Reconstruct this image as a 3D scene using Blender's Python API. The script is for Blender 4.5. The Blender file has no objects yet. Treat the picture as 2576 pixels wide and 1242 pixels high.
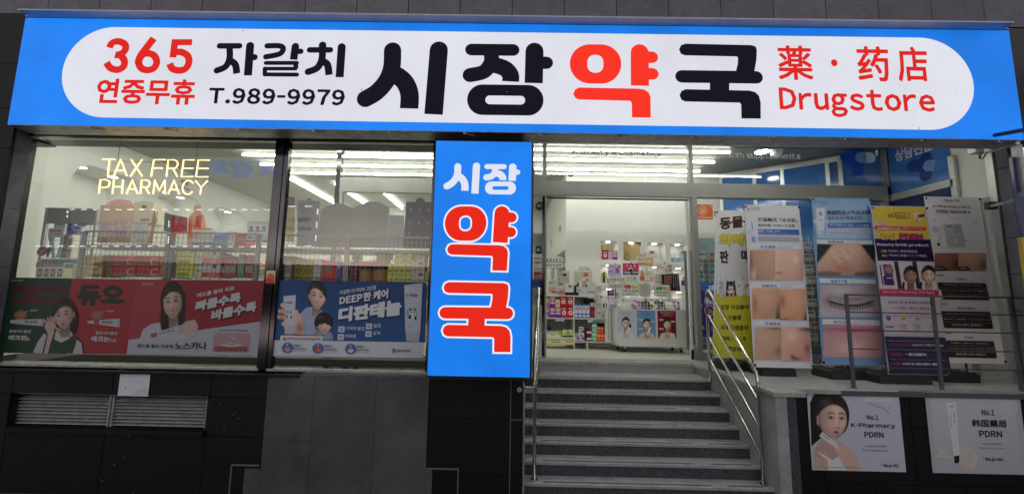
import bpy, math, random
from mathutils import Vector, Matrix
random.seed(11)
S = bpy.context.scene
COL = S.collection
# ---------------------------------------------------------------- camera
F, TH, RO, YA, PX = 1020.7, .119721, .0185066, .0084138, 1254.86
EYE = Vector((0, 0, 1.0))
def _rot():
    cy, sy, ct, st, cr, sr = math.cos(YA), math.sin(YA), math.cos(TH), math.sin(TH), math.cos(RO), math.sin(RO)
    Rz = Matrix(((cy, sy, 0), (-sy, cy, 0), (0, 0, 1)))
    M = Matrix(((1, 0, 0), (0, st, -ct), (0, ct, st)))
    Ro = Matrix(((cr, -sr, 0), (sr, cr, 0), (0, 0, 1)))
    return Ro @ M @ Rz
RM = _rot()
cam = bpy.data.cameras.new('camera'); co = bpy.data.objects.new('camera', cam); COL.objects.link(co)
cam.sensor_width = 36; cam.lens = F / 2575 * 36; cam.shift_x = (1287.5 - PX) / 2575
cam.clip_start = .05; cam.clip_end = 500
r, d_, f_ = RM[0], RM[1], RM[2]
co.matrix_world = Matrix(((r[0], -d_[0], -f_[0], EYE[0]), (r[1], -d_[1], -f_[1], EYE[1]), (r[2], -d_[2], -f_[2], EYE[2]), (0, 0, 0, 1)))
S.camera = co
# ---------------------------------------------------------------- night sky, weak street light, exposure
w = bpy.data.worlds.new('World'); S.world = w; w.use_nodes = True
nt = w.node_tree; bg = nt.nodes['Background']
sky = nt.nodes.new('ShaderNodeTexSky'); sky.sky_type = 'NISHITA'; sky.sun_disc = False
sky.sun_elevation = math.radians(3); sky.sun_rotation = math.radians(200)
hs = nt.nodes.new('ShaderNodeHueSaturation'); hs.inputs['Saturation'].default_value = .35
nt.links.new(sky.outputs[0], hs.inputs['Color']); nt.links.new(hs.outputs[0], bg.inputs[0])
bg.inputs[1].default_value = .08
sl = bpy.data.lights.new('street_glow', 'SUN'); sl.energy = 1.25; sl.angle = math.radians(150); sl.color = (.95, .93, 1)
so = bpy.data.objects.new('street_glow', sl); COL.objects.link(so)
so.rotation_euler = (math.radians(65), 0, math.radians(-6))
S.view_settings.view_transform = 'Standard'; S.view_settings.look = 'None'
S.view_settings.gamma = 1; S.view_settings.exposure = 0
try: S.view_settings.use_curve_mapping = False
except Exception: pass
S.cycles.max_bounces = 8; S.cycles.transparent_max_bounces = 16; S.cycles.caustics_reflective = False
S.cycles.caustics_refractive = False; S.cycles.sample_clamp_indirect = 6; S.cycles.use_denoising = True

# ---------------------------------------------------------------- measuring helpers: photo reading -> place in the world
CR = dict(A=(0, 0, .32704), B=(777.35, 0, .32704), C=(1554.7, 0, .39638), D=(0, 323.9, .31294), E=(647.8, 323.9, .31294),
          F=(1295.6, 323.9, .26081), G=(1684.3, 323.9, .36505), H=(0, 647.8, .27662), I=(647.8, 647.8, .27662),
          J=(0, 906.9, .32691), K=(842.1, 842.1, .32691), L=(1295.6, 583., .28679), M=(1716.7, 647.8, .26084),
          N=(2072.9, 647.8, .2608), O=(1684.3, 906.9, .34577), P=(0, 479.4, .18257), Q=(323.9, 479.4, .18777),
          R=(673.7, 479.4, .19302), S=(1347.4, 583., .26065), T=(1489.9, 583., .26086), U=(2202.5, 291.5, .28697), Z=(0, 0, 1))
def px(c, u, v):
    a = CR[c]; return a[0] + u * a[2], a[1] + v * a[2]
def ray(x, y):
    return RM.transposed() @ Vector(((x - PX) / F, (y - 621) / F, 1))
def at(c, u, v, Y=None, Z=None, X=None):
    d = ray(*px(c, u, v))
    t = Y / d.y if Y is not None else ((Z - 1) / d.z if Z is not None else X / d.x)
    return EYE + d * t
def onplane(c, u, v, O, n):
    d = ray(*px(c, u, v)); return EYE + d * ((O - EYE).dot(n) / d.dot(n))

# ---------------------------------------------------------------- materials
def lin(c):
    def g(x):
        x /= 255; return x / 12.92 if x <= .04045 else ((x + .055) / 1.055) ** 2.4
    return tuple(g(x) for x in c[:3]) + (c[3] if len(c) > 3 else 1,)
MATS = {}
def mat(name, col=(.5, .5, .5), rough=.5, metal=0, emis=0, spec=.5, noise=0, nscale=8, bump=0, bscale=60, rand=0, ecol=None, speck=None, coat=0):
    if name in MATS: return MATS[name]
    m = bpy.data.materials.new(name); m.use_nodes = True; MATS[name] = m
    nt = m.node_tree; b = nt.nodes['Principled BSDF']; N = nt.nodes.new; L = nt.links.new
    col = tuple(col[:3]) + (1,)
    b.inputs['Base Color'].default_value = col; b.inputs['Roughness'].default_value = rough; b.inputs['Metallic'].default_value = metal
    b.inputs['Specular IOR Level'].default_value = spec
    if coat: b.inputs['Coat Weight'].default_value = coat
    geo = N('ShaderNodeNewGeometry'); src = None
    if noise or speck or rand:
        rgb = N('ShaderNodeRGB'); rgb.outputs[0].default_value = col; src = rgb.outputs[0]
    if speck:      # grains of a second and a third colour: speck=(scale, light, dark)
        for k, (sc, c2, lo, hi) in enumerate(((speck[0], speck[1], .56, .66), (speck[0] * 1.7, speck[2], .58, .68))):
            n = N('ShaderNodeTexNoise'); n.inputs['Scale'].default_value = sc; n.inputs['Detail'].default_value = 1; L(geo.outputs['Position'], n.inputs['Vector'])
            mr = N('ShaderNodeMapRange'); mr.inputs[1].default_value = lo; mr.inputs[2].default_value = hi; L(n.outputs[0], mr.inputs[0])
            mx = N('ShaderNodeMix'); mx.data_type = 'RGBA'; L(mr.outputs[0], mx.inputs[0]); L(src, mx.inputs[6]); mx.inputs[7].default_value = tuple(c2) + (1,); src = mx.outputs[2]
    if noise:
        n = N('ShaderNodeTexNoise'); n.inputs['Scale'].default_value = nscale; n.inputs['Detail'].default_value = 6; n.inputs['Roughness'].default_value = .65
        L(geo.outputs['Position'], n.inputs['Vector'])
        mr = N('ShaderNodeMapRange'); mr.inputs[1].default_value = .3; mr.inputs[2].default_value = .7; mr.inputs[3].default_value = 1 - noise; mr.inputs[4].default_value = 1 + noise
        L(n.outputs[0], mr.inputs[0]); v = N('ShaderNodeVectorMath'); v.operation = 'SCALE'; L(src, v.inputs[0]); L(mr.outputs[0], v.inputs['Scale']); src = v.outputs[0]
    if rand:
        oi = N('ShaderNodeObjectInfo'); mr = N('ShaderNodeMapRange'); mr.inputs[3].default_value = 1 - rand; mr.inputs[4].default_value = 1 + rand
        L(oi.outputs['Random'], mr.inputs[0]); v = N('ShaderNodeVectorMath'); v.operation = 'SCALE'; L(src, v.inputs[0]); L(mr.outputs[0], v.inputs['Scale']); src = v.outputs[0]
    if src is not None: L(src, b.inputs['Base Color'])
    if bump:
        n = N('ShaderNodeTexNoise'); n.inputs['Scale'].default_value = bscale; n.inputs['Detail'].default_value = 4; L(geo.outputs['Position'], n.inputs['Vector'])
        bp = N('ShaderNodeBump'); bp.inputs['Strength'].default_value = bump; bp.inputs['Distance'].default_value = .01; L(n.outputs[0], bp.inputs['Height']); L(bp.outputs[0], b.inputs['Normal'])
    if emis:
        b.inputs['Emission Color'].default_value = tuple((ecol or col)[:3]) + (1,); b.inputs['Emission Strength'].default_value = emis
        if noise:   # uneven tubes behind the face
            b.inputs['Emission Strength'].default_value = emis
            L(src, b.inputs['Emission Color']); 
    return m
def colmat(name, rough, spec=.4, emis=0, transl=0):
    m = bpy.data.materials.new(name); m.use_nodes = True; MATS[name] = m
    nt = m.node_tree; b = nt.nodes['Principled BSDF']; a = nt.nodes.new('ShaderNodeVertexColor'); a.layer_name = 'Col'
    nt.links.new(a.outputs[0], b.inputs['Base Color']); b.inputs['Roughness'].default_value = rough; b.inputs['Specular IOR Level'].default_value = spec
    if transl: nt.links.new(a.outputs['Alpha'], b.inputs['Alpha'])
    if emis: nt.links.new(a.outputs[0], b.inputs['Emission Color']); b.inputs['Emission Strength'].default_value = emis
    return m
def glass(name, tint, f0, rough=0.0):
    m = bpy.data.materials.new(name); m.use_nodes = True; MATS[name] = m; nt = m.node_tree; nt.nodes.clear(); N = nt.nodes.new; L = nt.links.new
    t = N('ShaderNodeBsdfTransparent'); t.inputs[0].default_value = tint; g = N('ShaderNodeBsdfGlossy'); g.inputs['Roughness'].default_value = rough
    geo = N('ShaderNodeNewGeometry'); dt = N('ShaderNodeVectorMath'); dt.operation = 'DOT_PRODUCT'; L(geo.outputs['Incoming'], dt.inputs[0]); L(geo.outputs['Normal'], dt.inputs[1])
    def mth(op, a, b=None):
        n = N('ShaderNodeMath'); n.operation = op
        for i, q in enumerate((a, b)):
            if q is None: continue
            if isinstance(q, (int, float)): n.inputs[i].default_value = q
            else: L(q, n.inputs[i])
        return n.outputs[0]
    f = mth('ADD', mth('MULTIPLY', mth('POWER', mth('SUBTRACT', 1.0, mth('ABSOLUTE', dt.outputs['Value'])), 5.0), 1 - f0), f0)
    mx = N('ShaderNodeMixShader'); o = N('ShaderNodeOutputMaterial')
    L(f, mx.inputs[0]); L(t.outputs[0], mx.inputs[1]); L(g.outputs[0], mx.inputs[2]); L(mx.outputs[0], o.inputs[0]); return m

M_print = colmat('printed_paper', .5, transl=1); M_card = colmat('printed_card', .45); M_plastic = colmat('coloured_plastic', .3)
M_vinyl = colmat('printed_vinyl', .38, .4, transl=1)
M_signprint = colmat('backlit_vinyl', .35, .3, emis=1.0)
M_tile = mat('black_granite', (.005, .005, .0055), .62, noise=.25, nscale=3, speck=(170, (.013, .013, .0145), (.003, .003, .0035)), bump=.15, bscale=120, rand=.16, spec=.3)
M_clad = mat('grey_cladding', (.12, .12, .14), .75, noise=.18, nscale=5, speck=(150, (.2, .2, .23), (.06, .06, .075)), bump=.3, bscale=90, rand=.1)
M_slate = mat('slate', (.095, .095, .1), .6, noise=.35, nscale=1.6, bump=.6, bscale=14, rand=.05, spec=.3)
M_caulk = mat('caulk', (.16, .16, .17), .8)
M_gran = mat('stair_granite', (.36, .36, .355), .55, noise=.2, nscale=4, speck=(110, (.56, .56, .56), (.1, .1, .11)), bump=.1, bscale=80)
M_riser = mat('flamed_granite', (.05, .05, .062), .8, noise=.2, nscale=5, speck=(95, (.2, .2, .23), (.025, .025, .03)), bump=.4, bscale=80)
M_trim = mat('pale_granite', (.4, .4, .38), .6, noise=.15, nscale=5, speck=(70, (.55, .55, .53), (.1, .1, .1)))
M_strip = mat('antislip_strip', (.1, .1, .105), .8)
M_steel = mat('stainless', (.62, .61, .58), .16, 1, noise=.1, nscale=10)
M_dsteel = mat('dark_mirror_steel', (.08, .08, .085), .12, 1)
M_alu = mat('aluminium', (.5, .5, .48), .38, .85, noise=.08, nscale=8)
M_galv = mat('galvanised', (.42, .42, .43), .45, .7, noise=.3, nscale=9)
M_frame = mat('grey_frame', (.3, .3, .28), .45, .3, noise=.08, nscale=3)
M_black = mat('black_metal', (.012, .012, .013), .4)
M_rail = mat('grey_painted_steel', (.11, .11, .12), .5, .3)
M_rubber = mat('black_plastic', (.018, .018, .019), .5, noise=.3, nscale=6, bump=.1)
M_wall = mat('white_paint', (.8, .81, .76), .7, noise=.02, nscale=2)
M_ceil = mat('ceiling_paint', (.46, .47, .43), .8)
M_floor = mat('floor_tile', (.62, .62, .55), .35, noise=.05, nscale=2, rand=.04)
M_white = mat('white_laminate', (.75, .76, .73), .4)
M_shelf = mat('shelf_metal', (.42, .43, .43), .45, .1)
M_wire = mat('wire', (.3, .3, .29), .4, .3)
M_tube = mat('lit_tube', (1, 1, 1), .5, emis=13, ecol=(1, 1, .92)); M_fill_tube = mat('added_fill_tube', (1, 1, 1), .5, emis=40, ecol=(1, 1, .92))  # the stronger tube serves only the added, unseen window-side rows
M_spot = mat('lit_downlight', (1, 1, 1), .5, emis=22, ecol=(1, .98, .9))
M_asph = mat('asphalt', (.05, .05, .052), .85, noise=.3, nscale=12, bump=.4)
M_blue = mat('blue_film', lin((60, 112, 180)), .1, spec=.6)
M_navy = mat('navy_film', lin((22, 40, 88)), .15, spec=.6)
M_sblue = mat('lightbox_blue', lin((20, 124, 234)), .4, emis=1.0, noise=.2, nscale=.8, spec=.3)
M_swhite = mat('lightbox_white', lin((221, 222, 232)), .4, emis=1.0, noise=.06, nscale=1.0, spec=.2)
for m in (M_sblue, M_swhite): m.node_tree.nodes['Principled BSDF'].inputs['Base Color'].default_value = (.1, .1, .1, 1)
for m in (M_sblue, M_swhite):
    nt_ = m.node_tree; b_ = nt_.nodes['Principled BSDF']
    for l in list(nt_.links):
        if l.to_socket == b_.inputs['Base Color']: nt_.links.remove(l)
    b_.inputs['Base Color'].default_value = (.01, .012, .02, 1); b_.inputs['Specular IOR Level'].default_value = .15
nt_ = M_signprint.node_tree; b_ = nt_.nodes['Principled BSDF']
for l in list(nt_.links):
    if l.to_socket == b_.inputs['Base Color']: nt_.links.remove(l)
b_.inputs['Base Color'].default_value = (.008, .008, .008, 1); b_.inputs['Specular IOR Level'].default_value = .03; b_.inputs['Roughness'].default_value = .7
M_neon = mat('neon_tube', (1, .8, .45), .4, emis=1.6, ecol=(1, .55, .16))
M_neonc = mat('neon_core', (1, .9, .6), .4, emis=2.2, ecol=(1, .8, .42))
M_spot2 = mat('lit_porch_light', (1, 1, 1), .5, emis=75, ecol=(1, .98, .9))
M_tube3 = mat('porch_tube', (1, 1, 1), .5, emis=30, ecol=(1, 1, .93))
M_exit = mat('exit_green', (.1, .7, .4), .4, emis=.5, ecol=(.1, .75, .4))
M_glass = glass('window_glass', (.97, .985, .96, 1), .045)
M_dglass = glass('door_glass', (.96, .975, .965, 1), .03)

# ---------------------------------------------------------------- mesh builder
class MB:
    def __init__(s): s.v = []; s.f = []; s.c = []
    def poly(s, pts, col=None):
        i = len(s.v); s.v += [tuple(p) for p in pts]; s.f.append(tuple(range(i, i + len(pts)))); s.c.append(col); return s
    def box(s, x0, x1, y0, y1, z0, z1, col=None):
        if x0 > x1: x0, x1 = x1, x0
        if y0 > y1: y0, y1 = y1, y0
        if z0 > z1: z0, z1 = z1, z0
        i = len(s.v); s.v += [(x, y, z) for z in (z0, z1) for y in (y0, y1) for x in (x0, x1)]
        for q in ((0, 2, 3, 1), (4, 5, 7, 6), (0, 1, 5, 4), (2, 6, 7, 3), (0, 4, 6, 2), (1, 3, 7, 5)):
            s.f.append(tuple(i + k for k in q)); s.c.append(col)
        return s
    def tube(s, a, b, r, n=8, col=None, r2=None):
        a, b = Vector(a), Vector(b); d = (b - a).normalized(); u = d.orthogonal().normalized(); w_ = d.cross(u); i = len(s.v); r2 = r if r2 is None else r2
        for p, rr in ((a, r), (b, r2)):
            for k in range(n):
                t = 2 * math.pi * k / n; s.v.append(tuple(p + u * math.cos(t) * rr + w_ * math.sin(t) * rr))
        for k in range(n): s.f.append((i + k, i + (k + 1) % n, i + n + (k + 1) % n, i + n + k)); s.c.append(col)
        s.f.append(tuple(i + k for k in reversed(range(n)))); s.c.append(col); s.f.append(tuple(i + n + k for k in range(n))); s.c.append(col)
        return s
    def path(s, pts, r, n=8, col=None):
        pts = [Vector(p) for p in pts]; i = len(s.v); up = None
        for j, p in enumerate(pts):
            d = (pts[min(j + 1, len(pts) - 1)] - pts[max(j - 1, 0)]).normalized()
            if up is None: up = d.orthogonal().normalized()
            u = (up - d * up.dot(d)).normalized(); up = u; w_ = d.cross(u)
            for k in range(n):
                t = 2 * math.pi * k / n; s.v.append(tuple(p + u * math.cos(t) * r + w_ * math.sin(t) * r))
        for j in range(len(pts) - 1):
            for k in range(n):
                a = i + j * n; s.f.append((a + k, a + (k + 1) % n, a + n + (k + 1) % n, a + n + k)); s.c.append(col)
        s.f.append(tuple(i + k for k in reversed(range(n)))); s.c.append(col); e = i + (len(pts) - 1) * n
        s.f.append(tuple(e + k for k in range(n))); s.c.append(col); return s
    def prism(s, pts, dv, col=None, colside=None):   # polygon pts (3D, facing -dv) pushed along dv
        dv = Vector(dv); n = len(pts); s.poly(pts, col); s.poly([Vector(p) + dv for p in reversed(pts)], colside or col)
        for k in range(n): a, b = Vector(pts[k]), Vector(pts[(k + 1) % n]); s.poly([b, a, a + dv, b + dv], colside or col)
        return s
    def build(s, name, m, parent=None, bevel=0, smooth=False, loc=None):
        me = bpy.data.meshes.new(name); me.from_pydata(s.v, [], s.f); me.materials.append(m)
        if any(c is not None for c in s.c):
            ca = me.color_attributes.new('Col', 'FLOAT_COLOR', 'CORNER'); flat = []
            for f, c in zip(s.f, s.c):
                if c is None: c = (128, 128, 128)
                if isinstance(c[0], (tuple, list)):
                    for q in c: flat += lin(q)
                else: flat += list(lin(c)) * len(f)
            ca.data.foreach_set('color', flat)
        if smooth: me.polygons.foreach_set('use_smooth', [True] * len(me.polygons))
        o = bpy.data.objects.new(name, me); COL.objects.link(o)
        if parent is not None: o.parent = parent; o.matrix_parent_inverse = Matrix.Translation(-parent.location)
        if bevel:
            md = o.modifiers.new('bevel', 'BEVEL'); md.width = bevel; md.segments = 2; md.limit_method = 'ANGLE'
        return o
def tag(o, label=None, cat=None, group=None, kind=None):
    if label: o['label'] = label
    if cat: o['category'] = cat
    if group: o['group'] = group
    if kind: o['kind'] = kind
    return o
def thing(name, label, cat, loc=(0, 0, 0), group=None, kind=None):
    o = bpy.data.objects.new(name, None); COL.objects.link(o); o.location = loc; o.empty_display_size = .1
    return tag(o, label, cat, group, kind)
def struct(o): o['kind'] = 'structure'; return o
def B(name, m, parent, *a, bevel=0, col=None): return MB().box(*a, col=col).build(name, m, parent, bevel)

# ---------------------------------------------------------------- lettering: glyph outlines taken from the default font
_T = {}
_tc = bpy.data.curves.new('t', 'FONT'); _tc.resolution_u = 2; _to = bpy.data.objects.new('t', _tc)
def _one(ch, off):
    k = (ch, off)
    if k not in _T:
        _tc.body = ch; _tc.offset = off; me = bpy.data.meshes.new_from_object(_to)
        _T[k] = ([tuple(v.co[:2]) for v in me.vertices], [tuple(p.vertices) for p in me.polygons if len(p.vertices) > 2]); bpy.data.meshes.remove(me)
    return _T[k]
def glyphs(s, off=0.0, tr=0.0):
    k = ('*' + s, tr)
    if k not in _T:
        V, Fc, x = [], [], 0.0
        for ch in s:
            if ch == ' ': x += .26; continue
            asc = 33 <= ord(ch) <= 126
            v, f = _one(chr(ord(ch) + 0xFEE0) if asc else ch, off)
            if not v: x += .5; continue
            sx_ = .42 if ch in '-+' else 1.0; lo, hi = min(p[0] for p in v) * sx_, max(p[0] for p in v) * sx_
            dx = x - lo + .045 - (off if asc else 0) if asc else x
            i0 = len(V); V += [(p[0] * sx_ + dx, p[1]) for p in v]; Fc += [tuple(i0 + i for i in q) for q in f]
            x = x + (hi - lo) - 2 * off + .09 + tr * 1.5 if asc else x + (.92 if 0xAC00 <= ord(ch) <= 0xD7A3 else (.5 if ch in '·・' else 1.0))
        _T[k] = (V, Fc)
    return _T[k]

class Sheet:
    """A flat printed face: points are read off the photo, laid on the face's own plane and kept in its own metres."""
    STEP = .00012
    def __init__(s, O, ex, n, crop):
        s.O = Vector(O); s.ex = Vector(ex).normalized(); s.n = Vector(n).normalized(); s.ey = s.n.cross(s.ex).normalized()
        if s.ey.z > 0: s.ey = -s.ey
        s.c = crop; s.k = 1; s.mb = MB()
    @classmethod
    def flat(cls, Y, crop): return cls((0, Y, 0), (1, 0, 0), (0, -1, 0), crop)
    def loc(s, u, v, c=None):
        p = onplane(c or s.c, u, v, s.O, s.n) - s.O; return p.dot(s.ex), p.dot(s.ey)
    def w(s, a, b): return s.O + s.ex * a + s.ey * b + s.n * (s.k * s.STEP)
    def unit(s, u, v): a = s.loc(u, v); b = s.loc(u + 10, v); return math.hypot(b[0] - a[0], b[1] - a[1]) / 10
    def raw(s, pts, col):   # local metres, wound to face the viewer
        a = sum(pts[i][0] * pts[(i + 1) % len(pts)][1] - pts[(i + 1) % len(pts)][0] * pts[i][1] for i in range(len(pts)))
        multi = isinstance(col[0], (tuple, list))
        flip = (s.ex.cross(s.ey).dot(s.n) > 0) != (a > 0)
        if flip: pts = pts[::-1]; col = col[::-1] if multi else col
        s.mb.poly([s.w(*p) for p in pts], col)
    def poly(s, pts, col): s.raw([s.loc(*p) for p in pts], col); s.k += 1; return s
    def rect(s, u0, v0, u1, v1, col, r=0):
        a, b = s.loc(u0, v0), s.loc(u1, v1); R = r * s.unit(u0, v0)
        if r: s.raw(rrect(a[0], a[1], b[0], b[1], R), col)
        else: s.raw([(a[0], a[1]), (b[0], a[1]), (b[0], b[1]), (a[0], b[1])], col)
        s.k += 1; return s
    def grad(s, u0, v0, u1, v1, top, bot):
        a, b = s.loc(u0, v0), s.loc(u1, v1); s.raw([(a[0], a[1]), (b[0], a[1]), (b[0], b[1]), (a[0], b[1])], [top, top, bot, bot]); s.k += 1; return s
    def hgrad(s, u0, v0, u1, v1, l, r_):
        a, b = s.loc(u0, v0), s.loc(u1, v1); s.raw([(a[0], a[1]), (b[0], a[1]), (b[0], b[1]), (a[0], b[1])], [l, r_, r_, l]); s.k += 1; return s
    def ell(s, u0, v0, u1, v1, col, edge=None, n=22, a0=0, a1=360, rot=0):
        a, b = s.loc(u0, v0), s.loc(u1, v1); cx, cy, rx, ry = (a[0] + b[0]) / 2, (a[1] + b[1]) / 2, abs(b[0] - a[0]) / 2, abs(b[1] - a[1]) / 2
        cr, sr = math.cos(math.radians(rot)), math.sin(math.radians(rot)); pts = []
        for i in range(n):
            t = math.radians(a0 + (a1 - a0) * i / (n if a1 - a0 >= 360 else n - 1)); x, y = rx * math.cos(t), ry * math.sin(t); pts.append((cx + x * cr - y * sr, cy + x * sr + y * cr))
        if edge is None: s.raw(pts, col)
        else:
            for i in range(n): s.raw([(cx, cy), pts[i], pts[(i + 1) % n]], [col, edge, edge])
        s.k += 1; return s
    def soft(s, u0, v0, u1, v1, col, a, rot=0): return s.ell(u0, v0, u1, v1, col + (a,), col + (0.0,), n=16, rot=rot)
    def quadmap(s, q):
        P4 = [s.loc(*p) for p in q]
        def m(a, b):
            t = [P4[0][i] * (1 - a) + P4[1][i] * a for i in (0, 1)]; bt = [P4[3][i] * (1 - a) + P4[2][i] * a for i in (0, 1)]
            return (t[0] * (1 - b) + bt[0] * b, t[1] * (1 - b) + bt[1] * b)
        return m
    def text(s, st, u0, v0, u1, v1, col, bold=0, out=None, quad=None, mirror=False, shadow=None):
        if quad is None:
            a, b = s.loc(u0, v0), s.loc(u1, v1); m = lambda x, y: (a[0] + (b[0] - a[0]) * x, a[1] + (b[1] - a[1]) * y)
        else: m = s.quadmap(quad)
        bold = min(bold, .036) if all(ord(q) < 127 for q in st) else bold; V, Fc = glyphs(st, 0, bold); xs = [p[0] for p in V]; ys = [p[1] for p in V]
        if not V: return s
        gr = min(bold, .12); X_ = (min(xs) - gr, max(xs) + gr); Y_ = (min(ys) - gr, max(ys) + gr)
        X0, X1, Y0, Y1 = X_ + Y_
        def put(b, col):   # weight by overprinting shifted copies, so counters stay clean
            base = 0; r_ = b; V, Fc = glyphs(st, 0, bold); n = 0 if r_ < .004 else 8
            Fc = [f for f in Fc if len(f) > 2]
            for sx_, sy_ in [(0, 0)] + [(r_ * math.cos(2 * math.pi * (k + .5) / n), r_ * math.sin(2 * math.pi * (k + .5) / n)) for k in range(n)]:
                W_ = [m((x + sx_ - X0) / (X1 - X0), (Y1 - y - sy_) / (Y1 - Y0)) for x, y in V]
                if mirror: W_ = [m(1 - (x + sx_ - X0) / (X1 - X0), (Y1 - y - sy_) / (Y1 - Y0)) for x, y in V]
                a0 = sum(sum(W_[f[i]][0] * W_[f[(i + 1) % len(f)]][1] - W_[f[(i + 1) % len(f)]][0] * W_[f[i]][1] for i in range(len(f))) for f in Fc); flip = (s.ex.cross(s.ey).dot(s.n) > 0) != (a0 > 0)
                i0 = len(s.mb.v); s.mb.v += [tuple(s.w(*p)) for p in W_]
                for f in Fc: s.mb.f.append(tuple(i0 + i for i in (reversed(f) if flip else f))); s.mb.c.append(col)
                s.k += .2
            s.k += 1
        if out: put(out[1], out[0])
        put(bold, col); return s
    def stroke(s, pts, wd, col, c0='r', c1='r', grow=0):
        P2 = [s.loc(*p) for p in pts]; h = wd * s.unit(*pts[0]) / 2 + grow; s.raw(stroke2(P2, h, c0, c1, grow), col); s.k += .3; return s
    def facegrid(s, cx, cy, w_, h_, skin=(236, 206, 190), hair=(26, 22, 23), lip=(188, 74, 80), turn=0.0, long=0, smile=0, n=34, glasses=0, hairline=-.74, part=0, neck=1, tilt=0, fringe=0, red=1):
        """a printed portrait photograph, sampled point by point as ink on the sheet"""
        G = lambda x, y, a, b, rx, ry: math.exp(-((x - a) / rx) ** 2 - ((y - b) / ry) ** 2)
        sm = lambda e0, e1, v: (lambda t: t * t * (3 - 2 * t))(max(0, min(1, (v - e0) / (e1 - e0))))
        ct, st_ = math.cos(tilt), math.sin(tilt)
        def col(x, y):
            x, y = x * ct + y * st_ * .8, -x * st_ * 1.2 + y * ct
            t = turn; wf = 1 - (.36 * max(y, 0) ** 2.1 if y > 0 else .05 * y * y); fx_ = x - t * .15
            d = math.sqrt((fx_ / max(wf, .2)) ** 2 * .96 + (y / 1.03) ** 2 * (1 if y > 0 else .9))
            nz = math.sqrt(max(0, 1 - min(d, 1) ** 2)); sh = .76 + .34 * (-.38 * fx_ * (1 if t <= 0 else -1) - .28 * y * .5 + .86 * nz)
            sh -= .1 * (G(x, y, .4 + t, -.12, .3, .17) + G(x, y, -.4 + t, -.12, .3, .17)) + .16 * G(x, y, t * 1.35, .4, .2, .06) + .09 * G(x, y, t * 1.2 + .17, .15, .09, .28) + .08 * G(x, y, t, .8, .3, .05)
            sh += .08 * G(x, y, t * 1.2, .08, .07, .32) + .06 * G(x, y, t, -.6, .45, .2) + .05 * G(x, y, .5 + t, .18, .25, .2) + .05 * G(x, y, -.5 + t, .18, .25, .2) + .05 * G(x, y, t, .93, .2, .1)
            if smile: sh -= .07 * (G(x, y, .42 + t, .45, .07, .16) + G(x, y, -.42 + t, .45, .07, .16))
            c = [skin[0] * sh, skin[1] * (sh - .02), skin[2] * (sh - .03)]; bl = .10 * red * (G(x, y, .55 + t, .25, .28, .2) + G(x, y, -.55 + t, .25, .28, .2)); c[1] *= 1 - bl; c[2] *= 1 - bl
            def mixc(c, q, a): return [c[i] * (1 - a) + q[i] * a for i in (0, 1, 2)]
            for sg in (-1, 1):
                ex = sg * .4 + t; k = x - ex
                c = mixc(c, (74, 56, 50), .72 * sm(.055, .02, abs(y + .37 - .5 * k * k - sg * .06 * k)) * sm(.3, .2, abs(k)))
                op = .085 * max(0, 1 - (k / .22) ** 2) * (.7 if smile else 1)
                if op > 0: c = mixc(c, (222, 214, 210), sm(op + .012, op - .012, abs(y + .1)) * .9)
                c = mixc(c, (30, 20, 20), sm(.095, .06, math.hypot(k, (y + .1) * 1.15)) * sm(op + .02, op - .01, abs(y + .1))); c = mixc(c, (34, 24, 24), .9 * sm(.035, .012, abs(y + .1 + op)) * sm(.26, .2, abs(k)))
                if glasses: c = mixc(c, (110, 84, 70), .8 * sm(.04, .015, abs(math.hypot(k / .36, (y + .08) / .27) - 1) * .3))
                c = mixc(c, (90, 50, 44), .7 * G(x, y, t * 1.35 + sg * .085, .36, .045, .025))
            lw = .3 if smile else .24; lx = (x - t) / lw; cv = (.07 * lx * lx if smile else -.01 * lx * lx); yy = y - .6 + cv; th_ = (.1 if smile else .075) * max(0, 1 - lx * lx)
            if abs(lx) < 1: c = mixc(c, lip, sm(th_ + .02, th_ - .02, abs(yy))); c = mixc(c, (232, 224, 218) if smile else [q * .45 for q in lip], sm(th_ * (.5 if smile else .16) + .012, th_ * (.5 if smile else .1) - .005, abs(yy)) * .9)
            fa = sm(1.03, .97, d)
            ear = max(sm(1.1, .95, math.hypot((x + 1.0) / .13, (y - .05) / .26)), sm(1.1, .95, math.hypot((x - 1.0 + t * .3) / .13, (y - .05) / .26))) if not long else 0
            nk = sm(.56, .48, abs(x * 1.0 - t * .1)) * sm(.3, .5, y) if neck and y < 1.75 else 0
            base = [q * (.62 + .16 * sm(.9, 1.7, y) + .06 * x) for q in skin]; out, A = base, nk
            hd = math.hypot(x / 1.26, (y + .22) / 1.2); hm = sm(1.02, .95, hd)
            if long: hm = max(hm, sm(1.3 + .1 * math.sin(y * 2.4 + x), 1.18 + .1 * math.sin(y * 2.4 + x), abs(x)) * sm(-.4, -.1, y) * sm(long + .1, long - .15, y))
            elif y > .55: hm *= sm(.75, .5, y)
            ang = math.atan2(x - part, -(y + .9)); stk = math.sin(ang * 37 + math.sin(ang * 11) * 2) * .5 + math.sin(x * 61 + y * 3) * .3 + math.sin(ang * 90) * .2
            hl = .5 + .22 * stk + 1.3 * G(x, y, -.45, -.85, .4, .2) + .6 * G(x, y, .7, -.5, .25, .4); hc = [min(160, q * (.7 + hl * .9) + 8 * hl) for q in hair]
            back = [q * .6 for q in hair]
            if hm > 0:
                out = mixc(out, back if long else hc, hm) if not (nk and not long) else mixc(out, hc, hm * (0 if y > .7 else 1)); A = max(A, hm)
                if nk and long: out = mixc(out, base, nk * sm(.62, .45, abs(x)))
            if ear: out = mixc(out, [q * .84 for q in skin], ear); A = max(A, ear)
            out = mixc(out, c, fa); A = max(A, fa)
            hlne = hairline + .42 * (x - part) ** 2 + fringe + .03 * stk; front = sm(.05, -.04, y - hlne) * sm(1.02, .96, hd)
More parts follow.
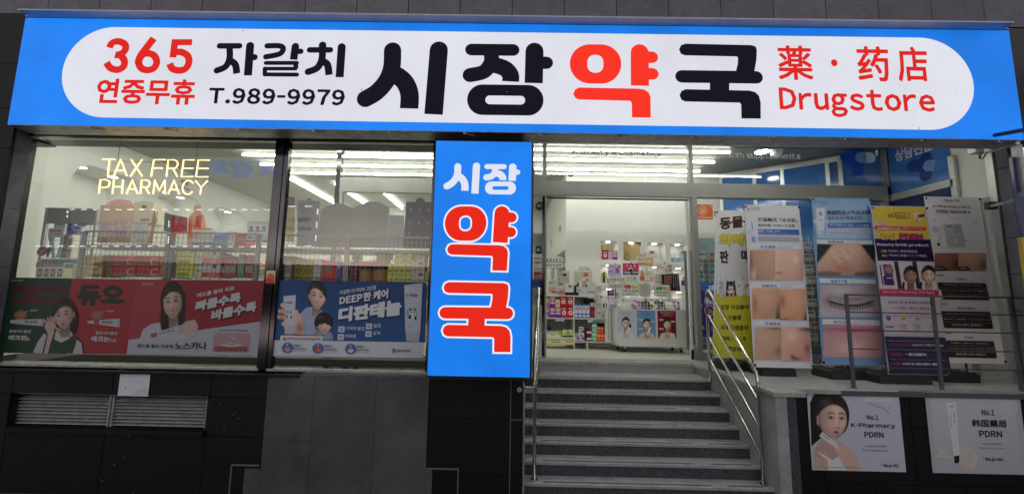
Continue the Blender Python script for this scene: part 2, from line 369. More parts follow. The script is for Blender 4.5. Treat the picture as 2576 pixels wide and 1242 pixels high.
            if long: front = max(front, sm(.02, .1, abs(x - t * .1) - (.9 - .12 * abs(y))) * sm(1.3 + .1 * math.sin(y * 2.4 + x), 1.18 + .1 * math.sin(y * 2.4 + x), abs(x)) * sm(-.7, -.4, y) * sm(long + .1, long - .15, y))
            if front > 0: out = mixc(out, hc, front); A = max(A, front)
            return (max(0, min(255, out[0])), max(0, min(255, out[1])), max(0, min(255, out[2])), A)
        X0, X1, Y0, Y1 = -1.7, 1.7, -1.5, max(1.6 if neck else 1.1, long + .1); nx_ = int(n * 1.2); ny = int(n * (Y1 - Y0) / 2.6)
        P_, C_ = [], []
        for j in range(ny + 1):
            for i in range(nx_ + 1):
                x, y = X0 + (X1 - X0) * i / nx_, Y0 + (Y1 - Y0) * j / ny; P_.append(s.w(*s.loc(cx + x * w_, cy + y * h_))); C_.append(col(x, y))
        i0 = len(s.mb.v); s.mb.v += [tuple(p) for p in P_]; w1 = nx_ + 1
        for j in range(ny):
            for i in range(nx_):
                q = (j * w1 + i, (j + 1) * w1 + i, (j + 1) * w1 + i + 1, j * w1 + i + 1)
                if any(C_[k][3] > .01 for k in q): s.mb.f.append(tuple(i0 + k for k in q)); s.mb.c.append([C_[k] for k in q])
        s.k += 1
        return s
    def photo(s, u0, v0, u1, v1, fn, nx_=26, ny=20):
        """a printed photograph: fn(a, b) gives its ink at fractions a, b of the frame"""
        i0 = len(s.mb.v); C_ = []
        for j in range(ny + 1):
            for i in range(nx_ + 1): a, b = i / nx_, j / ny; s.mb.v.append(tuple(s.w(*s.loc(u0 + (u1 - u0) * a, v0 + (v1 - v0) * b)))); C_.append(tuple(max(0, min(255, q)) for q in fn(a, b)[:3]))
        w1 = nx_ + 1
        for j in range(ny):
            for i in range(nx_): q = (j * w1 + i, (j + 1) * w1 + i, (j + 1) * w1 + i + 1, j * w1 + i + 1); s.mb.f.append(tuple(i0 + k for k in q)); s.mb.c.append([C_[k] for k in q])
        s.k += 1; return s
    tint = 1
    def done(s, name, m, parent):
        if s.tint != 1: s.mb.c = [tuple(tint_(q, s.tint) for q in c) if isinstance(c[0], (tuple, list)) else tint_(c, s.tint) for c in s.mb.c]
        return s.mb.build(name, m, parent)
def tint_(c, t): return tuple(x * t for x in c[:3]) + tuple(c[3:])
def rrect(x0, y0, x1, y1, r, n=8):
    if x0 > x1: x0, x1 = x1, x0
    if y0 > y1: y0, y1 = y1, y0
    r = min(r, (x1 - x0) / 2, (y1 - y0) / 2); out = []
    for cx, cy, a in ((x1 - r, y0 + r, -90), (x1 - r, y1 - r, 0), (x0 + r, y1 - r, 90), (x0 + r, y0 + r, 180)):
        for k in range(n + 1): t = math.radians(a + 90 * k / n); out.append((cx + r * math.cos(t), cy + r * math.sin(t)))
    return out
def smooth_line(P2, n=5):
    if len(P2) < 3: return P2
    out = []
    for i in range(len(P2) - 1):
        p0, p1, p2, p3 = P2[max(i - 1, 0)], P2[i], P2[i + 1], P2[min(i + 2, len(P2) - 1)]
        for k in range(n):
            t = k / n; out.append(tuple(.5 * (2 * p1[j] + (p2[j] - p0[j]) * t + (2 * p0[j] - 5 * p1[j] + 4 * p2[j] - p3[j]) * t * t + (3 * p1[j] - p0[j] - 3 * p2[j] + p3[j]) * t ** 3) for j in (0, 1)))
    return out + [P2[-1]]
def stroke2(P2, h, c0='r', c1='r', grow=0, curve=True):
    P2 = smooth_line(P2) if curve else P2; L, Rr = [], []
    n = len(P2); P2 = [Vector(p) for p in P2]
    for i in range(n):
        d = (P2[min(i + 1, n - 1)] - P2[max(i - 1, 0)]).normalized(); nn = Vector((-d.y, d.x)); q = P2[i]
        if c0 == 'f' and i == 0: q = q - d * grow
        if c1 == 'f' and i == n - 1: q = q + d * grow
        L.append(q + nn * h); Rr.append(q - nn * h)
    out = list(L)
    def cap(p, d):
        a = math.atan2(d.y, d.x); return [p + Vector((math.cos(a + t), math.sin(a + t))) * h for t in [math.pi / 2 - math.pi * k / 8 for k in range(1, 8)]]
    if c1 == 'r': out += cap(P2[-1], (P2[-1] - P2[-2]).normalized())
    out += Rr[::-1]
    if c0 == 'r': out += cap(P2[0], (P2[0] - P2[1]).normalized())
    return [tuple(p) for p in out]

# heavy rounded signboard letters, drawn as strokes in their own units
GL = {
 '시': ((385, 323, 1065, 878), [('s', [(643, 391), (641, 520), (605, 625), (530, 715), (445, 768)], 130), ('s', [(640, 560), (735, 625), (783, 720), (785, 836)], 136, 'r', 'f'), ('s', [(997, 382), (976, 877)], 136, 'r', 'f')]),
 '장': ((1188, 328, 1873, 890), [('s', [(1247, 388), (1568, 388)], 94), ('s', [(1401, 430), (1398, 490), (1345, 560), (1240, 587)], 112, 'f', 'r'), ('s', [(1400, 500), (1500, 530), (1548, 580), (1551, 633)], 126, 'f', 'f'),
       ('s', [(1731, 395), (1728, 643)], 135, 'r', 'f'), ('s', [(1740, 485), (1824, 485)], 98, 'f', 'r'), ('o', (1221, 658, 1804, 890), 118, (1360, 742, 1664, 808), 33)]),
 '약': ((2005, 336, 2681, 901), [('o', (2005, 342, 2396, 648), 165, (2138, 425, 2260, 564), 55), ('s', [(2535, 403), (2538, 659)], 134, 'r', 'f'), ('s', [(2560, 438), (2628, 438)], 92, 'f', 'r'), ('s', [(2560, 567), (2632, 567)], 92, 'f', 'r'),
       ('p', [(2077, 680), (2530, 682), (2575, 690), (2605, 712), (2619, 745), (2621, 901), (2479, 901), (2477, 792), (2465, 776), (2077, 772), (2048, 760), (2032, 728), (2048, 694)])]),
 '국': ((2817, 347, 3482, 911), [('p', [(2888, 347), (3390, 352), (3425, 362), (3435, 390), (3432, 470), (3416, 565), (3275, 565), (3290, 500), (3292, 452), (3283, 442), (2885, 438), (2855, 425), (2841, 393), (2856, 360)]),
       ('s', [(2866, 600), (3432, 600)], 98), ('s', [(3154, 620), (3154, 730)], 142, 'f', 'f'),
       ('p', [(2896, 697), (3380, 701), (3425, 712), (3455, 740), (3468, 790), (3470, 911), (3323, 911), (3320, 806), (3308, 793), (2893, 790), (2864, 776), (2850, 744), (2864, 711)])]),
}
def offset_poly(P2, g):
    n = len(P2); out = []; A = sum(P2[i][0] * P2[(i + 1) % n][1] - P2[(i + 1) % n][0] * P2[i][1] for i in range(n)); sg = 1 if A > 0 else -1
    for i in range(n):
        a, b, c = Vector(P2[i - 1]), Vector(P2[i]), Vector(P2[(i + 1) % n]); d1 = (b - a).normalized(); d2 = (c - b).normalized()
        n1 = Vector((d1.y, -d1.x)) * sg; n2 = Vector((d2.y, -d2.x)) * sg; m = (n1 + n2); m = m / max(.35, m.dot(n1)) if m.length > 1e-6 else n1
        out.append(tuple(b + m * g))
    return out
def glyph(sh, ch, quad, col, grow=0):
    """quad: TL,TR,BR,BL of the letter's box as read in the photo"""
    bb, prims = GL[ch]; m = sh.quadmap(quad)
    mp = lambda p: m((p[0] - bb[0]) / (bb[2] - bb[0]), (p[1] - bb[1]) / (bb[3] - bb[1]))
    a, b = mp((bb[0], bb[1])), mp((bb[2], bb[1])); e, f = mp((bb[0], bb[1])), mp((bb[0], bb[3]))
    un = .5 * (math.dist(a, b) / (bb[2] - bb[0]) + math.dist(e, f) / (bb[3] - bb[1]))
    for p in prims:
        if p[0] == 's': sh.raw(stroke2([mp(q) for q in p[1]], p[2] * un / 2 + grow, *(p[3:] or ('r', 'r')), grow=grow), col)
        elif p[0] == 'p': sh.raw(offset_poly([mp(q) for q in p[1]], grow) if grow else [mp(q) for q in p[1]], col)
        else:
            g = grow / un; ob, ib = p[1], p[3]
            O = [mp(q) for q in rrect(ob[0] - g, ob[1] - g, ob[2] + g, ob[3] + g, p[2] + g, 9)]
            if (ib[2] - ib[0]) / 2 <= g or (ib[3] - ib[1]) / 2 <= g: sh.raw(O, col)
            else:
                I = [mp(q) for q in rrect(ib[0] + g, ib[1] + g, ib[2] - g, ib[3] - g, max(p[4] - g, 4), 9)]; n = len(O)
                for k in range(n): sh.raw([O[k], O[(k + 1) % n], I[(k + 1) % n], I[k]], col)
        sh.k += .25
    sh.k += 1

# ================================================================ THE SETTING
GZ = -1.19
FLX = 3.05                                      # right end of the steps
g = struct(MB().box(-14, 14, -8, 4.7, GZ - .2, GZ).build('street', M_asph)); g['label'] = 'dark asphalt street in front of the shop'
YF = 4.6; YW = 4.8; YR = 4.9; YD = 6.94; ZC = 3.70; YB = 8.56; XL = -7.3
pf = struct(MB().box(FLX + .02, 6.75, YR + .03, YD, -.15, 0).box(.3, FLX, 6.59, YD, -.15, -.001).build('platform_floor', M_trim))
fl = struct(MB().box(XL, 6.4, YD, 12.6, -.1, -.012).build('shop_floor', M_floor))
for i in range(-2, 9):
    for j in range(0, 4):
        x0 = -.2 + i * .62 + .0; y0 = YD + .004 + j * .62
        if x0 > -1.2: B('tile', M_floor, fl, x0 + .0025, x0 + .6175, y0 + .0025, y0 + .6175, -.011, 0)
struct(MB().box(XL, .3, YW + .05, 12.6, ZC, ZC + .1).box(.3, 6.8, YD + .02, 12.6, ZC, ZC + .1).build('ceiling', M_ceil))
struct(MB().box(XL, 1.4, 12.6, 12.7, 0, ZC).build('wall_back', M_wall))
struct(MB().box(FLX - 2.75, 7.5, YR, YD, 3.75, 3.85).build('porch_ceiling', M_wall))

def wall_holes(name, O, ex, W, H, holes, depth, m, parent=None, arch=0):
    """upright wall from O along ex; holes=(a0,a1,z0,z1) sunk by depth behind the face; nearer side is -n"""
    O = Vector(O); ex = Vector(ex).normalized(); n = Vector((ex.y, -ex.x, 0)); up = Vector((0, 0, 1)); mb = MB()
    f = lambda a, z, d=0: O + ex * a + up * z - n * d
    As = sorted({0, W} | {h for q in holes for h in q[:2]}); Zs = sorted({0, H} | {h for q in holes for h in q[2:4]})
    for a0, a1 in zip(As, As[1:]):
        for z0, z1 in zip(Zs, Zs[1:]):
            ca, cz = (a0 + a1) / 2, (z0 + z1) / 2
            if not any(q[0] < ca < q[1] and q[2] < cz < q[3] for q in holes): mb.poly([f(a0, z0), f(a1, z0), f(a1, z1), f(a0, z1)])
    for a0, a1, z0, z1 in holes:
        mb.poly([f(a0, z0, depth), f(a1, z0, depth), f(a1, z1, depth), f(a0, z1, depth)])
        if not arch:
            prof = [(a0, z0), (a1, z0), (a1, z1), (a0, z1)]
        else:
            R = arch; prof = [(a0, z0), (a1, z0)] + [(a1 - R + R * math.cos(t), z1 - R + R * math.sin(t)) for t in [math.pi / 2 * k / 8 for k in range(9)]] + [(a0 + R - R * math.cos(t), z1 - R + R * math.sin(t)) for t in [math.pi / 2 * k / 8 for k in range(8, -1, -1)]]
            mb.poly([f(a1, z1)] + [f(*p) for p in prof[10:1:-1]][::1] if False else [f(a1, z1)] + [f(*p) for p in reversed(prof[2:11])]); mb.poly([f(a0, z1)] + [f(*p) for p in reversed(prof[11:])])
        for k in range(len(prof)):
            p, q = prof[k], prof[(k + 1) % len(prof)]; mb.poly([f(*p), f(*p, depth), f(*q, depth), f(*q)])
    return mb.build(name, m, parent)
# back wall with lit niches
nx = [at('T', a, 180, Y=YB).x for a in (75, 247, 297, 473, 523, 700, 748, 925)]
nz = [at('T', 600, a, Y=YB).z for a in (283, 105, 508, 333, 735, 565)]
X1 = at('S', 293, 200, Y=YB).x
holes = [(nx[2 * i] - X1, nx[2 * i + 1] - X1, nz[2 * j] + (1.5 - i) * .012, nz[2 * j + 1] + (1.5 - i) * .012) for i in range(4) for j in range(3)]
bw = struct(wall_holes('wall_back', (X1, YB, 0), (1, 0, 0), 5.2 - X1, ZC, holes, .26, M_wall))
struct(wall_holes('wall_left', (X1, 12.6, 0), (0, -1, 0), 12.6 - YB, ZC, [(4.04 - 2.75, 4.04 - 1.9, .3, 2.02), (4.04 - 1.55, 4.04 - .12, .3, 2.02)], .3, M_wall))
# far left wall with round-cornered alcoves
al = []
for (u0, v0), (u1, v1) in (((570, 400), (1165, 470)), ((1250, 600), (1640, 640)), ((1700, 700), (1985, 740))):
    al.append((at('D', u0, v0, X=XL).y, at('D', u1, v1, X=XL).y))
zt = at('D', 700, 283, X=XL).z
struct(wall_holes('wall_left', (XL, 4.8, 0), (0, 1, 0), 7.8, ZC, [(a - 4.8, b - 4.8, .9, zt) for a, b in al], .75, M_wall, arch=.38))
# oblique right wall of blue filmed windows
pA, pB = Vector((4.64, 8.56, 0)), Vector((6.62, 6.985, 0)); dR = (pB - pA).normalized(); nR = Vector((dR.y, -dR.x, 0)); nR = -nR if nR.y > 0 else nR
def rwall(a0, a1, z0, z1, off, m, name, parent, th=.03):
    q0, q1 = pA + dR * a0 + nR * off, pA + dR * a1 + nR * off; b = -nR * th
    return MB().prism([Vector((q0.x, q0.y, z)) if k else Vector((q1.x, q1.y, z)) for k, z in ((1, z0), (0, z0), (0, z1), (1, z1))], b).build(name, m, parent)
LR = (pB - pA).length
def alongR(c, u, v):
    p = onplane(c, u, v, pA, Vector((-dR.y, dR.x, 0))); return (p - pA).dot(dR), p.z
rw = rwall(0, LR, 0, ZC, 0, M_wall, 'wall_right', None, .08); struct(rw)
mul = [0] + [alongR('G', u, 300)[0] for u in (348, 580, 772, 1085, 1175)] + [LR]
for i in range(1, len(mul) - 1):
    rwall(mul[i] + .03, mul[i + 1] - .03, .05, ZC - .12, .02, M_blue, 'pane', rw, .01)
    rwall(mul[i] - .03, mul[i] + .03, .0, ZC - .06, .05, M_alu, 'mullion', rw, .05)
rwall(0, LR, ZC - .12, ZC - .02, .045, M_alu, 'frame', rw, .045)
rwall(mul[1], LR, 1.62, 1.74, .05, M_alu, 'frame', rw, .05)

# stone cladding above the sign
zc0 = 1 + 2.28 * 4.65 / 4.65; cz = at('Z', 20, 36, Y=4.65).z
cl = struct(MB().box(-9, 9, 4.69, 5.2, cz - .0, cz + 2).build('wall_upper', M_black))
xj = at('Z', 123.6, 0, Y=4.65).x
for k in range(-4, 22):
    x0 = xj + (k - 1) * .6455
    B('tile', M_clad, cl, x0 + .004, x0 + .641, 4.65, 4.69, cz, cz + .62, bevel=.002)
    B('tile', M_clad, cl, x0 + .004, x0 + .641, 4.65, 4.69, cz + .628, cz + 1.2, bevel=.002)
# dark wall filling between cladding and windows
ztop = at('Z', 700, 352, Y=YW).z
hw = struct(MB().box(-9, -6.0, 4.66, 5.2, ztop, cz - .01).box(-6.0, .2, 4.66, 5.2, ztop + .02, cz - .01).box(.2, 7.0, 4.66, 4.9, 3.05, cz - .01).build('wall_header', M_black))

# ---- left pier and lower wall in black granite tiles
def tiles(parent, Y, zs, xs, m=M_tile, g=.006, th=.03, skip=()):
    for j in range(len(zs) - 1):
        for i in range(len(xs[j]) - 1):
            if (i, j) in skip: continue
            B('tile', m, parent, xs[j][i] + g / 2, xs[j][i + 1] - g / 2, Y, Y + th, zs[j + 1] + g / 2, zs[j] - g / 2, bevel=.0025)
X = lambda c, u, v, Y=YF: at(c, u, v, Y=Y).x
Zz = lambda c, u, v, Y=YF: at(c, u, v, Y=Y).z
xp = X('Z', 4, 510)                              # right corner of the left pier
lw = struct(MB().box(-9, xp - .005, YF + .032, YW + .06, GZ, cz).build('wall_pier_left', M_black))
zsl = [cz - .02, Zz('A', 60, 487), Zz('A', 40, 833), Zz('Z', 10, 372), Zz('Z', 8, 520), Zz('Z', 5, 670), Zz('Z', 2, 812), Zz('Z', 0, 918)]
tiles(lw, YF, zsl, [[xp - 1.2, xp - .6, xp]] * 8)
for a, b in zip(zsl, zsl[1:]): B('tile', M_clad, lw, xp - .001 - .02, xp, YF + .034, YW - .01, b + .003, a - .003)
# lower wall
zsill = Zz('J', 1000, 78); zs1 = Zz('J', 1000, 95)
lo = struct(MB().box(-7.5, X('J', 2068, 110), YF + .235, 4.9, GZ, zsill).box(-7.5, X('J', 60, 400), YF + .032, 4.9, GZ, zsill)
            .box(X('J', 1590, 400), X('K', 1450, 500), YF + .032, 4.9, GZ, zsill).box(-7.5, X('J', 2068, 110), YF + .032, 4.9, GZ, Zz('J', 800, 560)).box(-7.5, X('J', 2068, 110), YF + .032, 4.9, Zz('J', 800, 262), zsill).build('wall_front_left', M_black))
x1, x2, x3, x4 = X('J', 98, 160), X('J', 870, 160), X('J', 1628, 160), X('J', 2062, 200)
zA, zB, zC2 = Zz('J', 800, 262), Zz('J', 800, 515), Zz('J', 700, 562)
y1, y2 = X('J', 790, 700), X('J', 1568, 700)
tiles(lo, YF, [zsill - .03, zA], [[x1 - 1.2, x1, x2, x3, x4]])
tiles(lo, YF, [zA, zC2], [[x1 - 1.2, X('J', 60, 400)]]); tiles(lo, YF, [zA, zC2], [[X('J', 1590, 400), x4]])
tiles(lo, YF, [zC2, GZ], [[x1 - 1.2, X('J', 20, 700), y1, y2, x4 - .003]])
for a, b in ((x1 - 1.2, x2), (x2, x3), (x3, x4 + .35)): B('tile', M_tile, lo, a + .003, b - .003, YF - .035, YF + .2, zsill - .027, zsill, bevel=.003)
B('tile', M_tile, lo, X('J', 30, 540), X('J', 1580, 560), YF - .045, YF + .2, Zz('J', 700, 545) - .012, Zz('J', 700, 518), bevel=.003)
# slate cladding, stepping out at its foot
sx = [X('J', 2068, 110), X('J', 2425, 110), X('K', 305, 700), X('K', 722, 500)]; sz = [Zz('K', 300, 315), Zz('K', 300, 822), GZ]
sl_ = struct(MB().box(sx[0] - .4, sx[-1] + .05, YF + .032, YF + .2, GZ, sz[0]).build('wall_slate', M_black))
notch = Zz('J', 1940, 826)
for j in range(2):
    for i in range(3): B('tile', M_slate, sl_, sx[i] + .0012, sx[i + 1] - .0012, YF - .012, YF + .03, (sz[1] if j == 0 else GZ) + .001, sz[j] - .001, bevel=.0015)
B('tile', M_slate, sl_, X('J', 1880, 900), sx[0] - .001, YF - .01, YF + .03, GZ, notch)
B('tile', M_slate, sl_, sx[-1] + .001, X('K', 748, 1100), YF - .01, YF + .03, GZ, Zz('K', 730, 1022))
ck = MB(); t = .006
a, b = at('J', 1787, 797, Y=YF), at('J', 1995, 797, Y=YF); ck.box(a.x - t, b.x, YF - .014, YF, a.z - t, a.z + t).box(a.x - t, a.x + t, YF - .0145, YF, GZ, a.z + t)
a, b = at('K', 700, 1022, Y=YF), at('K', 950, 1028, Y=YF); ck.box(a.x, b.x, YF - .014, YF, b.z - t, b.z + t).box(b.x - t, b.x + t, YF - .0145, YF, GZ, b.z + t)
ck.box(X('K', 1350, 700) - .004, X('K', 1350, 700) + .004, YF - .004, YF + .01, GZ, Zz('K', 1350, 350)).box(X('K', 1350, 700), X('K', 1436, 700), YF - .0045, YF, Zz('K', 1400, 650) - .004, Zz('K', 1400, 650) + .004)
ck.build('caulk_line', M_caulk, sl_)
# pillar behind the upright sign
kx = [sx[-1] + .002, X('K', 1350, 700), X('K', 1438, 700)]; kz = [Zz('K', 1000, 345), Zz('K', 1000, 640), Zz('K', 1000, 1080), GZ]
pl = struct(MB().box(sx[-1] + .002, kx[-1], YF + .032, YD - .02, GZ, ztop + .6).box(X('Z', 1093, 600), kx[-1], YF + .0, YF + .03, kz[0], ztop + .55).build('pillar', M_black))
tiles(pl, YF, kz, [kx] * 3, g=.005)
ch = struct(MB().box(kx[-1] + .003, X('K', 1464, 700), YF + .06, 6.6, GZ, 0).build('wall_stair_left', M_gran))
tag(ch, 'thin granite edge beside the steps')
# brass number disc on the pillar
# ---- granite steps
st = struct(thing('staircase', None, None, (1.6, 5.5, GZ)))
sy = [6.58, 6.06, 5.83, 5.61, 5.40, 5.19, 4.97, 4.77, 4.57]; XS0 = X('K', 1464, 700) + .004
for k in range(9):
    z = -.15 * k; yb = (sy[k - 1] if k else YD) + .03; zl = GZ
    if k:
        jx = FLX - .62 if k % 2 else FLX - .70
        for a, b in ((XS0, XS0 + .62 + .1 * (k % 3)), (XS0 + .62 + .1 * (k % 3), FLX - .45), (FLX - .45, FLX - .004)) if False else ((XS0, jx), (jx, FLX - .004)):
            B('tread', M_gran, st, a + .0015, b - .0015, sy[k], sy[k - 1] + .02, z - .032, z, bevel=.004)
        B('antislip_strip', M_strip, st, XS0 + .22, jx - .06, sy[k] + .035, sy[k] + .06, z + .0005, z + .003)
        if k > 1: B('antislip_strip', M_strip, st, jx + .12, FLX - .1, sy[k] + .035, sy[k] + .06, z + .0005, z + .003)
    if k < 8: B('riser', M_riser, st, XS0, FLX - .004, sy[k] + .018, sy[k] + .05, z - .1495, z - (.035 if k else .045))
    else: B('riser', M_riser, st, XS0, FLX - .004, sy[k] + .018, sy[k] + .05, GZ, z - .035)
B('kerbstone', M_gran, st, XS0, 1.62, 6.56, 6.92, -.045, .002, bevel=.004); B('kerbstone', M_gran, st, 1.623, FLX - .004, 6.56, 6.92, -.045, .002, bevel=.004)
MB().box(XS0, FLX, 4.8, 6.6, GZ - .05, GZ + .02).build('foundation', M_riser, st)
# right flank of the steps, faced with pale granite slabs, coping on top, pillar at the front end
fk = struct(MB().box(FLX + .02, FLX + .24, 4.72, 6.6, GZ, -.052).build('wall_stair_right', M_gran))
yy = 4.70
for i in range(7):
    B('slab', M_gran, fk, FLX - .002, FLX + .02, yy + .002, yy + .268, GZ, -.052); yy += .27
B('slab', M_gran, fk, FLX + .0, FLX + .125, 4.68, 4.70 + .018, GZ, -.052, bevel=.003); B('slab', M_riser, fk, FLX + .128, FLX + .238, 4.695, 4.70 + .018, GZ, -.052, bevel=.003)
B('slab', M_gran, fk, FLX + .242, FLX + .31, YR - .02, YR + .03, GZ, -.052, bevel=.003)
B('coping', M_trim, fk, FLX - .03, FLX + .33, 4.66, 5.6, -.05, .003, bevel=.005); B('coping', M_trim, fk, FLX - .03, FLX + .33, 5.603, 6.55, -.05, .003, bevel=.005)
B('coping', M_trim, fk, FLX + .333, 3.92, YR - .05, YR + .4, -.05, .003, bevel=.005)
# right front wall
rx0 = FLX + .34; zk = [-.073, Zz('O', 1500, 482, YR), Zz('O', 1500, 900, YR), GZ]
rf = struct(MB().box(rx0, 6.8, YR + .03, YR + .3, GZ, -.07).build('wall_front_right', M_black))
xr = [rx0, X('O', 790, 480, YR) + .52, X('O', 1500, 900, YR), X('O', 2160, 900, YR), 6.8]
xr2 = [rx0, X('O', 1100, 480, YR), X('O', 1760, 480, YR), X('O', 2500, 480, YR) + .2, 6.8]
tiles(rf, YR, zk, [xr2, xr2, xr])
for a, b in ((3.93, 4.9), (4.9, 5.9), (5.9, 6.8)): B('kerbstone', M_rail, rf, a + .002, b - .002, YR - .03, YR + .16, -.068, -.012, bevel=.003)
B('caulk_line', M_caulk, rf, rx0 - .012, rx0 - .004, YR - .0, YR + .02, GZ, -.1)

# right return wall of the porch: blue glass, granite, black tiles
XR = 6.7
def yX(c, u, v): return at(c, u, v, X=XR).y
ya, yb_, yc, yd2 = YD, yX('U', 690, 600), yX('U', 722, 600), yX('U', 1010, 600)
rr = struct(MB().box(XR + .04, XR + .5, 4.9, YD + .3, 0, ZC + .1).build('wall_porch_right', M_wall))
zb0, zb1 = at('U', 400, 640, X=XR).z, at('U', 400, 675, X=XR).z
B('pane', M_blue, rr, XR, XR + .01, yb_ + .03, ya - .05, zb0 + .03, 3.7); B('pane', M_navy, rr, XR, XR + .01, yb_ + .03, ya - .05, .3, zb1 - .02)
B('frame', M_alu, rr, XR - .03, XR + .02, yb_, ya, zb1 - .02, zb0 + .03); B('mullion', M_alu, rr, XR - .03, XR + .02, yc, yb_ + .03, 0, 3.2)
B('mullion', M_navy, rr, XR - .02, XR + .02, ya - .06, ya, 0, 3.7)
zg = at('U', 850, 385, X=XR).z
yj = yc
for k in range(4):
    z0 = k * .62; z1 = min(z0 + .617, zg)
    if z1 > z0: B('slab', M_trim, rr, XR - .012, XR + .03, yd2, yc - .003, z0, z1, bevel=.002)
B('frame', M_alu, rr, XR - .05, XR + .03, yd2 - .09, yd2 - .003, 0, 3.2)
for k in range(8):
    B('tile', M_tile, rr, XR - .03, XR + .03, YR, yd2 - .1 - .15, k * .47, k * .47 + .464, bevel=.002)
    B('tile', M_clad, rr, XR - .02, XR + .03, yd2 - .235, yd2 - .1, k * .47, k * .47 + .464, bevel=.002)
# neighbour's pier beyond
nb = struct(MB().box(XR + .02, 9, 4.3, 4.9, GZ, 4).build('wall_pier_right', M_tile))

# porch glazing frames -----------------------------------------------------------
sf = thing('storefront', 'grey metal shop front with tall doorway, transom windows and glazed side screen', 'shopfront', (3.3, YD, 0))
def bar(name, m, x0, x1, z0, z1, y0=YD - .05, y1=YD + .05, parent=sf): return B(name, m, parent, x0, x1, y0, y1, z0, z1, bevel=.003)
XD0, XD1 = X('Z', 1373, 700, YD), X('F', 1690, 680, YD)
zt0, zt1 = Zz('F', 900, 655, YD), Zz('F', 900, 518, YD)
xs0 = kx[-1] + .03
XE = X('G', 1480, 400, YD)
bar('transom_bar', M_frame, -2.86, XE, zt0, zt1)
bar('transom_bar', M_frame, -2.86, XE, 3.68, 3.78)
bar('mullion', M_frame, X('Z', 1364.7, 600, YD), XD0, 0, zt0 - .002, YD - .06, YD + .06)
B('mullion', M_dsteel, sf, XD0 - .075, XD0 - .03, YD - .075, YD - .06, .03, zt0 - .03)
bar('mullion', M_frame, X('F', 265, 300, YD), X('F', 300, 300, YD), zt1 + .002, 3.678)
bar('mullion', M_frame, X('F', 1662, 300, YD), X('F', 1700, 300, YD), zt1 + .002, 3.678)
bar('mullion', M_frame, XD1, XD1 + .085, 0, zt0 - .002, YD - .06, YD + .06)
bar('mullion', M_dsteel, -2.94, -2.86, 0, 3.615); B('mullion', M_alu, sf, -2.85, -2.80, YD - .05, YD + .05, 0, zt0)
for u in (1500,): bar('mullion', M_frame, X('G', u - 10, 400, YD), X('G', u + 25, 400, YD), zt1 + .002, 3.678)
for u, v in ((1075, 800), (1480, 700)): bar('mullion', M_frame, X('G', u, v, YD), X('G', u, v, YD) + .07, 0, zt0 - .002)
bar('sill', M_frame, XD1 + .085, XE, 0, .12)
for a, b, z0, z1, nm in ((xs0, XD0 - .04, .05, zt0, 'pane'), (X('F', 300, 300, YD), X('F', 1662, 300, YD), zt1, 3.68, 'pane'), (X('F', 1700, 300, YD), XE, zt1, 3.68, 'pane'), (XD1 + .085, XE, .12, zt0, 'pane'), (xs0, X('F', 265, 300, YD), zt1, 3.68, 'pane'), (-2.8, -.74, zt1, 3.68, 'pane'), (-2.8, -.74, .1, zt0, 'pane')):
    B(nm, M_dglass, sf, a, b, YD + .0, YD + .008, z0, z1)
# sliding door leaf pushed aside
dl = thing('sliding_door', 'glass sliding door leaf pushed open at the right side of the doorway', 'door', (XD1, YD + .1, 0))
B('frame', M_white, dl, XD1 - .05, XD1 - .01, YD + .07, YD + .12, .02, zt0 - .05, bevel=.003); B('rail', M_black, dl, XD0, XD1, YD + .07, YD + .1, zt0 - .03, zt0 - .004)
B('foot', M_black, dl, XD1 - .055, XD1 - .015, YD + .05, YD + .07, .0, .16)

# ---- left shop windows ---------------------------------------------------------
def shopwin(label, xa, xb, za, zb, mirror=0):
    r_ = thing('shop_window', label, 'window', ((xa + xb) / 2, YW, za)); f = .035
    B('frame', M_dsteel, r_, xa - .05, xa, YW - .04, YW + .04, za, zb, bevel=.002); B('frame', M_dsteel, r_, xb, xb + .03, YW - .04, YW + .04, za, zb, bevel=.002)
    B('frame', M_dsteel, r_, xa - .05, xb + .03, YW - .045, YW + .04, zb + .001, zb + .05, bevel=.002); B('frame', M_alu, r_, xa, xb, YW - .03, YW + .03, zb - .02, zb - .001)
    B('sill', M_galv, r_, xa - .05, xb + .03, YW - .05, YW + .04, za - .03, za - .001, bevel=.002)
    B('pane', M_glass, r_, xa, xb, YW - .004, YW + .004, za, zb - .02)
    return r_
zw0 = Zz('H', 1200, 975, YW); zw1 = ztop - .01
wa0, wa1 = X('Z', 47, 520, YW), X('D', 2190, 600, YW)
wb0, wb1 = X('E', 230, 600, YW), X('E', 1400, 600, YW)
shopwin('large shop window with amber tube lettering behind the glass', wa0, wa1, zw0, zw1)
shopwin('narrower shop window between the mirror post and the upright blue sign', wb0, wb1, zw0, zw1)
mp = struct(MB().box(wa1 + .035, wb0 - .055, YW - .05, YW + .05, zw0 - .03, zw1 + .05).build('window_post', M_dsteel))
B('wall', M_black, mp, wb1 + .032, wb1 + .2, YW - .05, YW + .3, zw0 - .05, zw1 + .3)
sb = MB().box(wa0 - .1, wb1 + .1, YW - .045, YW + .3, zsill + .002, zw0 - .032).build('window_base', M_dsteel, mp)
struct(MB().box(wa0 - .3, wb1 + .15, YF + .2, YW + .3, GZ, zsill - .001).build('wall_under_windows', M_black))

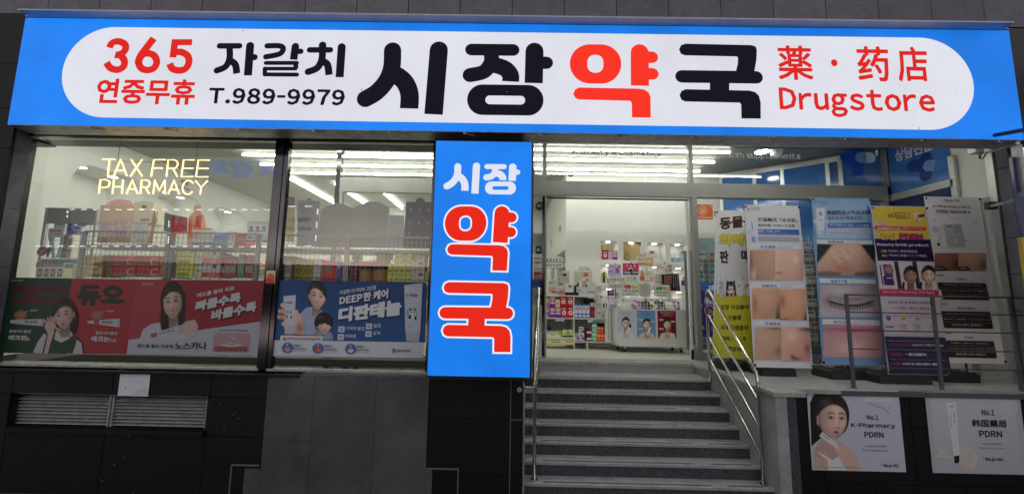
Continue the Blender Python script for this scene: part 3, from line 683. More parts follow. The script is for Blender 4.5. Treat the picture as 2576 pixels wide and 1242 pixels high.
# ================================================================ BIG SIGN
def shell(name, label, cat, x0, x1, y0, y1, z0, z1): return thing(name, label, cat, ((x0 + x1) / 2, (y0 + y1) / 2, z0))
SY = 4.3; sx0, sx1 = -5.555, 5.69; sz0, sz1 = 2.795, 4.085
bs = shell('shop_sign', 'long backlit blue lightbox sign with a white pill field running above the whole shop front', 'sign', sx0, sx1, SY, 4.58, sz0, sz1)
MB().box(sx0, sx1, SY + .012, 4.58, sz0, sz1).build('casing', M_galv, bs)
B('face', M_sblue, bs, sx0 + .008, sx1 - .008, SY, SY + .011, sz0 + .008, sz1 - .005)
ha, hb = at('Z', 46, 27, Y=4.2), at('Z', 2549, 62, Y=4.2)
cn = MB(); cn.prism([(ha.x, 4.2, ha.z), (sx0 + .06, SY, sz1 + .002), (sx1 - .06, SY, sz1 + .002), (hb.x, 4.2, ha.z)], (0, .0, .01)); cn.box(ha.x, hb.x, 4.19, 4.2, ha.z - .003, ha.z + .013); cn.box(sx0, sx1, SY, 4.6, sz1 + .013, sz1 + .025)
cn.build('rain_hood', mat('hood_paint', (.45, .45, .5), .4, noise=.1, nscale=6), bs)
for k in range(13):
    x = sx0 + .9 + k * .84; MB().box(x, x + .02, SY + .02, SY + .05, sz0 - .02, sz0 + .001).tube((x + .01, SY + .03, sz0 - .01), (x + .12, SY + .09, sz0 - .012), .006, 6).build('clip', M_galv, bs)
sh = Sheet.flat(SY, 'A'); sh.k = 2
zW0, zW1 = Zz('Z', 1270, 311, SY), Zz('Z', 1270, 82, SY); xW0, xW1 = X('A', 474, 590, SY), X('C', 2258, 570, SY)
sh.raw(rrect(xW0 - 0, -zW1, xW1, -zW0, (zW1 - zW0) / 2, 20), (255, 255, 255)); wf = MB()
for p in sh.mb.v[:]: pass
pill = MB(); pill.prism([(p[0], SY - .001, -p[1]) for p in rrect(xW0, -zW1, xW1, -zW0, (zW1 - zW0) / 2, 20)], (0, .0008, 0)); pill.build('white_field', M_swhite, bs)
sh = Sheet.flat(SY, 'A'); sh.k = 14; K = (17, 17, 27); RD = (222, 38, 30)
sh.stroke([(842, 370), (862, 335), (905, 321), (955, 338), (968, 370), (950, 405), (905, 425), (885, 425)], 54, RD, 'f', 'f'); sh.stroke([(890, 424), (930, 432), (957, 470), (950, 515), (905, 539), (850, 525), (820, 483)], 54, RD, 'f', 'f')
sh.done('lettering', M_signprint, bs); sh = Sheet.flat(SY, 'A'); sh.k = 14
sh.stroke([(1183, 298), (1120, 380), (1078, 440), (1064, 490)], 58, RD, 'f', 'f'); sh.stroke([(1064 + 0, 480), (1085, 525), (1134, 542), (1185, 525), (1206, 478), (1185, 430), (1134, 413), (1090, 432), (1064, 482)], 54, RD, 'r', 'r')
sh.done('lettering', M_signprint, bs); sh = Sheet.flat(SY, 'A'); sh.k = 14
sh.stroke([(1478, 328), (1325, 328)], 50, RD, 'f', 'f'); sh.stroke([(1348, 305), (1330, 445)], 52, RD, 'f', 'f'); sh.stroke([(1322, 428), (1355, 405), (1400, 405), (1445, 435), (1453, 485), (1425, 532), (1375, 545), (1325, 530), (1306, 492)], 54, RD, 'f', 'f')
sh.done('lettering', M_signprint, bs); sh = Sheet.flat(SY, 'A'); sh.k = 14; sh.text('연중무휴', 757, 603, 1492, 810, RD, bold=.03)
sh.done('lettering', M_signprint, bs); sh = Sheet.flat(SY, 'A'); sh.k = 14; sh.text('T.989-9979', 1612, 675, 2649, 815, K, bold=.035); sh.done('lettering', M_signprint, bs)
sh = Sheet.flat(SY, 'A'); sh.k = 14
for a in ([((1690, 356), (1842, 356)), 46], [((1766, 370), (1766, 450), (1735, 515), (1668, 545)), 50, 'f'], [((1766, 465), (1810, 500), (1821, 568)), 54, 'f', 'f'], [((1924, 355), (1907, 583)), 62, 'r', 'f'], [((1930, 443), (1958, 443)), 50, 'f'],
          [((2055, 356), (2150, 356), (2178, 378), (2150, 418), (2045, 440)), 44], [((2272, 360), (2258, 462)), 58, 'r', 'f'], [((2280, 398), (2313, 398)), 44, 'f'],
          [((2045, 487), (2283, 487)), 33], [((2275, 487), (2275, 532)), 38, 'f', 'f'], [((2285, 531), (2036, 531)), 30, 'f'], [((2037, 531), (2037, 575)), 34], [((2037, 575), (2284, 577)), 33],
          [((2481, 350), (2481, 385)), 58], [((2382, 387), (2540, 387)), 46], [((2480, 390), (2475, 460), (2440, 525), (2370, 555)), 54, 'f'], [((2475, 470), (2518, 500), (2531, 579)), 56, 'f', 'f'], [((2628, 365), (2612, 597)), 62, 'r', 'f']):
    sh.stroke(list(a[0]), a[1], K, *(a[2:]))
sh.done('lettering', M_signprint, bs)
def bq(c, u0, v0, u1, v1, sk=0): return [(u0, v0), (u1, v0 + sk), (u1, v1 + sk), (u0, v1)]
for chh, q, c_, col in (('시', [(385, 322), (1068, 330), (1045, 884), (372, 872)], 'B', K), ('장', [(1190, 325), (1876, 332), (1870, 893), (1180, 884)], 'B', K),
                        ('약', [(2005, 336), (2690, 344), (2687, 908), (2002, 897)], 'B', (250, 52, 36)), ('국', [(2820, 338), (3490, 346), (3484, 915), (2812, 906)], 'B', K)):
    g_ = Sheet.flat(SY, c_); g_.k = 14; glyph(g_, chh, q, col); g_.done('lettering', M_signprint, bs)
sh = Sheet.flat(SY, 'C'); sh.k = 14
sh.text('薬', 1003, 290, 1240, 512, RD, bold=.018); sh.done('lettering', M_signprint, bs); sh = Sheet.flat(SY, 'C'); sh.k = 14; sh.ell(1347, 378, 1392, 424, RD); sh.done('lettering_dot', M_signprint, bs); sh = Sheet.flat(SY, 'C'); sh.k = 14; sh.text('药', 1505, 295, 1730, 520, RD, bold=.02); sh.done('lettering', M_signprint, bs); sh = Sheet.flat(SY, 'C'); sh.k = 14; sh.text('店', 1757, 298, 1977, 522, RD, bold=.02)
sh.done('lettering', M_signprint, bs); sh = Sheet.flat(SY, 'C'); sh.k = 14; sh.text('Drugstore', 1015, 556, 2020, 755, RD, bold=.028); sh.done('lettering', M_signprint, bs)
# ================================================================ UPRIGHT SIGN
VY = 4.22; a = at('Z', 1097, 350, Y=VY); b = at('Z', 1342, 351, Y=VY); c_ = at('Z', 1069, 950, Y=VY); vx0, vx1 = (a.x + c_.x) / 2 + .0, (b.x + at('Z', 1338, 952, Y=VY).x) / 2; vz1, vz0 = a.z - .012, c_.z + .015
vs = thing('upright_sign', 'tall narrow backlit blue lightbox sign standing on the pillar left of the steps', 'sign', ((vx0 + vx1) / 2, VY + .1, vz0))
MB().box(vx0, vx1, VY + .012, YF - .002, vz0, vz1).build('casing', M_black, vs)
B('face', M_sblue, vs, vx0 + .012, vx1 - .022, VY, VY + .011, vz0 + .01, vz1 - .008)
def vl(ch, q, col, o=0, k=6):
    g_ = Sheet.flat(VY, 'E'); g_.k = k
    if o: glyph(g_, ch, q, (236, 240, 252), grow=o)
    g_.k = k + 4; glyph(g_, ch, q, col); return g_.done('lettering', M_signprint, vs)
W_ = (224, 228, 244); R2 = (232, 40, 24)
vl('시', [(1500, 276), (1788, 274), (1784, 524), (1494, 506)], W_); vl('장', [(1818, 278), (2112, 280), (2104, 530), (1812, 526)], W_)
vl('약', [(1508, 617), (2094, 620), (2052, 1142), (1496, 1128)], R2, .018)
gq = [(1507, 1241), (2078, 1244), (2056, 1798), (1484, 1790)]
gq = [(1650 + 37, 225), (2322, 232), (2292, 850), (1652, 846)]
g_ = Sheet.flat(VY, 'I'); g_.k = 6; glyph(g_, '국', [(1668, 220), (2330, 226), (2310, 858), (1640, 850)], (236, 240, 252), grow=.018); g_.k = 10
glyph(g_, '국', [(1668, 220), (2330, 226), (2310, 858), (1640, 850)], R2); g_.done('lettering', M_signprint, vs)

# ================================================================ LIGHTS OF THE SHOP
def tubes(label, x0, x1, y, n, m=None, grp='white fluorescent tube rows on the shop ceiling'):
    t_ = thing('tube_light', label, 'ceiling light', ((x0 + x1) / 2, y, ZC), grp); L = (x1 - x0) / n
    for i in range(n):
        B('tube', m or M_tube, t_, x0 + i * L + .015, x0 + (i + 1) * L - .015, y - .022, y + .022, ZC - .085, ZC - .058)
        B('holder', M_white, t_, x0 + i * L + .005, x0 + (i + 1) * L - .005, y - .012, y + .012, ZC - .057, ZC - .002)
tubes('nearest row of white tube lights across the shop ceiling', -.6, 4.07, 7.06, 4)
tubes('second row of white tube lights across the shop ceiling', -5.1, 4.07, 7.6, 8)
tubes('third row of white tube lights across the shop ceiling', -5.1, 4.07, 8.18, 8)
tubes('fourth row of white tube lights, left part of the shop ceiling', -5.1, -.8, 8.75, 4)
tubes('added unseen row of tube lights brightening the shop behind the left windows', -6.6, -1.2, 5.75, 5, M_fill_tube)  # this row and the next are added out of view to brighten the shop
tubes('second added unseen row of tube lights brightening the shop behind the left windows', -6.6, -1.2, 6.5, 5, M_fill_tube)
for i, (x, y0, y1, nm) in enumerate(((-5.0, 9.2, 12.4, 'leftmost'), (-4.1, 9.6, 12.4, 'middle'), (-3.14, 9.6, 12.4, 'rightmost'))):
    t_ = thing('tube_light', nm + ' of the three tube lights running away from the window deep in the shop', 'ceiling light', (x, y0, ZC))
    for k in range(3):
        a = y0 + (y1 - y0) * k / 3; B('tube', M_tube, t_, x - .022, x + .022, a + .01, a + (y1 - y0) / 3 - .01, ZC - .085, ZC - .058)
def disc(name, m, parent, c, r, th=.01, ax='z', n=16):
    c = Vector(c); d = Vector((0, 0, th)) if ax == 'z' else Vector((0, th, 0)); return MB().tube(c, c + d, r, n).build(name, m, parent)
ORD = ('first', 'second', 'third', 'fourth')
def downlight(label, x, y, z, r=.05, cat='downlight', grp=None, m=None):
    t_ = thing('downlight', label, cat, (x, y, z), grp); disc('rim', M_white, t_, (x, y, z - .006), r * 1.15, .006); disc('lens', m or M_spot, t_, (x, y, z - .01), r, .0035)
for i in range(4):
    for j in range(3):
        a0, a1, _, z1 = holes[i + 4 * 0 if 0 else i * 3 + j]
        downlight('spot in the top of the %s alcove from the left, %s row, behind the trolley' % (ORD[i], ('top', 'middle', 'bottom')[j]), X1 + (a0 + a1) / 2, YB + .09, z1, .045, grp='spots in the back wall alcoves')
for i, (a, b) in enumerate(al):
    for k in (.3, .72): downlight('%s spot in the %s round-cornered alcove of the left wall' % ('near' if k < .5 else 'far', ORD[i]), XL - .3, a + (b - a) * k, zt, .07, grp='spots in the left wall alcoves')
p = at('C', 912, 962, Z=ZC); downlight('round ceiling spot in front of the blue windows behind the transom', p.x, p.y, ZC, .11, m=M_spot2)

for nm, y in (('single', 5.15),):
    t_ = thing('tube_light', nm + ' row of white tube lights under the porch ceiling behind the big sign', 'ceiling light', (3.1, y, 3.7), None)
    for k in range(4): B('tube', M_tube3, t_, .7 + k * 1.25, 1.92 + k * 1.25, y - .02, y + .02, 3.69, 3.725)

# ceiling cassette, cameras, exit sign
a, b = at('E', 1175, 245, Z=ZC), at('E', 1400, 300, Z=ZC)
ac = thing('ceiling_cassette', 'square white air conditioner cassette in the ceiling behind the narrower window', 'air conditioner', (a.x + .4, a.y, ZC))
MB().box(a.x, a.x + .85, a.y - .8, a.y, ZC - .04, ZC - .002).build('body', M_white, ac, .01); MB().box(a.x + .2, a.x + .65, a.y - .6, a.y - .2, ZC - .05, ZC - .041).build('grille', M_shelf, ac)
def dome(label, c, r, m=M_black):
    t_ = thing('dome_camera', label, 'camera', c); disc('base', M_white, t_, (c[0], c[1], c[2] - .03), r * 1.3, .03)
    mb = MB(); prof = [(r * math.cos(t), -r * math.sin(t)) for t in [math.pi / 2 * k / 5 for k in range(6)]]
    for k in range(5): mb.tube((c[0], c[1], c[2] - .03 + prof[k][1]), (c[0], c[1], c[2] - .03 + prof[k + 1][1]), prof[k][0], 14, r2=max(prof[k + 1][0], .001))
    mb.build('bubble', m, t_, smooth=True)
p = at('F', 532, 440, Z=ZC - .05); dome('small dark dome camera under the ceiling seen through the transom', (p.x, p.y, ZC), .09)
p = at('G', 735, 165, Z=ZC - .05); dome('white dome camera on the ceiling beside the exit sign', (p.x, min(p.y, 9), ZC), .1, M_white)
YX = YD + .35; a, b = at('G', 940, 92, Y=YX), at('G', 1022, 168, Y=YX)
ex = thing('exit_sign', 'green emergency exit sign with a running figure under the ceiling', 'exit sign', ((a.x + b.x) / 2, YX, b.z))
B('case', M_white, ex, a.x, b.x, YX, YX + .06, b.z, a.z, bevel=.008); e_ = Sheet.flat(YX, 'G'); e_.k = 4
e_.rect(946, 98, 1015, 160, (90, 215, 160)); e_.rect(968, 104, 998, 156, (235, 250, 240)); e_.ell(985, 108, 993, 117, (20, 130, 80))
for q in ([(986, 119), (980, 134)], [(985, 122), (995, 130)], [(984, 123), (974, 129)], [(980, 133), (990, 142), (988, 152)], [(979, 134), (974, 144), (966, 147)]): e_.stroke(q, 5, (20, 130, 80))
e_.done('panel', M_signprint, ex)

# transom lettering
t1 = Sheet.flat(YD - .001, 'F'); t1.k = 4; t1.text('K-Beauty & Cosmetics', 553, 198, 1405, 270, (64, 68, 62), bold=.022, quad=[(553, 192), (1408, 214), (1405, 276), (552, 258)])
tag(t1.done('window_lettering', M_vinyl, None), 'grey words K-Beauty & Cosmetics stuck on the transom above the open doorway', 'lettering')
t1 = Sheet.flat(YD - .001, 'C'); t1.k = 4; t1.text('Health supplements', 0, 0, 0, 0, (205, 208, 205), bold=.02, quad=[(625, 962), (1156, 972), (1156, 1022), (625, 1008)])
tag(t1.done('window_lettering', M_vinyl, None), 'pale words Health supplements stuck on the transom right of the doorway', 'lettering')
# blue plus-shaped capsule emblem on the glass and on the return window
def plus(sh, u0, v0, u1, v1, c1, c2):
    w_, h_ = u1 - u0, v1 - v0; r = .17
    sh.stroke([(u0 + .5 * w_, v0 + r * h_), (u0 + .5 * w_, v1 - r * h_)], w_ * .32, c1); sh.stroke([(u0 + .17 * w_, v0 + .45 * h_), (u0 + .62 * w_, v0 + .45 * h_)], w_ * .32, c1)
    sh.stroke([(u0 + .58 * w_, v0 + .45 * h_), (u0 + .83 * w_, v0 + .45 * h_)], w_ * .3, (110, 150, 205)); sh.stroke([(u0 + .74 * w_, v0 + .45 * h_), (u0 + .84 * w_, v0 + .45 * h_)], w_ * .3, c2, 'f', 'r')
p1 = Sheet.flat(YD - .002, 'G'); p1.k = 3; plus(p1, 1170, 92, 1420, 330, (14, 66, 168), (215, 225, 235)); tag(p1.done('glass_emblem', M_vinyl, None), 'deep blue plus-shaped capsule emblem on the transom glass at the right', 'emblem')
gp = MB(); a, b = at('G', 1195, 95, Y=YD), at('G', 1480, 400, Y=YD); gp.box(a.x, b.x, YD + .03, YD + .035, b.z, a.z); tag(gp.build('privacy_film', M_blue, None), 'blue film covering the last transom pane behind the plus emblem', 'window film')
rp = Sheet((XR - .002, 6, 1), (0, -1, 0), (-1, 0, 0), 'U'); rp.k = 3
plus(rp, 270, 335, 600, 560, (12, 45, 120), (60, 105, 175)); tag(rp.done('glass_emblem', M_vinyl, None), 'dark plus-shaped emblem on the blue return window of the porch', 'emblem')
rp = Sheet((XR - .004, 6, 1), (0, -1, 0), (-1, 0, 0), 'U'); rp.k = 3
rp.text('상담전문약국', 0, 0, 0, 0, (205, 210, 214), bold=.04, quad=[(165, 300), (700, 130), (700, 232), (168, 412)]); tag(rp.done('window_lettering', M_vinyl, None), 'slanting pale Korean lettering on the blue return window, cut off by the big sign', 'lettering')
rp = Sheet.flat(YD - .003, 'G'); rp.k = 3; rp.text('상', 1478, 195, 1510, 262, (170, 185, 200), bold=.03); rp.done('x', M_vinyl, None); 
o_ = bpy.data.objects['x']; o_.name = 'window_lettering.mark'; o_.name = 'painted_reflection'; tag(o_, 'painted reflection of a pale Korean syllable at the dark edge beside the blue return window', 'lettering')  # reflection of the lettering, drawn as pale vinyl on the glass

# ================================================================ LEFT WINDOW: neon words
NY = YW + .12
def neon():
    an, bn = at('D', 800, 440, Y=NY), at('D', 1690, 240, Y=NY)
    t_ = thing('neon_sign', 'glowing amber tube sign reading TAX FREE PHARMACY hung behind the left window', 'neon sign', ((an.x + bn.x) / 2, NY, an.z))
    rows = (('TAX FREE', [(828, 925), (915, 1020), (1050, 1148), None, (1215, 1330), (1338, 1435), (1458, 1562), (1575, 1685)], 246, 380, 0),
            ('PHARMACY', [(795, 885), (905, 990), (1018, 1105), (1128, 1208), (1232, 1330), (1352, 1440), (1462, 1555), (1572, 1670)], 410, 522, 0))
    SK = {'T': [[(0, 0), (1, 0)], [(.55, 0), (.4, 1)]], 'A': [[(0, 1), (.55, 0), (1, 1)], [(.22, .66), (.84, .66)]], 'X': [[(.05, 0), (.95, 1)], [(.95, 0), (0, 1)]],
          'F': [[(1, 0), (.2, 0), (0, 1)], [(.1, .5), (.8, .5)]], 'R': [[(0, 1), (.15, 0), (.65, 0), (.9, .1), (.95, .25), (.85, .45), (.6, .52), (.1, .52)], [(.55, .52), (.9, 1)]],
          'E': [[(1, 0), (.18, 0), (0, 1), (.88, 1)], [(.1, .5), (.9, .5)]], 'P': [[(0, 1), (.15, 0), (.65, 0), (.92, .1), (.97, .28), (.85, .5), (.55, .56), (.1, .56)]],
          'H': [[(.12, 0), (0, 1)], [(1, 0), (.88, 1)], [(.06, .5), (.95, .5)]], 'M': [[(0, 1), (.15, 0), (.5, .75), (.95, 0), (.98, 1)]],
          'C': [[(.98, .2), (.8, .04), (.5, 0), (.2, .18), (.05, .5), (.12, .82), (.4, 1), (.7, .97), (.9, .8)]], 'Y': [[(0, 0), (.45, .5), (1, 0)], [(.45, .5), (.38, 1)]]}
    for word, xs, v0, v1, _ in rows:
        for ch, q in zip(word, xs):
            if q is None: continue
            mb, mc = MB(), MB(); k = (q[0] - 800) / 900
            for ln in SK[ch]:
                pts = [at('D', q[0] + (q[1] - q[0]) * a, v0 + k * 8 + (v1 - v0) * b, Y=NY) for a, b in ln]; mb.path(pts, .0085, 6); mc.path([p + Vector((0, -.006, 0)) for p in pts], .005, 6)
            l_ = mb.build('letter', M_neon, t_); mc.build('glow_core', M_neonc, l_)
    w1 = MB(); w1.path([at('D', *q, Y=NY) for q in ((975, 95), (962, 150), (948, 245), (1000, 262), (1250, 272), (1550, 262), (1585, 250))], .003, 5); w1.path([at('D', *q, Y=NY) for q in ((1592, 110), (1588, 180), (1578, 250))], .002, 5)
    w1.build('cable', M_black, t_)
neon()
tx = Sheet((XL + .001, 7, 1), (0, 1, 0), (1, 0, 0), 'D'); tx.k = 3
q0 = Sheet.flat(9.2, 'D'); q0.k = 2; q0.text('부외품', 0, 0, 0, 0, (60, 66, 60), bold=.03, quad=[(1458, 405), (1515, 420), (1508, 460), (1455, 445)]); q0.text('External Product', 0, 0, 0, 0, (70, 74, 68), bold=.02, quad=[(1432, 452), (1530, 478), (1528, 500), (1430, 474)])
q1 = Sheet((XL + .004, 7, 1), (0, 1, 0), (1, 0, 0), 'D'); q1.k = 2; q1.text('부외품', 0, 0, 0, 0, (60, 66, 60), bold=.03, quad=[(1458, 403), (1515, 420), (1510, 462), (1455, 443)]); q1.text('External Product', 0, 0, 0, 0, (70, 74, 68), bold=.02, quad=[(1432, 450), (1530, 478), (1528, 500), (1430, 474)])
tag(q1.done('wall_lettering', M_vinyl, None), 'small dark shelf heading on the white left wall between two alcoves', 'lettering')

# ================================================================ WIRE RACKS BEHIND THE WINDOWS
RY = 5.02
def post(parent, c, u, w_, v0, v1, Y=RY):
    a, b = at(c, u, v0, Y=Y), at(c, u, v1, Y=Y); x = (a.x + b.x) / 2; mb = MB().box(x - w_, x + w_, Y, Y + .035, b.z - .4, a.z)
    o = mb.build('upright', M_shelf, parent); sl = MB(); z = a.z - .03
    while z > b.z - .1:
        for d in (-.45, .45): sl.box(x + d * w_ - .005, x + d * w_ + .005, Y - .0015, Y + .01, z - .011, z + .011)
        z -= .034
    sl.build('slot_row', M_black, o); return x
def mesh(parent, x0, x1, z0, z1, Y=RY + .01, st=.057):
    mb = MB(); x = x0 + .01
    while x < x1: mb.box(x - .0022, x + .0022, Y, Y + .004, z0, z1); x += st
    z = z1
    while z > z0: mb.box(x0, x1, Y + .005, Y + .009, z - .0022, z + .0022); z -= st
    mb.box(x0, x1, Y - .002, Y + .012, z1, z1 + .02)
    return tag(mb.build('wire_panel', M_wire, parent), kind=None)
zsh = at('Q', 300, 770, Y=RY).z; zsh2 = 1 + (at('Q', 900, 1195, Y=RY).z - 1) - .03; zm = at('Q', 300, 565, Y=RY).z
def rack(label, segs, xL, xR):
    t_ = thing('wire_rack', label, 'shelving', ((xL + xR) / 2, RY, zsh2 - .3)); return t_
rk = rack('grey shelving with a wire mesh back facing the wide left window', 0, -3, -1)
xa = post(rk, 'P', 1110, .022, 560, 1190); xb = post(rk, 'Q', 500, .02, 565, 1190); xb2 = post(rk, 'Q', 555, .018, 565, 1190); xc = post(rk, 'Q', 1712, .024, 575, 1190)
mesh(rk, xa, xb, zsh2 - .05, zm); mesh(rk, xb2, xc, zsh2 - .05, zm)
for a, b in ((xa - .02, xb), (xb2, xc + .02)):
    B('shelf', M_shelf, rk, a, b, RY + .02, RY + .42, zsh - .0, zsh + .035); B('shelf', M_shelf, rk, a, b, RY + .02, RY + .42, zsh2 - .02, zsh2)
rk2 = rack('grey shelving with a wire mesh back behind the narrower window', 0, -3, -1)
xd = X('R', 170, 900, RY); xe = post(rk2, 'R', 1020, .03, 590, 1180); xf = X('R', 2100, 900, RY)
mesh(rk2, xd, xe, zsh2 - .05, zm - .01); mesh(rk2, xe, xf, zsh2 - .05, zm - .01)
B('shelf', M_shelf, rk2, xc + .03, xf, RY + .02, RY + .42, zsh + .0, zsh + .035); B('shelf', M_shelf, rk2, xc + .03, xf, RY + .02, RY + .42, zsh2 - .02, zsh2)
# left small wire display with grey header
dk = thing('wire_display', 'tall narrow wire display with grey header board left of the racks', 'display stand', (X('P', 900, 700, 5.25), 5.25, 1))
a, b = at('P', 655, 235, Y=5.25), at('P', 1350, 1190, Y=5.25); x0 = X('P', 590, 700, 5.25); x1 = X('P', 1290, 700, 5.25)
mesh(dk, x0, x1, b.z, a.z - .2, 5.27, .115); B('header', M_frame, dk, x0, x1, 5.25, 5.27, a.z - .21, a.z)
for x in (x0, x1): B('upright', M_shelf, dk, x - .02, x + .005, 5.24, 5.26, b.z, a.z)

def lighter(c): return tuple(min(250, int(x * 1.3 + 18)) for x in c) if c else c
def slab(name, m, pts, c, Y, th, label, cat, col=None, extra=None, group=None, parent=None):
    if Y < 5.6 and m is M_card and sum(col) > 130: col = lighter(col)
    """upright board cut to the outline read off the photo"""
    P_ = [at(c, u, v, Y=Y) for u, v in pts]; xs = [p.x for p in P_]; o = thing(name, label, cat, (sum(xs) / len(xs), Y, min(p.z for p in P_)), group) if extra else None
    ar = sum(P_[i].x * P_[(i + 1) % len(P_)].z - P_[(i + 1) % len(P_)].x * P_[i].z for i in range(len(P_)))
    if ar < 0: P_ = P_[::-1]
    mb = MB().prism(P_, (0, th, 0), col); b = mb.build(name if not extra else 'board', m, o)
    if not extra: tag(b, label, cat, group); return b
    s_ = Sheet.flat(Y, c); s_.k = 3; extra(s_); s_.done('print', M_vinyl, o); return o
def dark(c, k): return tuple(int(x * k) for x in c)
BUILT = {}
def carton(c, u0, v0, u1, v1, Y, dep, col, label, cat='carton', front=None, group=None, name='carton', m=None, zb=None):
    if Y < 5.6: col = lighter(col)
    a, b = at(c, (u0 + u1) / 2, v0, Y=Y), at(c, (u0 + u1) / 2, v1, Y=Y); xa_, xb_ = at(c, u0, (v0 + v1) / 2, Y=Y).x, at(c, u1, (v0 + v1) / 2, Y=Y).x
    z0 = b.z if zb is None else zb
    mb = MB().box(xa_ + .001, xb_ - .001, Y, Y + dep, z0, a.z, col)
    if front:
        s_ = Sheet((0, Y, 0), (1, 0, 0), (0, -1, 0), c); s_.k = 3; s_.mb = mb; front(s_, u0, v0, u1, v1)
    o = mb.build(name, m or M_card, None); return tag(o, label, cat, group)
def band(cols):   # stripes / blocks in fractions of the face
    def f(s, u0, v0, u1, v1):
        for it in cols:
            if it[0] == 'r': s.rect(u0 + (u1 - u0) * it[1], v0 + (v1 - v0) * it[2], u0 + (u1 - u0) * it[3], v0 + (v1 - v0) * it[4], it[5])
            elif it[0] == 'e': s.ell(u0 + (u1 - u0) * it[1], v0 + (v1 - v0) * it[2], u0 + (u1 - u0) * it[3], v0 + (v1 - v0) * it[4], it[5], it[6] if len(it) > 6 else None)
            else: s.text(it[6], u0 + (u1 - u0) * it[1], v0 + (v1 - v0) * it[2], u0 + (u1 - u0) * it[3], v0 + (v1 - v0) * it[4], it[5], bold=.03 if len(it) < 8 else it[7])
    return f
LY = RY + .06
# --- lower shelf of the wide window
TAN = (190, 145, 95); RDC = (165, 30, 38)
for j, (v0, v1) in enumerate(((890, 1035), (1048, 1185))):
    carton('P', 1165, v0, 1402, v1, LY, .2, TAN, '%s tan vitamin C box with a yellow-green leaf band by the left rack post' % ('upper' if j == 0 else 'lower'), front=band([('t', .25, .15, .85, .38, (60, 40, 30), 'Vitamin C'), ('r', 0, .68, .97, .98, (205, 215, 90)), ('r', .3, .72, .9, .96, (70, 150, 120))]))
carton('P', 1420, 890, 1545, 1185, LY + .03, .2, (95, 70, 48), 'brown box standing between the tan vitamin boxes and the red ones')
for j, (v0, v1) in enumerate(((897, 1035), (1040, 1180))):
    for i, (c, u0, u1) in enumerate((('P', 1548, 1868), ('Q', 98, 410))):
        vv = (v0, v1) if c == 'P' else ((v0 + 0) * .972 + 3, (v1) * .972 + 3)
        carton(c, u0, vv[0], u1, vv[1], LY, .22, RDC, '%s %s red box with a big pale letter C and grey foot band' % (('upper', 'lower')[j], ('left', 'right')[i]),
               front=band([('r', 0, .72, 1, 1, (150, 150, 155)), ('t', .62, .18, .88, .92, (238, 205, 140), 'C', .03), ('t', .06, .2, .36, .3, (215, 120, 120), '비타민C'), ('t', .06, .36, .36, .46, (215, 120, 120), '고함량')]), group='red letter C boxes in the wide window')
for j in range(2): carton('Q', 415, 880 + j * 130, 497, 1005 + j * 130, LY, .2, (190, 60, 60), '%s narrow red box with a round fruit slice by the middle rack post' % ('upper', 'lower')[j], front=band([('e', .2, .3, .95, .85, (235, 150, 140)), ('e', .3, .4, .85, .75, (190, 60, 60))]))
for i, (u0, u1, cc, nm) in enumerate(((500, 595, (165, 60, 75), 'maroon topped'), (600, 680, (85, 140, 175), 'pale blue topped'), (685, 770, (180, 60, 70), 'red topped'), (778, 872, (30, 130, 95), 'green topped'))):
    carton('P', u0, 992, u1, 1195, LY - .01, .15, (185, 190, 180), nm + ' toothpaste box at the left end of the window', front=band([('r', 0, 0, 1, .28, cc), ('t', .15, .1, .85, .18, (230, 230, 230), 'ECO'), ('r', .25, .4, .75, .95, dark(cc, .55)), ('r', .38, .55, .62, .8, (205, 200, 120))]))
carton('P', 876, 1005, 1000, 1195, LY, .2, (200, 215, 150), 'pale green side box next to the toothpaste boxes', front=band([('r', 0, 0, 1, .32, (40, 140, 100))]))
slab('display_board', M_plastic, [(585, 940), (1060, 940), (1078, 955), (1078, 1195), (548, 1195), (562, 960)], 'P', LY + .2, .01, 'teal blue display board behind the toothpaste boxes', 'display board', (70, 135, 165), lambda s: s.text('ECO 46', 690, 975, 880, 1005, (20, 40, 60), bold=.03))
carton('Q', 588, 830, 668, 1170, LY + .02, .25, (120, 120, 122), 'plain grey stacked boxes right of the middle rack post')
for j, (u0, v0, u1, v1) in enumerate(((640, 822, 880, 988), (634, 993, 866, 1160))):
    carton('Q', u0, v0, u1, v1, LY, .22, (205, 195, 75), '%s olive yellow carton printed 3000' % ('upper', 'lower')[j], front=band([('t', .12, .3, .42, .42, (60, 60, 30), '마그네슘'), ('t', .5, .3, .84, .42, (60, 60, 30), '3000'), ('r', .1, .6, .7, .9, (180, 185, 70))]))
    carton('Q', u1 + 2, v0 + 6, u1 + 105, v1, LY + .02, .2, (190, 195, 185), '%s whitish box with a yellow motif beside the yellow cartons' % ('upper', 'lower')[j], front=band([('e', .3, .3, .9, .6, (215, 210, 120))]))
for j, (u0, v0, u1, v1) in enumerate(((1010, 820, 1215, 905), (995, 910, 1240, 985), (985, 990, 1220, 1095), (970, 1100, 1215, 1165))):
    carton('Q', u0, v0, u1, v1, LY, .25, (170, 170, 172) if j % 2 == 0 else (180, 40, 45), '%s carton of the grey and red stack behind the mesh' % ('topmost', 'second', 'third', 'lowest')[j], front=band([('r', .62, 0, .75, .5, (190, 60, 60))] if j % 2 == 0 else [('r', 0, .8, 1, 1, (230, 230, 230)), ('t', .4, .1, .7, .7, (240, 200, 180), 'CD')]))
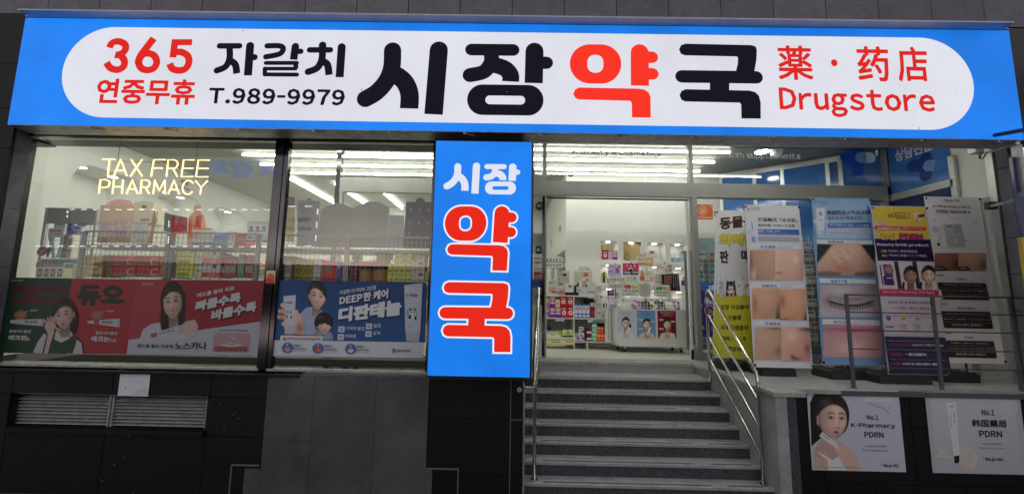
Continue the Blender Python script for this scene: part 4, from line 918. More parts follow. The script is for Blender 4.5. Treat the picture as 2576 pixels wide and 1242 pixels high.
for i, (u0, u1, cc, nm, v0) in enumerate(((1275, 1440, (130, 45, 60), 'maroon', 915), (1450, 1545, (70, 110, 80), 'green', 895), (1552, 1665, (130, 35, 50), 'dark red', 905))):
    um = (u0 + u1) / 2; hw_ = (u1 - u0) * .3
    slab('shaped_box', M_card, [(u0, 1165), (u0, v0 + 20), (um - hw_, v0 + 10), (um - hw_, v0 - 25), (um - hw_ * .6, v0 - 45), (um + hw_ * .6, v0 - 45), (um + hw_, v0 - 25), (um + hw_, v0 + 10), (u1, v0 + 20), (u1, 1165)], 'Q', LY, .1, nm + ' box with a bottle-shaped top behind the mesh', 'carton', cc, lambda s, u0=u0, u1=u1: s.rect(u0 + 15, 1000, u1 - 15, 1100, (190, 180, 175)))
# --- upper shelf of the wide window
UY = RY + .12
slab('cardboard_standee', M_card, [(1330, 715), (1385, 200), (1852, 205), (1800, 720)], 'P', UY, .02, 'large pinkish cardboard display seen from behind, arched board above it', 'cardboard display', (196, 160, 140), lambda s: s.poly([(1332, 715), (1340, 640), (1812, 640), (1803, 718)], (185, 140, 110)))
slab('cardboard_board', M_card, [(1455, 198), (1530, 145), (1620, 122), (1740, 122), (1810, 145), (1850, 180), (1900, 190), (1900, 210), (1450, 208)], 'P', UY + .05, .015, 'arched mauve header rising behind the pink cardboard display', 'cardboard display', (180, 145, 150))
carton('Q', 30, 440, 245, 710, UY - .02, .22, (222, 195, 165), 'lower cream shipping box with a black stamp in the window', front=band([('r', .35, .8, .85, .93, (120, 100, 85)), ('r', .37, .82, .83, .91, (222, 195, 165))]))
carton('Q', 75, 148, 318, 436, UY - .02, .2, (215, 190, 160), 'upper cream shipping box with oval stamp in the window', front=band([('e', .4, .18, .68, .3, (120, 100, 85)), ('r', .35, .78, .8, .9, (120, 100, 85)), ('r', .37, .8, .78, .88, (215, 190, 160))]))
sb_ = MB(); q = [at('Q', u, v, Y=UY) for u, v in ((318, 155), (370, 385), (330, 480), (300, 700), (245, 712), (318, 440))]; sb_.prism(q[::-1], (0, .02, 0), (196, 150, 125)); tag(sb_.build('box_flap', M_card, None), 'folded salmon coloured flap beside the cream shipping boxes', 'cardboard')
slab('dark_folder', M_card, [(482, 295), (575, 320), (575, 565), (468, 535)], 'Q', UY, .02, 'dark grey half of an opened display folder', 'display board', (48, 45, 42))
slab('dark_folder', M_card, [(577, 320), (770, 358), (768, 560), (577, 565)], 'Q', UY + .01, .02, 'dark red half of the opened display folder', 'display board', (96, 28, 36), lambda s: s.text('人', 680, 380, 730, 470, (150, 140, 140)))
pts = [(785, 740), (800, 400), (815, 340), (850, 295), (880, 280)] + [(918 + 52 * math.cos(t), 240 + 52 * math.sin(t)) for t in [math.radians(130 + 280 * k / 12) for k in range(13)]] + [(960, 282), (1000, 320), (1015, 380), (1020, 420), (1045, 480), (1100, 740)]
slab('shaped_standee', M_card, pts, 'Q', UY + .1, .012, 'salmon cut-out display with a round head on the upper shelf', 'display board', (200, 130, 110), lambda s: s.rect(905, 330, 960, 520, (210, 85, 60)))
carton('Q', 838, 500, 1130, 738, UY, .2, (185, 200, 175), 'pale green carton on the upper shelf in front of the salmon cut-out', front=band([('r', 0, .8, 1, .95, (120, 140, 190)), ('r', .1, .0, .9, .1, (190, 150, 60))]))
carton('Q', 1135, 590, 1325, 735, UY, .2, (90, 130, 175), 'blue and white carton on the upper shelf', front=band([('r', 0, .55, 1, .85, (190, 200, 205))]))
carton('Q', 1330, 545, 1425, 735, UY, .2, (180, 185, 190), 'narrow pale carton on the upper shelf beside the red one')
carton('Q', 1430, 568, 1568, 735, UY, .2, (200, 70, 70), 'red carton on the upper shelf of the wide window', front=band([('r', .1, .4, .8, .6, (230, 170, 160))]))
slab('leaflet_board', M_card, [(1592, 405), (1880, 408), (1868, 690), (1570, 688)], 'Q', UY, .01, 'white leaflet board with three small figures near the mirror post', 'display board', (178, 182, 180),
     lambda s: [s.text('소화기 질환의 시작', 1620, 420, 1850, 440, (70, 70, 75)), s.rect(1600, 530, 1670, 550, (80, 90, 160)), s.rect(1690, 530, 1755, 550, (190, 70, 75)), s.rect(1772, 530, 1840, 550, (110, 170, 190)), s.ell(1620, 475, 1660, 525, (100, 95, 140)), s.ell(1705, 475, 1745, 525, (200, 100, 95)), s.ell(1790, 475, 1830, 525, (110, 160, 180)), s.rect(1590, 610, 1650, 640, (80, 130, 180)), s.rect(1572, 665, 1868, 688, (50, 50, 110))])
gk = MB()
for k in range(5): gk.path([at('Q', 335 + k * 11, 300, Y=UY + .05), at('Q', 335 + k * 11, 215, Y=UY + .05), at('Q', 338 + k * 10, 180 + (k % 2) * 8, Y=UY + .05)], .006, 6)
gk.path([at('Q', 362, 330, Y=UY + .05), at('Q', 368, 300, Y=UY + .05)], .016, 6); tag(gk.build('metal_forks', mat('gilt', (.5, .36, .1), .3, 1), None), 'gilt fork-like rods sticking up behind the cream boxes', 'ornament')
# bags and clothes in the wire display
for i, (u0, v0, u1, v1, cc, nm) in enumerate(((920, 365, 985, 620, (70, 80, 130), 'dark blue hanging pack'), (1070, 365, 1170, 500, (190, 195, 205), 'white and blue hanging pack'), (1185, 368, 1300, 470, (110, 200, 140), 'green hanging pack'), (740, 450, 900, 515, (150, 165, 210), 'lilac hanging pack'), (665, 520, 870, 640, (215, 160, 165), 'pink hanging pouch'), (1005, 480, 1120, 610, (215, 220, 225), 'white hanging packet with blue print'), (820, 600, 930, 930, (120, 95, 90), 'dull brown hanging box'), (930, 640, 985, 930, (170, 150, 130), 'narrow tan hanging box'))):
    carton('P', u0, v0, u1, v1, 5.31 + .01 * i, .03, cc, nm + ' in the narrow wire display', 'pack', front=band([('r', .15, .1, .85, .4, dark(cc, .8)), ('r', .1, .6, .9, .7, dark(cc, .9))]), name='hanging_pack')
cb = MB()
for (a0, a1) in (((690, 640), (740, 930)), ((720, 640), (650, 915)), ((860, 640), (790, 925))): cb.path([at('P', *a0, Y=5.3), at('P', (a0[0] + a1[0]) / 2 + 12, (a0[1] + a1[1]) / 2, Y=5.3), at('P', *a1, Y=5.3)], .016, 6)
tag(cb.build('hanging_strap', mat('pale_blue_cloth', lin((120, 175, 185)), .7), None), 'pale blue straps trailing down inside the narrow wire display', 'strap')
fh = MB(); q = [at('P', u, v, Y=YW - .02) for u, v in ((505, 865), (512, 830), (545, 780), (600, 772), (630, 785), (640, 808), (660, 800), (655, 822), (620, 860), (590, 890), (550, 895))]; fh.prism(q[::-1], (0, .01, 0), (110, 75, 80))
f_s = Sheet.flat(YW - .02, 'P'); f_s.mb = fh; f_s.k = 3; f_s.poly([(520, 855), (570, 815), (650, 800), (640, 815), (560, 850)], (160, 110, 110)); f_s.poly([(512, 870), (545, 862), (610, 840), (590, 882), (550, 892)], (120, 115, 115))
tag(fh.build('window_sticker', M_vinyl, None), 'small dark red saucer-shaped sticker on the left part of the window', 'sticker')

# --- narrower window, lower shelf
PI = [((160, 845, 222, 1170), (75, 45, 100), 'dark purple box at the left end behind the mirror post'), ((222, 852, 340, 915), (110, 85, 45), 'brown box lying on the white box'), ((182, 920, 308, 1170), (165, 165, 155), 'white box with grey letters'),
      ((312, 920, 345, 1170), (90, 70, 40), 'brown box edge next to the white lettered one'), ((345, 882, 458, 1170), (140, 130, 45), 'first olive green box'), ((462, 892, 585, 1170), (135, 125, 40), 'second olive green box'), ((590, 895, 690, 1170), (165, 160, 170), 'silver grey box'),
      ((694, 900, 735, 1170), (190, 60, 45), 'narrow orange red box'), ((738, 915, 828, 1170), (185, 55, 50), 'red box with grey front label'), ((832, 925, 884, 1170), (170, 45, 40), 'plain red box'), ((888, 925, 955, 1170), (95, 50, 130), 'purple box with white flowers'),
      ((1062, 925, 1155, 1180), (110, 30, 60), 'dark crimson box right of the rack post'), ((1180, 918, 1348, 985), (175, 60, 50), 'red box lying above the tan tubs')]
for (u0, v0, u1, v1), cc, nm in PI:
    fr = [('r', .2, .25, .8, .32, dark(cc, .75)), ('r', .1, .84, .9, .93, dark(cc, .8))]
    if 'flowers' in nm: fr += [('e', .3, .12, .6, .22, (225, 215, 235)), ('e', .5, .2, .85, .32, (225, 215, 235)), ('e', .25, .25, .5, .36, (225, 215, 235))]
    if 'letters' in nm: fr += [('t', .15, .4, .85, .6, (110, 110, 120), 'GOOD')]
    if 'label' in nm: fr += [('r', .1, .15, .9, .55, (150, 140, 140))]
    if 'olive' in nm: fr += [('e', .2, .4, .8, .7, (185, 180, 80), cc)]
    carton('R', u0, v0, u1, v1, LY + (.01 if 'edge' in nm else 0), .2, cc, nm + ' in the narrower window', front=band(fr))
for i, (u0, v0, u1, v1) in enumerate(((1172, 985, 1348, 1180), (1356, 985, 1545, 1180), (1392, 790, 1570, 982))):
    a, b = at('R', u0, v0, Y=LY), at('R', u1, v1, Y=LY); r_ = (b.x - a.x) / 2; cx = (a.x + b.x) / 2; n = 20
    t_ = thing('tub', ('left', 'right', 'upper')[i] + ' round tan tub with a navy lid behind the mesh', 'tub', (cx, LY + r_, b.z), 'tan tubs with navy lids'); MB().tube((cx, LY + r_, b.z), (cx, LY + r_, a.z - (a.z - b.z) * .25), r_, n).build('body', mat('tan_plastic', lin((190, 140, 75)), .4), t_); MB().tube((cx, LY + r_, a.z - (a.z - b.z) * .25 + .001), (cx, LY + r_, a.z), r_ * 1.015, n).build('lid', mat('navy_plastic', lin((25, 28, 75)), .35), t_)
k = 0
for i in range(4):
    carton('R', 1560 + i * 78, 945, 1636 + i * 78, 1178, LY, .2, (200, 190, 95), '%s of the four upright yellow boxes in the bottom row' % ('leftmost', 'second', 'third', 'rightmost')[i], front=band([('t', .2, .35, .8, .5, (60, 60, 50), '60'), ('t', .3, .85, .7, .95, (80, 60, 40), '4')]), group='yellow boxes in the narrower window')
carton('R', 1642, 872, 1870, 942, LY, .2, (195, 185, 95), 'middle yellow box lying across the four upright ones', front=band([('e', .55, .2, .75, .8, (90, 85, 50), (195, 185, 95))])); carton('R', 1656, 797, 1888, 868, LY, .2, (190, 182, 90), 'topmost yellow box of the pile', front=band([('e', .5, .2, .72, .8, (90, 85, 50), (190, 182, 90))]))
carton('R', 1900, 815, 2055, 893, LY + .05, .2, (190, 150, 95), 'tan box on top of the pale green boxes')
for j, (v0, v1) in enumerate(((897, 1035), (1040, 1180))): carton('R', 1872, v0, 2040, v1, LY, .2, (200, 205, 165), '%s pale green box near the blue sign' % ('upper', 'lower')[j], front=band([('r', .55, .25, .85, .5, (60, 60, 90)), ('r', .1, .1, .4, .16, (120, 130, 90)), ('r', 0, .85, 1, 1, (225, 228, 215))]))
carton('R', 2046, 1050, 2100, 1180, LY, .2, (165, 160, 95), 'small olive box at the right end of the mesh shelf')
carton('R', 1590, 805, 1622, 900, LY + .3, .02, (60, 120, 190), 'small blue card hanging above the yellow boxes', 'card')
# --- narrower window, upper shelf: grey display backs
def semic(cx, cy, r, a0=180, a1=360, n=10): return [(cx + r * math.cos(math.radians(a0 + (a1 - a0) * k / n)), cy + r * math.sin(math.radians(a0 + (a1 - a0) * k / n))) for k in range(n + 1)]
def dots(L, col=(35, 35, 38), r=7): return lambda s: [s.ell(u - r, v - r, u + r, v + r, col, n=8) for u, v in L]
slab('display_board', M_card, [(375, 720), (385, 165), (400, 138), (430, 130)] + [(505, 128)] + semic(540, 128, 35) + [(575, 130), (650, 135), (672, 150), (676, 190), (672, 240), (655, 735)], 'R', UY + .02, .01, 'narrow grey display back with a round tab, leftmost in the narrower window', 'display board', (128, 128, 130), dots([(455, 285), (580, 288)]))
slab('display_board', M_card, [(655, 738), (682, 240), (708, 232), (740, 210), (800, 195), (840, 170), (900, 163), (960, 168), (1010, 185), (1040, 210), (1100, 225), (1128, 240), (1108, 740)], 'R', UY + .06, .012, 'wide grey display back with an arched top, left of the pair', 'display board', (120, 120, 122), dots([(744, 300), (844, 300), (940, 303), (1028, 306), (885, 302), (725, 514), (867, 516), (1010, 518)], r=6))
slab('display_board', M_card, [(1095, 740), (1112, 240), (1140, 222), (1180, 195), (1240, 170), (1290, 148), (1360, 143), (1430, 148), (1490, 170), (1530, 200), (1570, 212), (1580, 240), (1555, 745)], 'R', UY + .04, .012, 'wide grey display back with an arched top, right of the pair', 'display board', (124, 124, 126), dots([(1195, 294), (1298, 290), (1390, 294), (1482, 300), (1336, 295), (1180, 507), (1324, 511), (1468, 515)], r=6))
slab('display_board', M_card, [(1535, 745), (1565, 318), (1775, 322), (1760, 748)], 'R', UY, .012, 'short pale grey display back between the arched and the navy ones', 'display board', (140, 142, 145), dots([(1601, 401), (1703, 404), (1593, 567), (1693, 569)], r=6))
slab('display_board', M_card, [(1758, 750), (1800, 145), (1925, 150)] + semic(1984, 150, 58, 185, 355) + [(2130, 155), (2105, 755)], 'R', UY - .01, .015, 'navy display back with a round tab and white clips', 'display board', (22, 26, 70), lambda s: [s.rect(u - 9, v - 16, u + 9, v + 16, (150, 150, 158)) for u, v in ((1861, 244), (1977, 248), (2092, 250), (1850, 419), (1966, 424), (2081, 427), (1840, 557), (1955, 600), (2068, 602))])
slab('display_board', M_card, [(232, 660), (245, 75), (350, 85), (335, 670)], 'R', UY + .03, .02, 'brown and olive upright box behind the mirror post', 'display board', (150, 140, 90), lambda s: [s.poly([(244, 76), (350, 86), (347, 200), (240, 195)], (95, 70, 60)), s.text('50', 265, 110, 310, 150, (160, 60, 50))])

# ================================================================ SHELVES DEEPER IN THE SHOP
PAL = [(200, 60, 55), (60, 110, 190), (225, 225, 215), (235, 200, 70), (90, 160, 100), (230, 150, 180), (120, 80, 150), (235, 130, 60), (150, 200, 220), (240, 240, 235), (40, 60, 120), (210, 190, 160)]
PN = ['red', 'blue', 'white', 'yellow', 'green', 'pink', 'purple', 'orange', 'pale blue', 'cream', 'navy', 'beige']
_sm = {}
def smallbox(w_, h_, d, ci):
    k = (round(w_, 2), round(h_, 2), ci)
    if k not in _sm:
        c = PAL[ci]; mb = MB().box(-w_ / 2, w_ / 2, 0, d, 0, h_, c); acc = (240, 240, 235) if sum(c) < 520 else dark(c, .55); q = .001
        mb.poly([(-w_ * .35, -q, h_ * .6), (w_ * .35, -q, h_ * .6), (w_ * .35, -q, h_ * .82), (-w_ * .35, -q, h_ * .82)], acc); mb.poly([(-w_ * .5, -q, 0), (w_ * .5, -q, 0), (w_ * .5, -q, h_ * .15), (-w_ * .5, -q, h_ * .15)], dark(c, .7))
        o = mb.build('carton', M_card, None); _sm[k] = o.data; bpy.data.objects.remove(o)
    return _sm[k]
ORDN = ['first', 'second', 'third', 'fourth', 'fifth', 'sixth', 'seventh', 'eighth', 'ninth', 'tenth', 'eleventh', 'twelfth', 'thirteenth', 'fourteenth', 'fifteenth', 'sixteenth', 'seventeenth', 'eighteenth', 'nineteenth', 'twentieth'] 
ORDN += ['twenty-' + q for q in ORDN[:9]] + ['thirtieth'] + ['thirty-' + q for q in ORDN[:9]] + ['fortieth'] + ['forty-' + q for q in ORDN[:9]] + ['fiftieth'] + ['fifty-' + q for q in ORDN[:9]] + ['sixtieth'] + ['sixty-' + q for q in ORDN[:9]]
def fill(x0, y0, dx, dy, L, z, where, hs=(.1, .2), ws=(.07, .13), rz=0, grp='small medicine boxes on the far shelves'):
    s_ = 0; n_ = 0
    while s_ < L:
        w_ = random.choice((.07, .09, .11, .13)); h_ = random.choice((.1, .13, .16, .19)); h_ = min(h_, hs[1]); ci = random.randrange(12)
        if s_ + w_ > L: break
        o = bpy.data.objects.new('carton', smallbox(w_, h_, .08, ci)); COL.objects.link(o); o.location = (x0 + dx * (s_ + w_ / 2), y0 + dy * (s_ + w_ / 2), z); o.rotation_euler = (0, 0, rz)
        tag(o, '%s box, %s %s' % (PN[ci], ORDN[n_], where), 'carton', grp); n_ += 1; s_ += w_ + .008
isl = thing('aisle_shelf', 'low white aisle shelf deep in the shop seen under the upper rack shelf', 'shelving', (-3.4, 8.6, 0))
for z in (.35, .75, 1.15, 1.5): B('shelf', M_white, isl, -6.6, -.9, 8.5, 8.75, z - .02, z)
B('back_panel', M_white, isl, -6.6, -.9, 8.76, 8.79, 0, 1.72)
fill(-6.3, 8.52, 1, 0, 5.2, 1.5, 'from the left on top of the far aisle shelf', grp='small boxes on the far aisle shelf')
# shelves in the passage wall left of the alcove wall
wl = thing('recessed_shelves', 'white shelves recessed in the passage wall at the left side of the doorway view', 'shelving', (X1, 10.5, 0))
for y0, y1 in ((12.6 - 2.14, 12.6 - 1.29), (12.6 - 3.92, 12.6 - 2.49)):
    for z in (.34, .68, 1.02, 1.36, 1.7): B('shelf', M_white, wl, X1 + .02, X1 + .29, min(y0, y1), max(y0, y1), z - .02, z); 
for z, nz_ in ((.68, 'lowest'), (1.02, 'second'), (1.36, 'third'), (1.7, 'top')): fill(X1 + .06, 12.5 - 2.49 + .0, 0, -1, 1.3, z, 'from the back on the %s shelf of the nearer wall recess' % nz_, rz=-math.pi / 2, grp='small boxes in the nearer wall recess'); fill(X1 + .06, 12.6 - 1.32, 0, -1, .8, z, 'from the back on the %s shelf of the farther wall recess' % nz_, rz=-math.pi / 2, grp='small boxes in the farther wall recess')
for c, u, v, s_ in (('F', 425, 930, '외용제'), ('F', 340, 1060, '감기약')):
    w2 = Sheet((X1 - .003, 10, 1), (0, -1, 0), (-1, 0, 0), c); w2.k = 2; w2.text(s_, 0, 0, 0, 0, (50, 52, 48), bold=.03, quad=[(u - 0, v + 10), (u + 14, v - 5), (u + 14, v + 65), (u - 0, v + 80)])
    tag(w2.done('wall_lettering', M_vinyl, None), '%s shelf heading on the receding white passage wall' % ('upper dark' if u > 400 else 'lower dark'), 'lettering')
# a head of dark hair behind the racks: a customer standing in the aisle
def person(x, y, h=1.62):
    V = [(0, 0, .53 * h), (0, 0, .66 * h), (0, .01, .8 * h), (0, 0, .855 * h), (0, -.01, .93 * h), (.1, 0, .5 * h), (.1, -.02, .27 * h), (.1, 0, .045 * h), (.1, -.1, .02 * h), (-.1, 0, .5 * h), (-.1, .03, .27 * h), (-.1, .05, .045 * h), (-.1, -.05, .02 * h),
         (.17, 0, .79 * h), (.22, 0, .62 * h), (.2, -.12, .5 * h), (-.17, 0, .79 * h), (-.22, 0, .62 * h), (-.2, -.1, .5 * h)]
    E_ = [(0, 1), (1, 2), (2, 3), (3, 4), (0, 5), (5, 6), (6, 7), (7, 8), (0, 9), (9, 10), (10, 11), (11, 12), (2, 13), (13, 14), (14, 15), (2, 16), (16, 17), (17, 18)]
    Rr = [.14, .13, .12, .05, .085, .085, .06, .04, .035, .085, .06, .04, .035, .06, .042, .03, .06, .042, .03]
    me = bpy.data.meshes.new('body'); me.from_pydata(V, E_, []); o = bpy.data.objects.new('body', me); COL.objects.link(o); o.modifiers.new('s', 'SKIN'); o.modifiers.new('u', 'SUBSURF').levels = 1; o.modifiers['u'].render_levels = 1
    for i, q in enumerate(me.skin_vertices[0].data): q.radius = (Rr[i], Rr[i])
    me.skin_vertices[0].data[0].use_root = True
    me.materials.append(mat('dark_coat', (.03, .03, .035), .8)); t_ = thing('person', 'person in dark clothes, only the top of the dark hair showing behind the tubs', 'person', (x, y, 0)); o.parent = t_
    mb = MB(); R_ = .1
    for k in range(6):
        a0, a1 = math.pi * k / 6 * .62, math.pi * (k + 1) / 6 * .62; mb.tube((0, .015, .945 * h + R_ * 1.1 * math.cos(a0)), (0, .015, .945 * h + R_ * 1.1 * math.cos(a1)), max(R_ * math.sin(a0), .002), 14, r2=R_ * math.sin(a1))
    hr = mb.build('hair', mat('dark_hair', (.02, .016, .014), .5), None, smooth=True); hr.parent = t_
pp = at('R', 1162, 866, Y=7.6); person(pp.x, 7.6, pp.z / .94 / 1.0 * .985 / 1.0 - .0)

# ================================================================ DOORWAY: shelf unit, trolley, goods
SYU = 8.1
def xx(c, u, v, Y): return at(c, u, v, Y=Y).x
ux0, ux1 = xx('S', 60, 700, SYU), xx('S', 655, 830, SYU)
zs_ = [at('S', 360, v, Y=SYU).z for v in (612, 830, 1055)]
su = thing('shelf_unit', 'white open shelf unit full of boxed goods at the left of the doorway', 'shelving', ((ux0 + ux1) / 2, SYU, 0))
for i, z in enumerate(zs_): B('shelf', M_white, su, ux0, ux1 + (.15 if i == 2 else 0), SYU, SYU + .38, z - .022, z, bevel=.002)
for u in (98, 368): x = xx('S', u, 900, SYU); B('upright', M_white, su, x - .012, x + .012, SYU + .01, SYU + .37, 0, zs_[0] - .023)
x = xx('S', 497, 1080, SYU); B('upright', M_white, su, x - .012, x + .012, SYU + .01, SYU + .37, 0, zs_[2] - .023)
B('back_panel', M_frame, su, ux0, xx('S', 540, 900, SYU), SYU + .385, SYU + .4, .04, zs_[0] - .03)
# low white plinth block behind, with the rest of the shelf wall
def item(c, box, col, label, fr=(), dep=.09, Y=SYU + .02, cat='carton', grp=None, zb=None): return carton(c, *box, Y, dep, col, label, cat, front=band(list(fr)) if fr else None, group=grp, zb=zb)
red = [('r', .05, .02, .95, .12, (90, 15, 20)), ('e', .2, .38, .85, .82, (240, 225, 215)), ('r', .2, .17, .8, .28, (240, 200, 200)), ('e', .4, .5, .65, .7, (215, 60, 50))]
for i, (b_, nm) in enumerate((((230, 618, 298, 712), 'upper left'), ((300, 618, 362, 712), 'upper right'), ((242, 715, 302, 822), 'lower left'), ((303, 715, 365, 822), 'lower right'))):
    item('S', b_, (205, 30, 38), nm + ' of the four red boxes with a pale round picture', red, grp='red picture boxes', Y=SYU + (.02 if i > 1 else .03))
pur = [('r', 0, .0, 1, .4, (195, 150, 175)), ('e', .2, .05, .8, .45, (225, 185, 170)), ('r', .05, .52, .9, .66, (235, 225, 240)), ('r', 0, .82, 1, 1, (110, 40, 130))]
for b_, nm in (((138, 622, 190, 727), 'upper'), ((132, 730, 186, 822), 'lower left'), ((188, 730, 243, 822), 'lower right')): item('S', b_, (150, 60, 165), nm + ' purple box with a skin photo beside the red boxes', pur, grp='purple picture boxes')
item('S', (98, 640, 133, 722), (225, 205, 110), 'small yellow and pink box at the left end of the middle shelf', [('r', 0, .5, 1, 1, (205, 120, 170))]); item('S', (98, 726, 128, 820), (205, 130, 190), 'pink striped box at the left end of the middle shelf', [('r', 0, .3, 1, .4, (240, 240, 240)), ('r', 0, .6, 1, .7, (120, 60, 150))])
item('S', (192, 650, 230, 725), (235, 225, 205), 'cream box leaning between the purple and red boxes', [('e', .2, .3, .8, .8, (225, 150, 90))])
blu = [('r', .08, .1, .92, .7, (225, 230, 238)), ('e', .2, .15, .8, .45, (205, 150, 150)), ('r', .15, .78, .9, .95, (235, 235, 240))]
for i, b_ in enumerate(((373, 697, 408, 825), (409, 699, 445, 825), (446, 699, 484, 825), (485, 700, 520, 825))): item('S', b_, (50, 110, 190), '%s of the blue and white slim packs on the middle shelf' % ('leftmost', 'second', 'third', 'rightmost')[i], blu, grp='blue and white slim packs')
item('S', (522, 675, 567, 828), (120, 25, 35), 'dark red tall pack at the end of the middle shelf', [('r', .1, .05, .9, .3, (205, 190, 190)), ('e', .3, .5, .7, .95, (190, 50, 60))])
item('S', (470, 642, 560, 697), (18, 18, 20), 'black box behind the dark red pack', Y=SYU + .2)
item('S', (568, 650, 588, 828), (215, 222, 228), 'narrow white stand beside the dark red pack', [('r', 0, .1, 1, .2, (90, 140, 190)), ('r', 0, .5, 1, .56, (90, 140, 190))])
cdp = thing('leaflet_holder', 'tall clear leaflet holder with four tiers hanging at the shelf end', 'leaflet holder', (xx('S', 610, 650, SYU), SYU, .9))
for i, v in enumerate((520, 600, 682, 762)):
    a, b = at('S', 582, v, Y=SYU - .02), at('S', 635, v + 68, Y=SYU - .02); B('pocket', mat('clear_plastic', (.62, .62, .56), .15), cdp, a.x, b.x, SYU - .02, SYU + .02, b.z, a.z); s_ = Sheet.flat(SYU - .021, 'S'); s_.k = 2; s_.rect(590, v + 8, 628, v + 45, (205, 195, 175)); s_.rect(592, v + 14, 624, v + 22, (140, 120, 100)); s_.done('leaflet', M_print, cdp)
ro_ = Sheet.flat(SYU - .05, 'S'); ro_.k = 1; ro_.ell(604, 600, 656, 652, (232, 228, 218)); ro_.ell(614, 618, 646, 636, (190, 80, 60)); tag(ro_.done('round_tag', M_print, None), 'round shelf tag with a small picture at the end of the top shelf', 'tag')
# price cards clipped on the middle shelf
for i, (u0, u1, v0, v1) in enumerate(((190, 272, 832, 860), (500, 546, 825, 872))): slab('price_card', M_print, [(u0, v0), (u1, v0), (u1, v1), (u0, v1)], 'S', SYU - .015, .004, '%s price card clipped to the middle shelf edge' % ('wide', 'small square')[i], 'price card', (205, 212, 225), lambda s, u0=u0, u1=u1, v0=v0, v1=v1: [s.rect(u0 + 5, v0 + 5, u1 - 5, v0 + 11, (90, 110, 160)), s.rect(u0 + 5, v0 + 16, u1 - 20, v0 + 21, (130, 130, 150))])
# bottom shelf
for i, (u0, u1, tx_, cc) in enumerate(((108, 241, '유기농올리브', (95, 150, 70)), (244, 370, '유기농레몬즙', (110, 150, 80)))):
    slab('shelf_box', M_print, [(u0, 995 + i * 22), (u1, 1000 + i * 20), (u1, 1090), (u0, 1088)], 'S', SYU - .03, .1, '%s tray box of juice sachets with green lettering' % ('left', 'right')[i], 'tray box', (226, 228, 196), lambda s, u0=u0, u1=u1, tx_=tx_, cc=cc: [s.text(tx_, u0 + 6, 1028, u1 - 4, 1050, cc, bold=.04), s.rect(u0 + 40, 1055, u1 - 4, 1066, (200, 80, 60)), s.rect(u0, 1070, u1, 1088, (215, 215, 120))])
for i in range(5): item('S', (98 + i * 21, 950, 117 + i * 21, 1010), (225, 225, 220), '%s narrow white sachet box in the bottom left row' % ('first', 'second', 'third', 'fourth', 'fifth')[i], [('r', 0, 0, 1, .15, (60, 60, 100))], Y=SYU + .05, grp='narrow white sachet boxes')
for i in range(2):
    a, b = at('S', 100 + i * 28, 905, Y=SYU + .15), at('S', 122 + i * 28, 948, Y=SYU + .15); t_ = thing('bottle', ('left', 'right')[i] + ' small navy bottle on the bottom shelf', 'bottle', (a.x, SYU + .15, b.z), 'navy bottles'); r_ = (b.x - a.x) / 2
    MB().tube((a.x + r_, SYU + .17, b.z - .08), (a.x + r_, SYU + .17, a.z - .03), r_, 12).build('body', mat('navy_plastic'), t_); MB().tube((a.x + r_, SYU + .17, a.z - .03), (a.x + r_, SYU + .17, a.z), r_ * .6, 10).build('cap', mat('navy_plastic'), t_)
for i in range(2): item('S', (262 + i * 52, 942, 308 + i * 54, 1000), (190, 205, 120), '%s green and yellow sachet carton standing in its tray' % ('left', 'right')[i], [('r', 0, 0, 1, .4, (200, 210, 195)), ('e', .3, .2, .8, .7, (225, 205, 80))], Y=SYU + .04, grp='green and yellow cartons')
item('S', (195, 955, 262, 1000), (215, 205, 110), 'yellow flat sachet carton with black stripes', [('r', .5, .1, .62, .9, (40, 35, 30)), ('r', .72, .1, .84, .9, (40, 35, 30))], Y=SYU + .04)
wp = [('r', .1, .3, .9, .45, (90, 40, 110)), ('r', .4, .55, 1, .85, (85, 35, 110)), ('r', .1, .1, .7, .2, (60, 60, 70))]
for b_, nm in (((418, 918, 463, 980), 'upper'), ((373, 977, 420, 1045), 'lower left'), ((422, 984, 468, 1048), 'lower middle')): item('S', b_, (226, 226, 228), nm + ' white box with a purple corner on the bottom shelf', wp, grp='white boxes with purple corners')
for j in range(2): item('S', (490, 925 + j * 62, 537, 985 + j * 60), (110, 25, 32), '%s dark red box with white band on the bottom shelf' % ('upper', 'lower')[j], [('r', 0, .55, 1, .9, (225, 220, 215))], grp='dark red boxes with white bands')
for j, b_ in enumerate(((542, 888, 590, 970), (540, 972, 588, 1052))): item('S', b_, (95, 200, 195), '%s turquoise pack with a yellow blot' % ('upper', 'lower')[j], [('e', .15, .5, .85, .9, (215, 215, 90)), ('r', .1, .1, .9, .3, (215, 240, 238))], grp='turquoise packs')
for j, b_ in enumerate(((590, 913, 622, 980), (624, 915, 655, 982), (588, 983, 627, 1052), (629, 985, 668, 1052))): item('S', b_, (232, 80, 35), '%s of the four orange boxes' % ('upper left', 'upper right', 'lower left', 'lower right')[j], [('r', .1, .15, .9, .35, (245, 190, 150)), ('e', .2, .45, .8, .9, (245, 130, 60))], grp='orange boxes')
bgm = MB(); q = [at('S', u, v, Y=SYU + .25) for u, v in ((535, 880), (690, 882), (705, 1050), (560, 1050))]; bgm.prism(q, (0, .1, 0), (22, 22, 24)); o_ = bgm.build('shopping_bag', M_card, None); tag(o_, 'black bag with a small gold round mark behind the orange boxes', 'bag')
gm = Sheet.flat(SYU + .249, 'S'); gm.k = 3; gm.ell(660, 890, 684, 914, (205, 175, 110)); gm.ell(665, 895, 679, 909, (22, 22, 24)); o2 = gm.done('mark', M_print, o_)
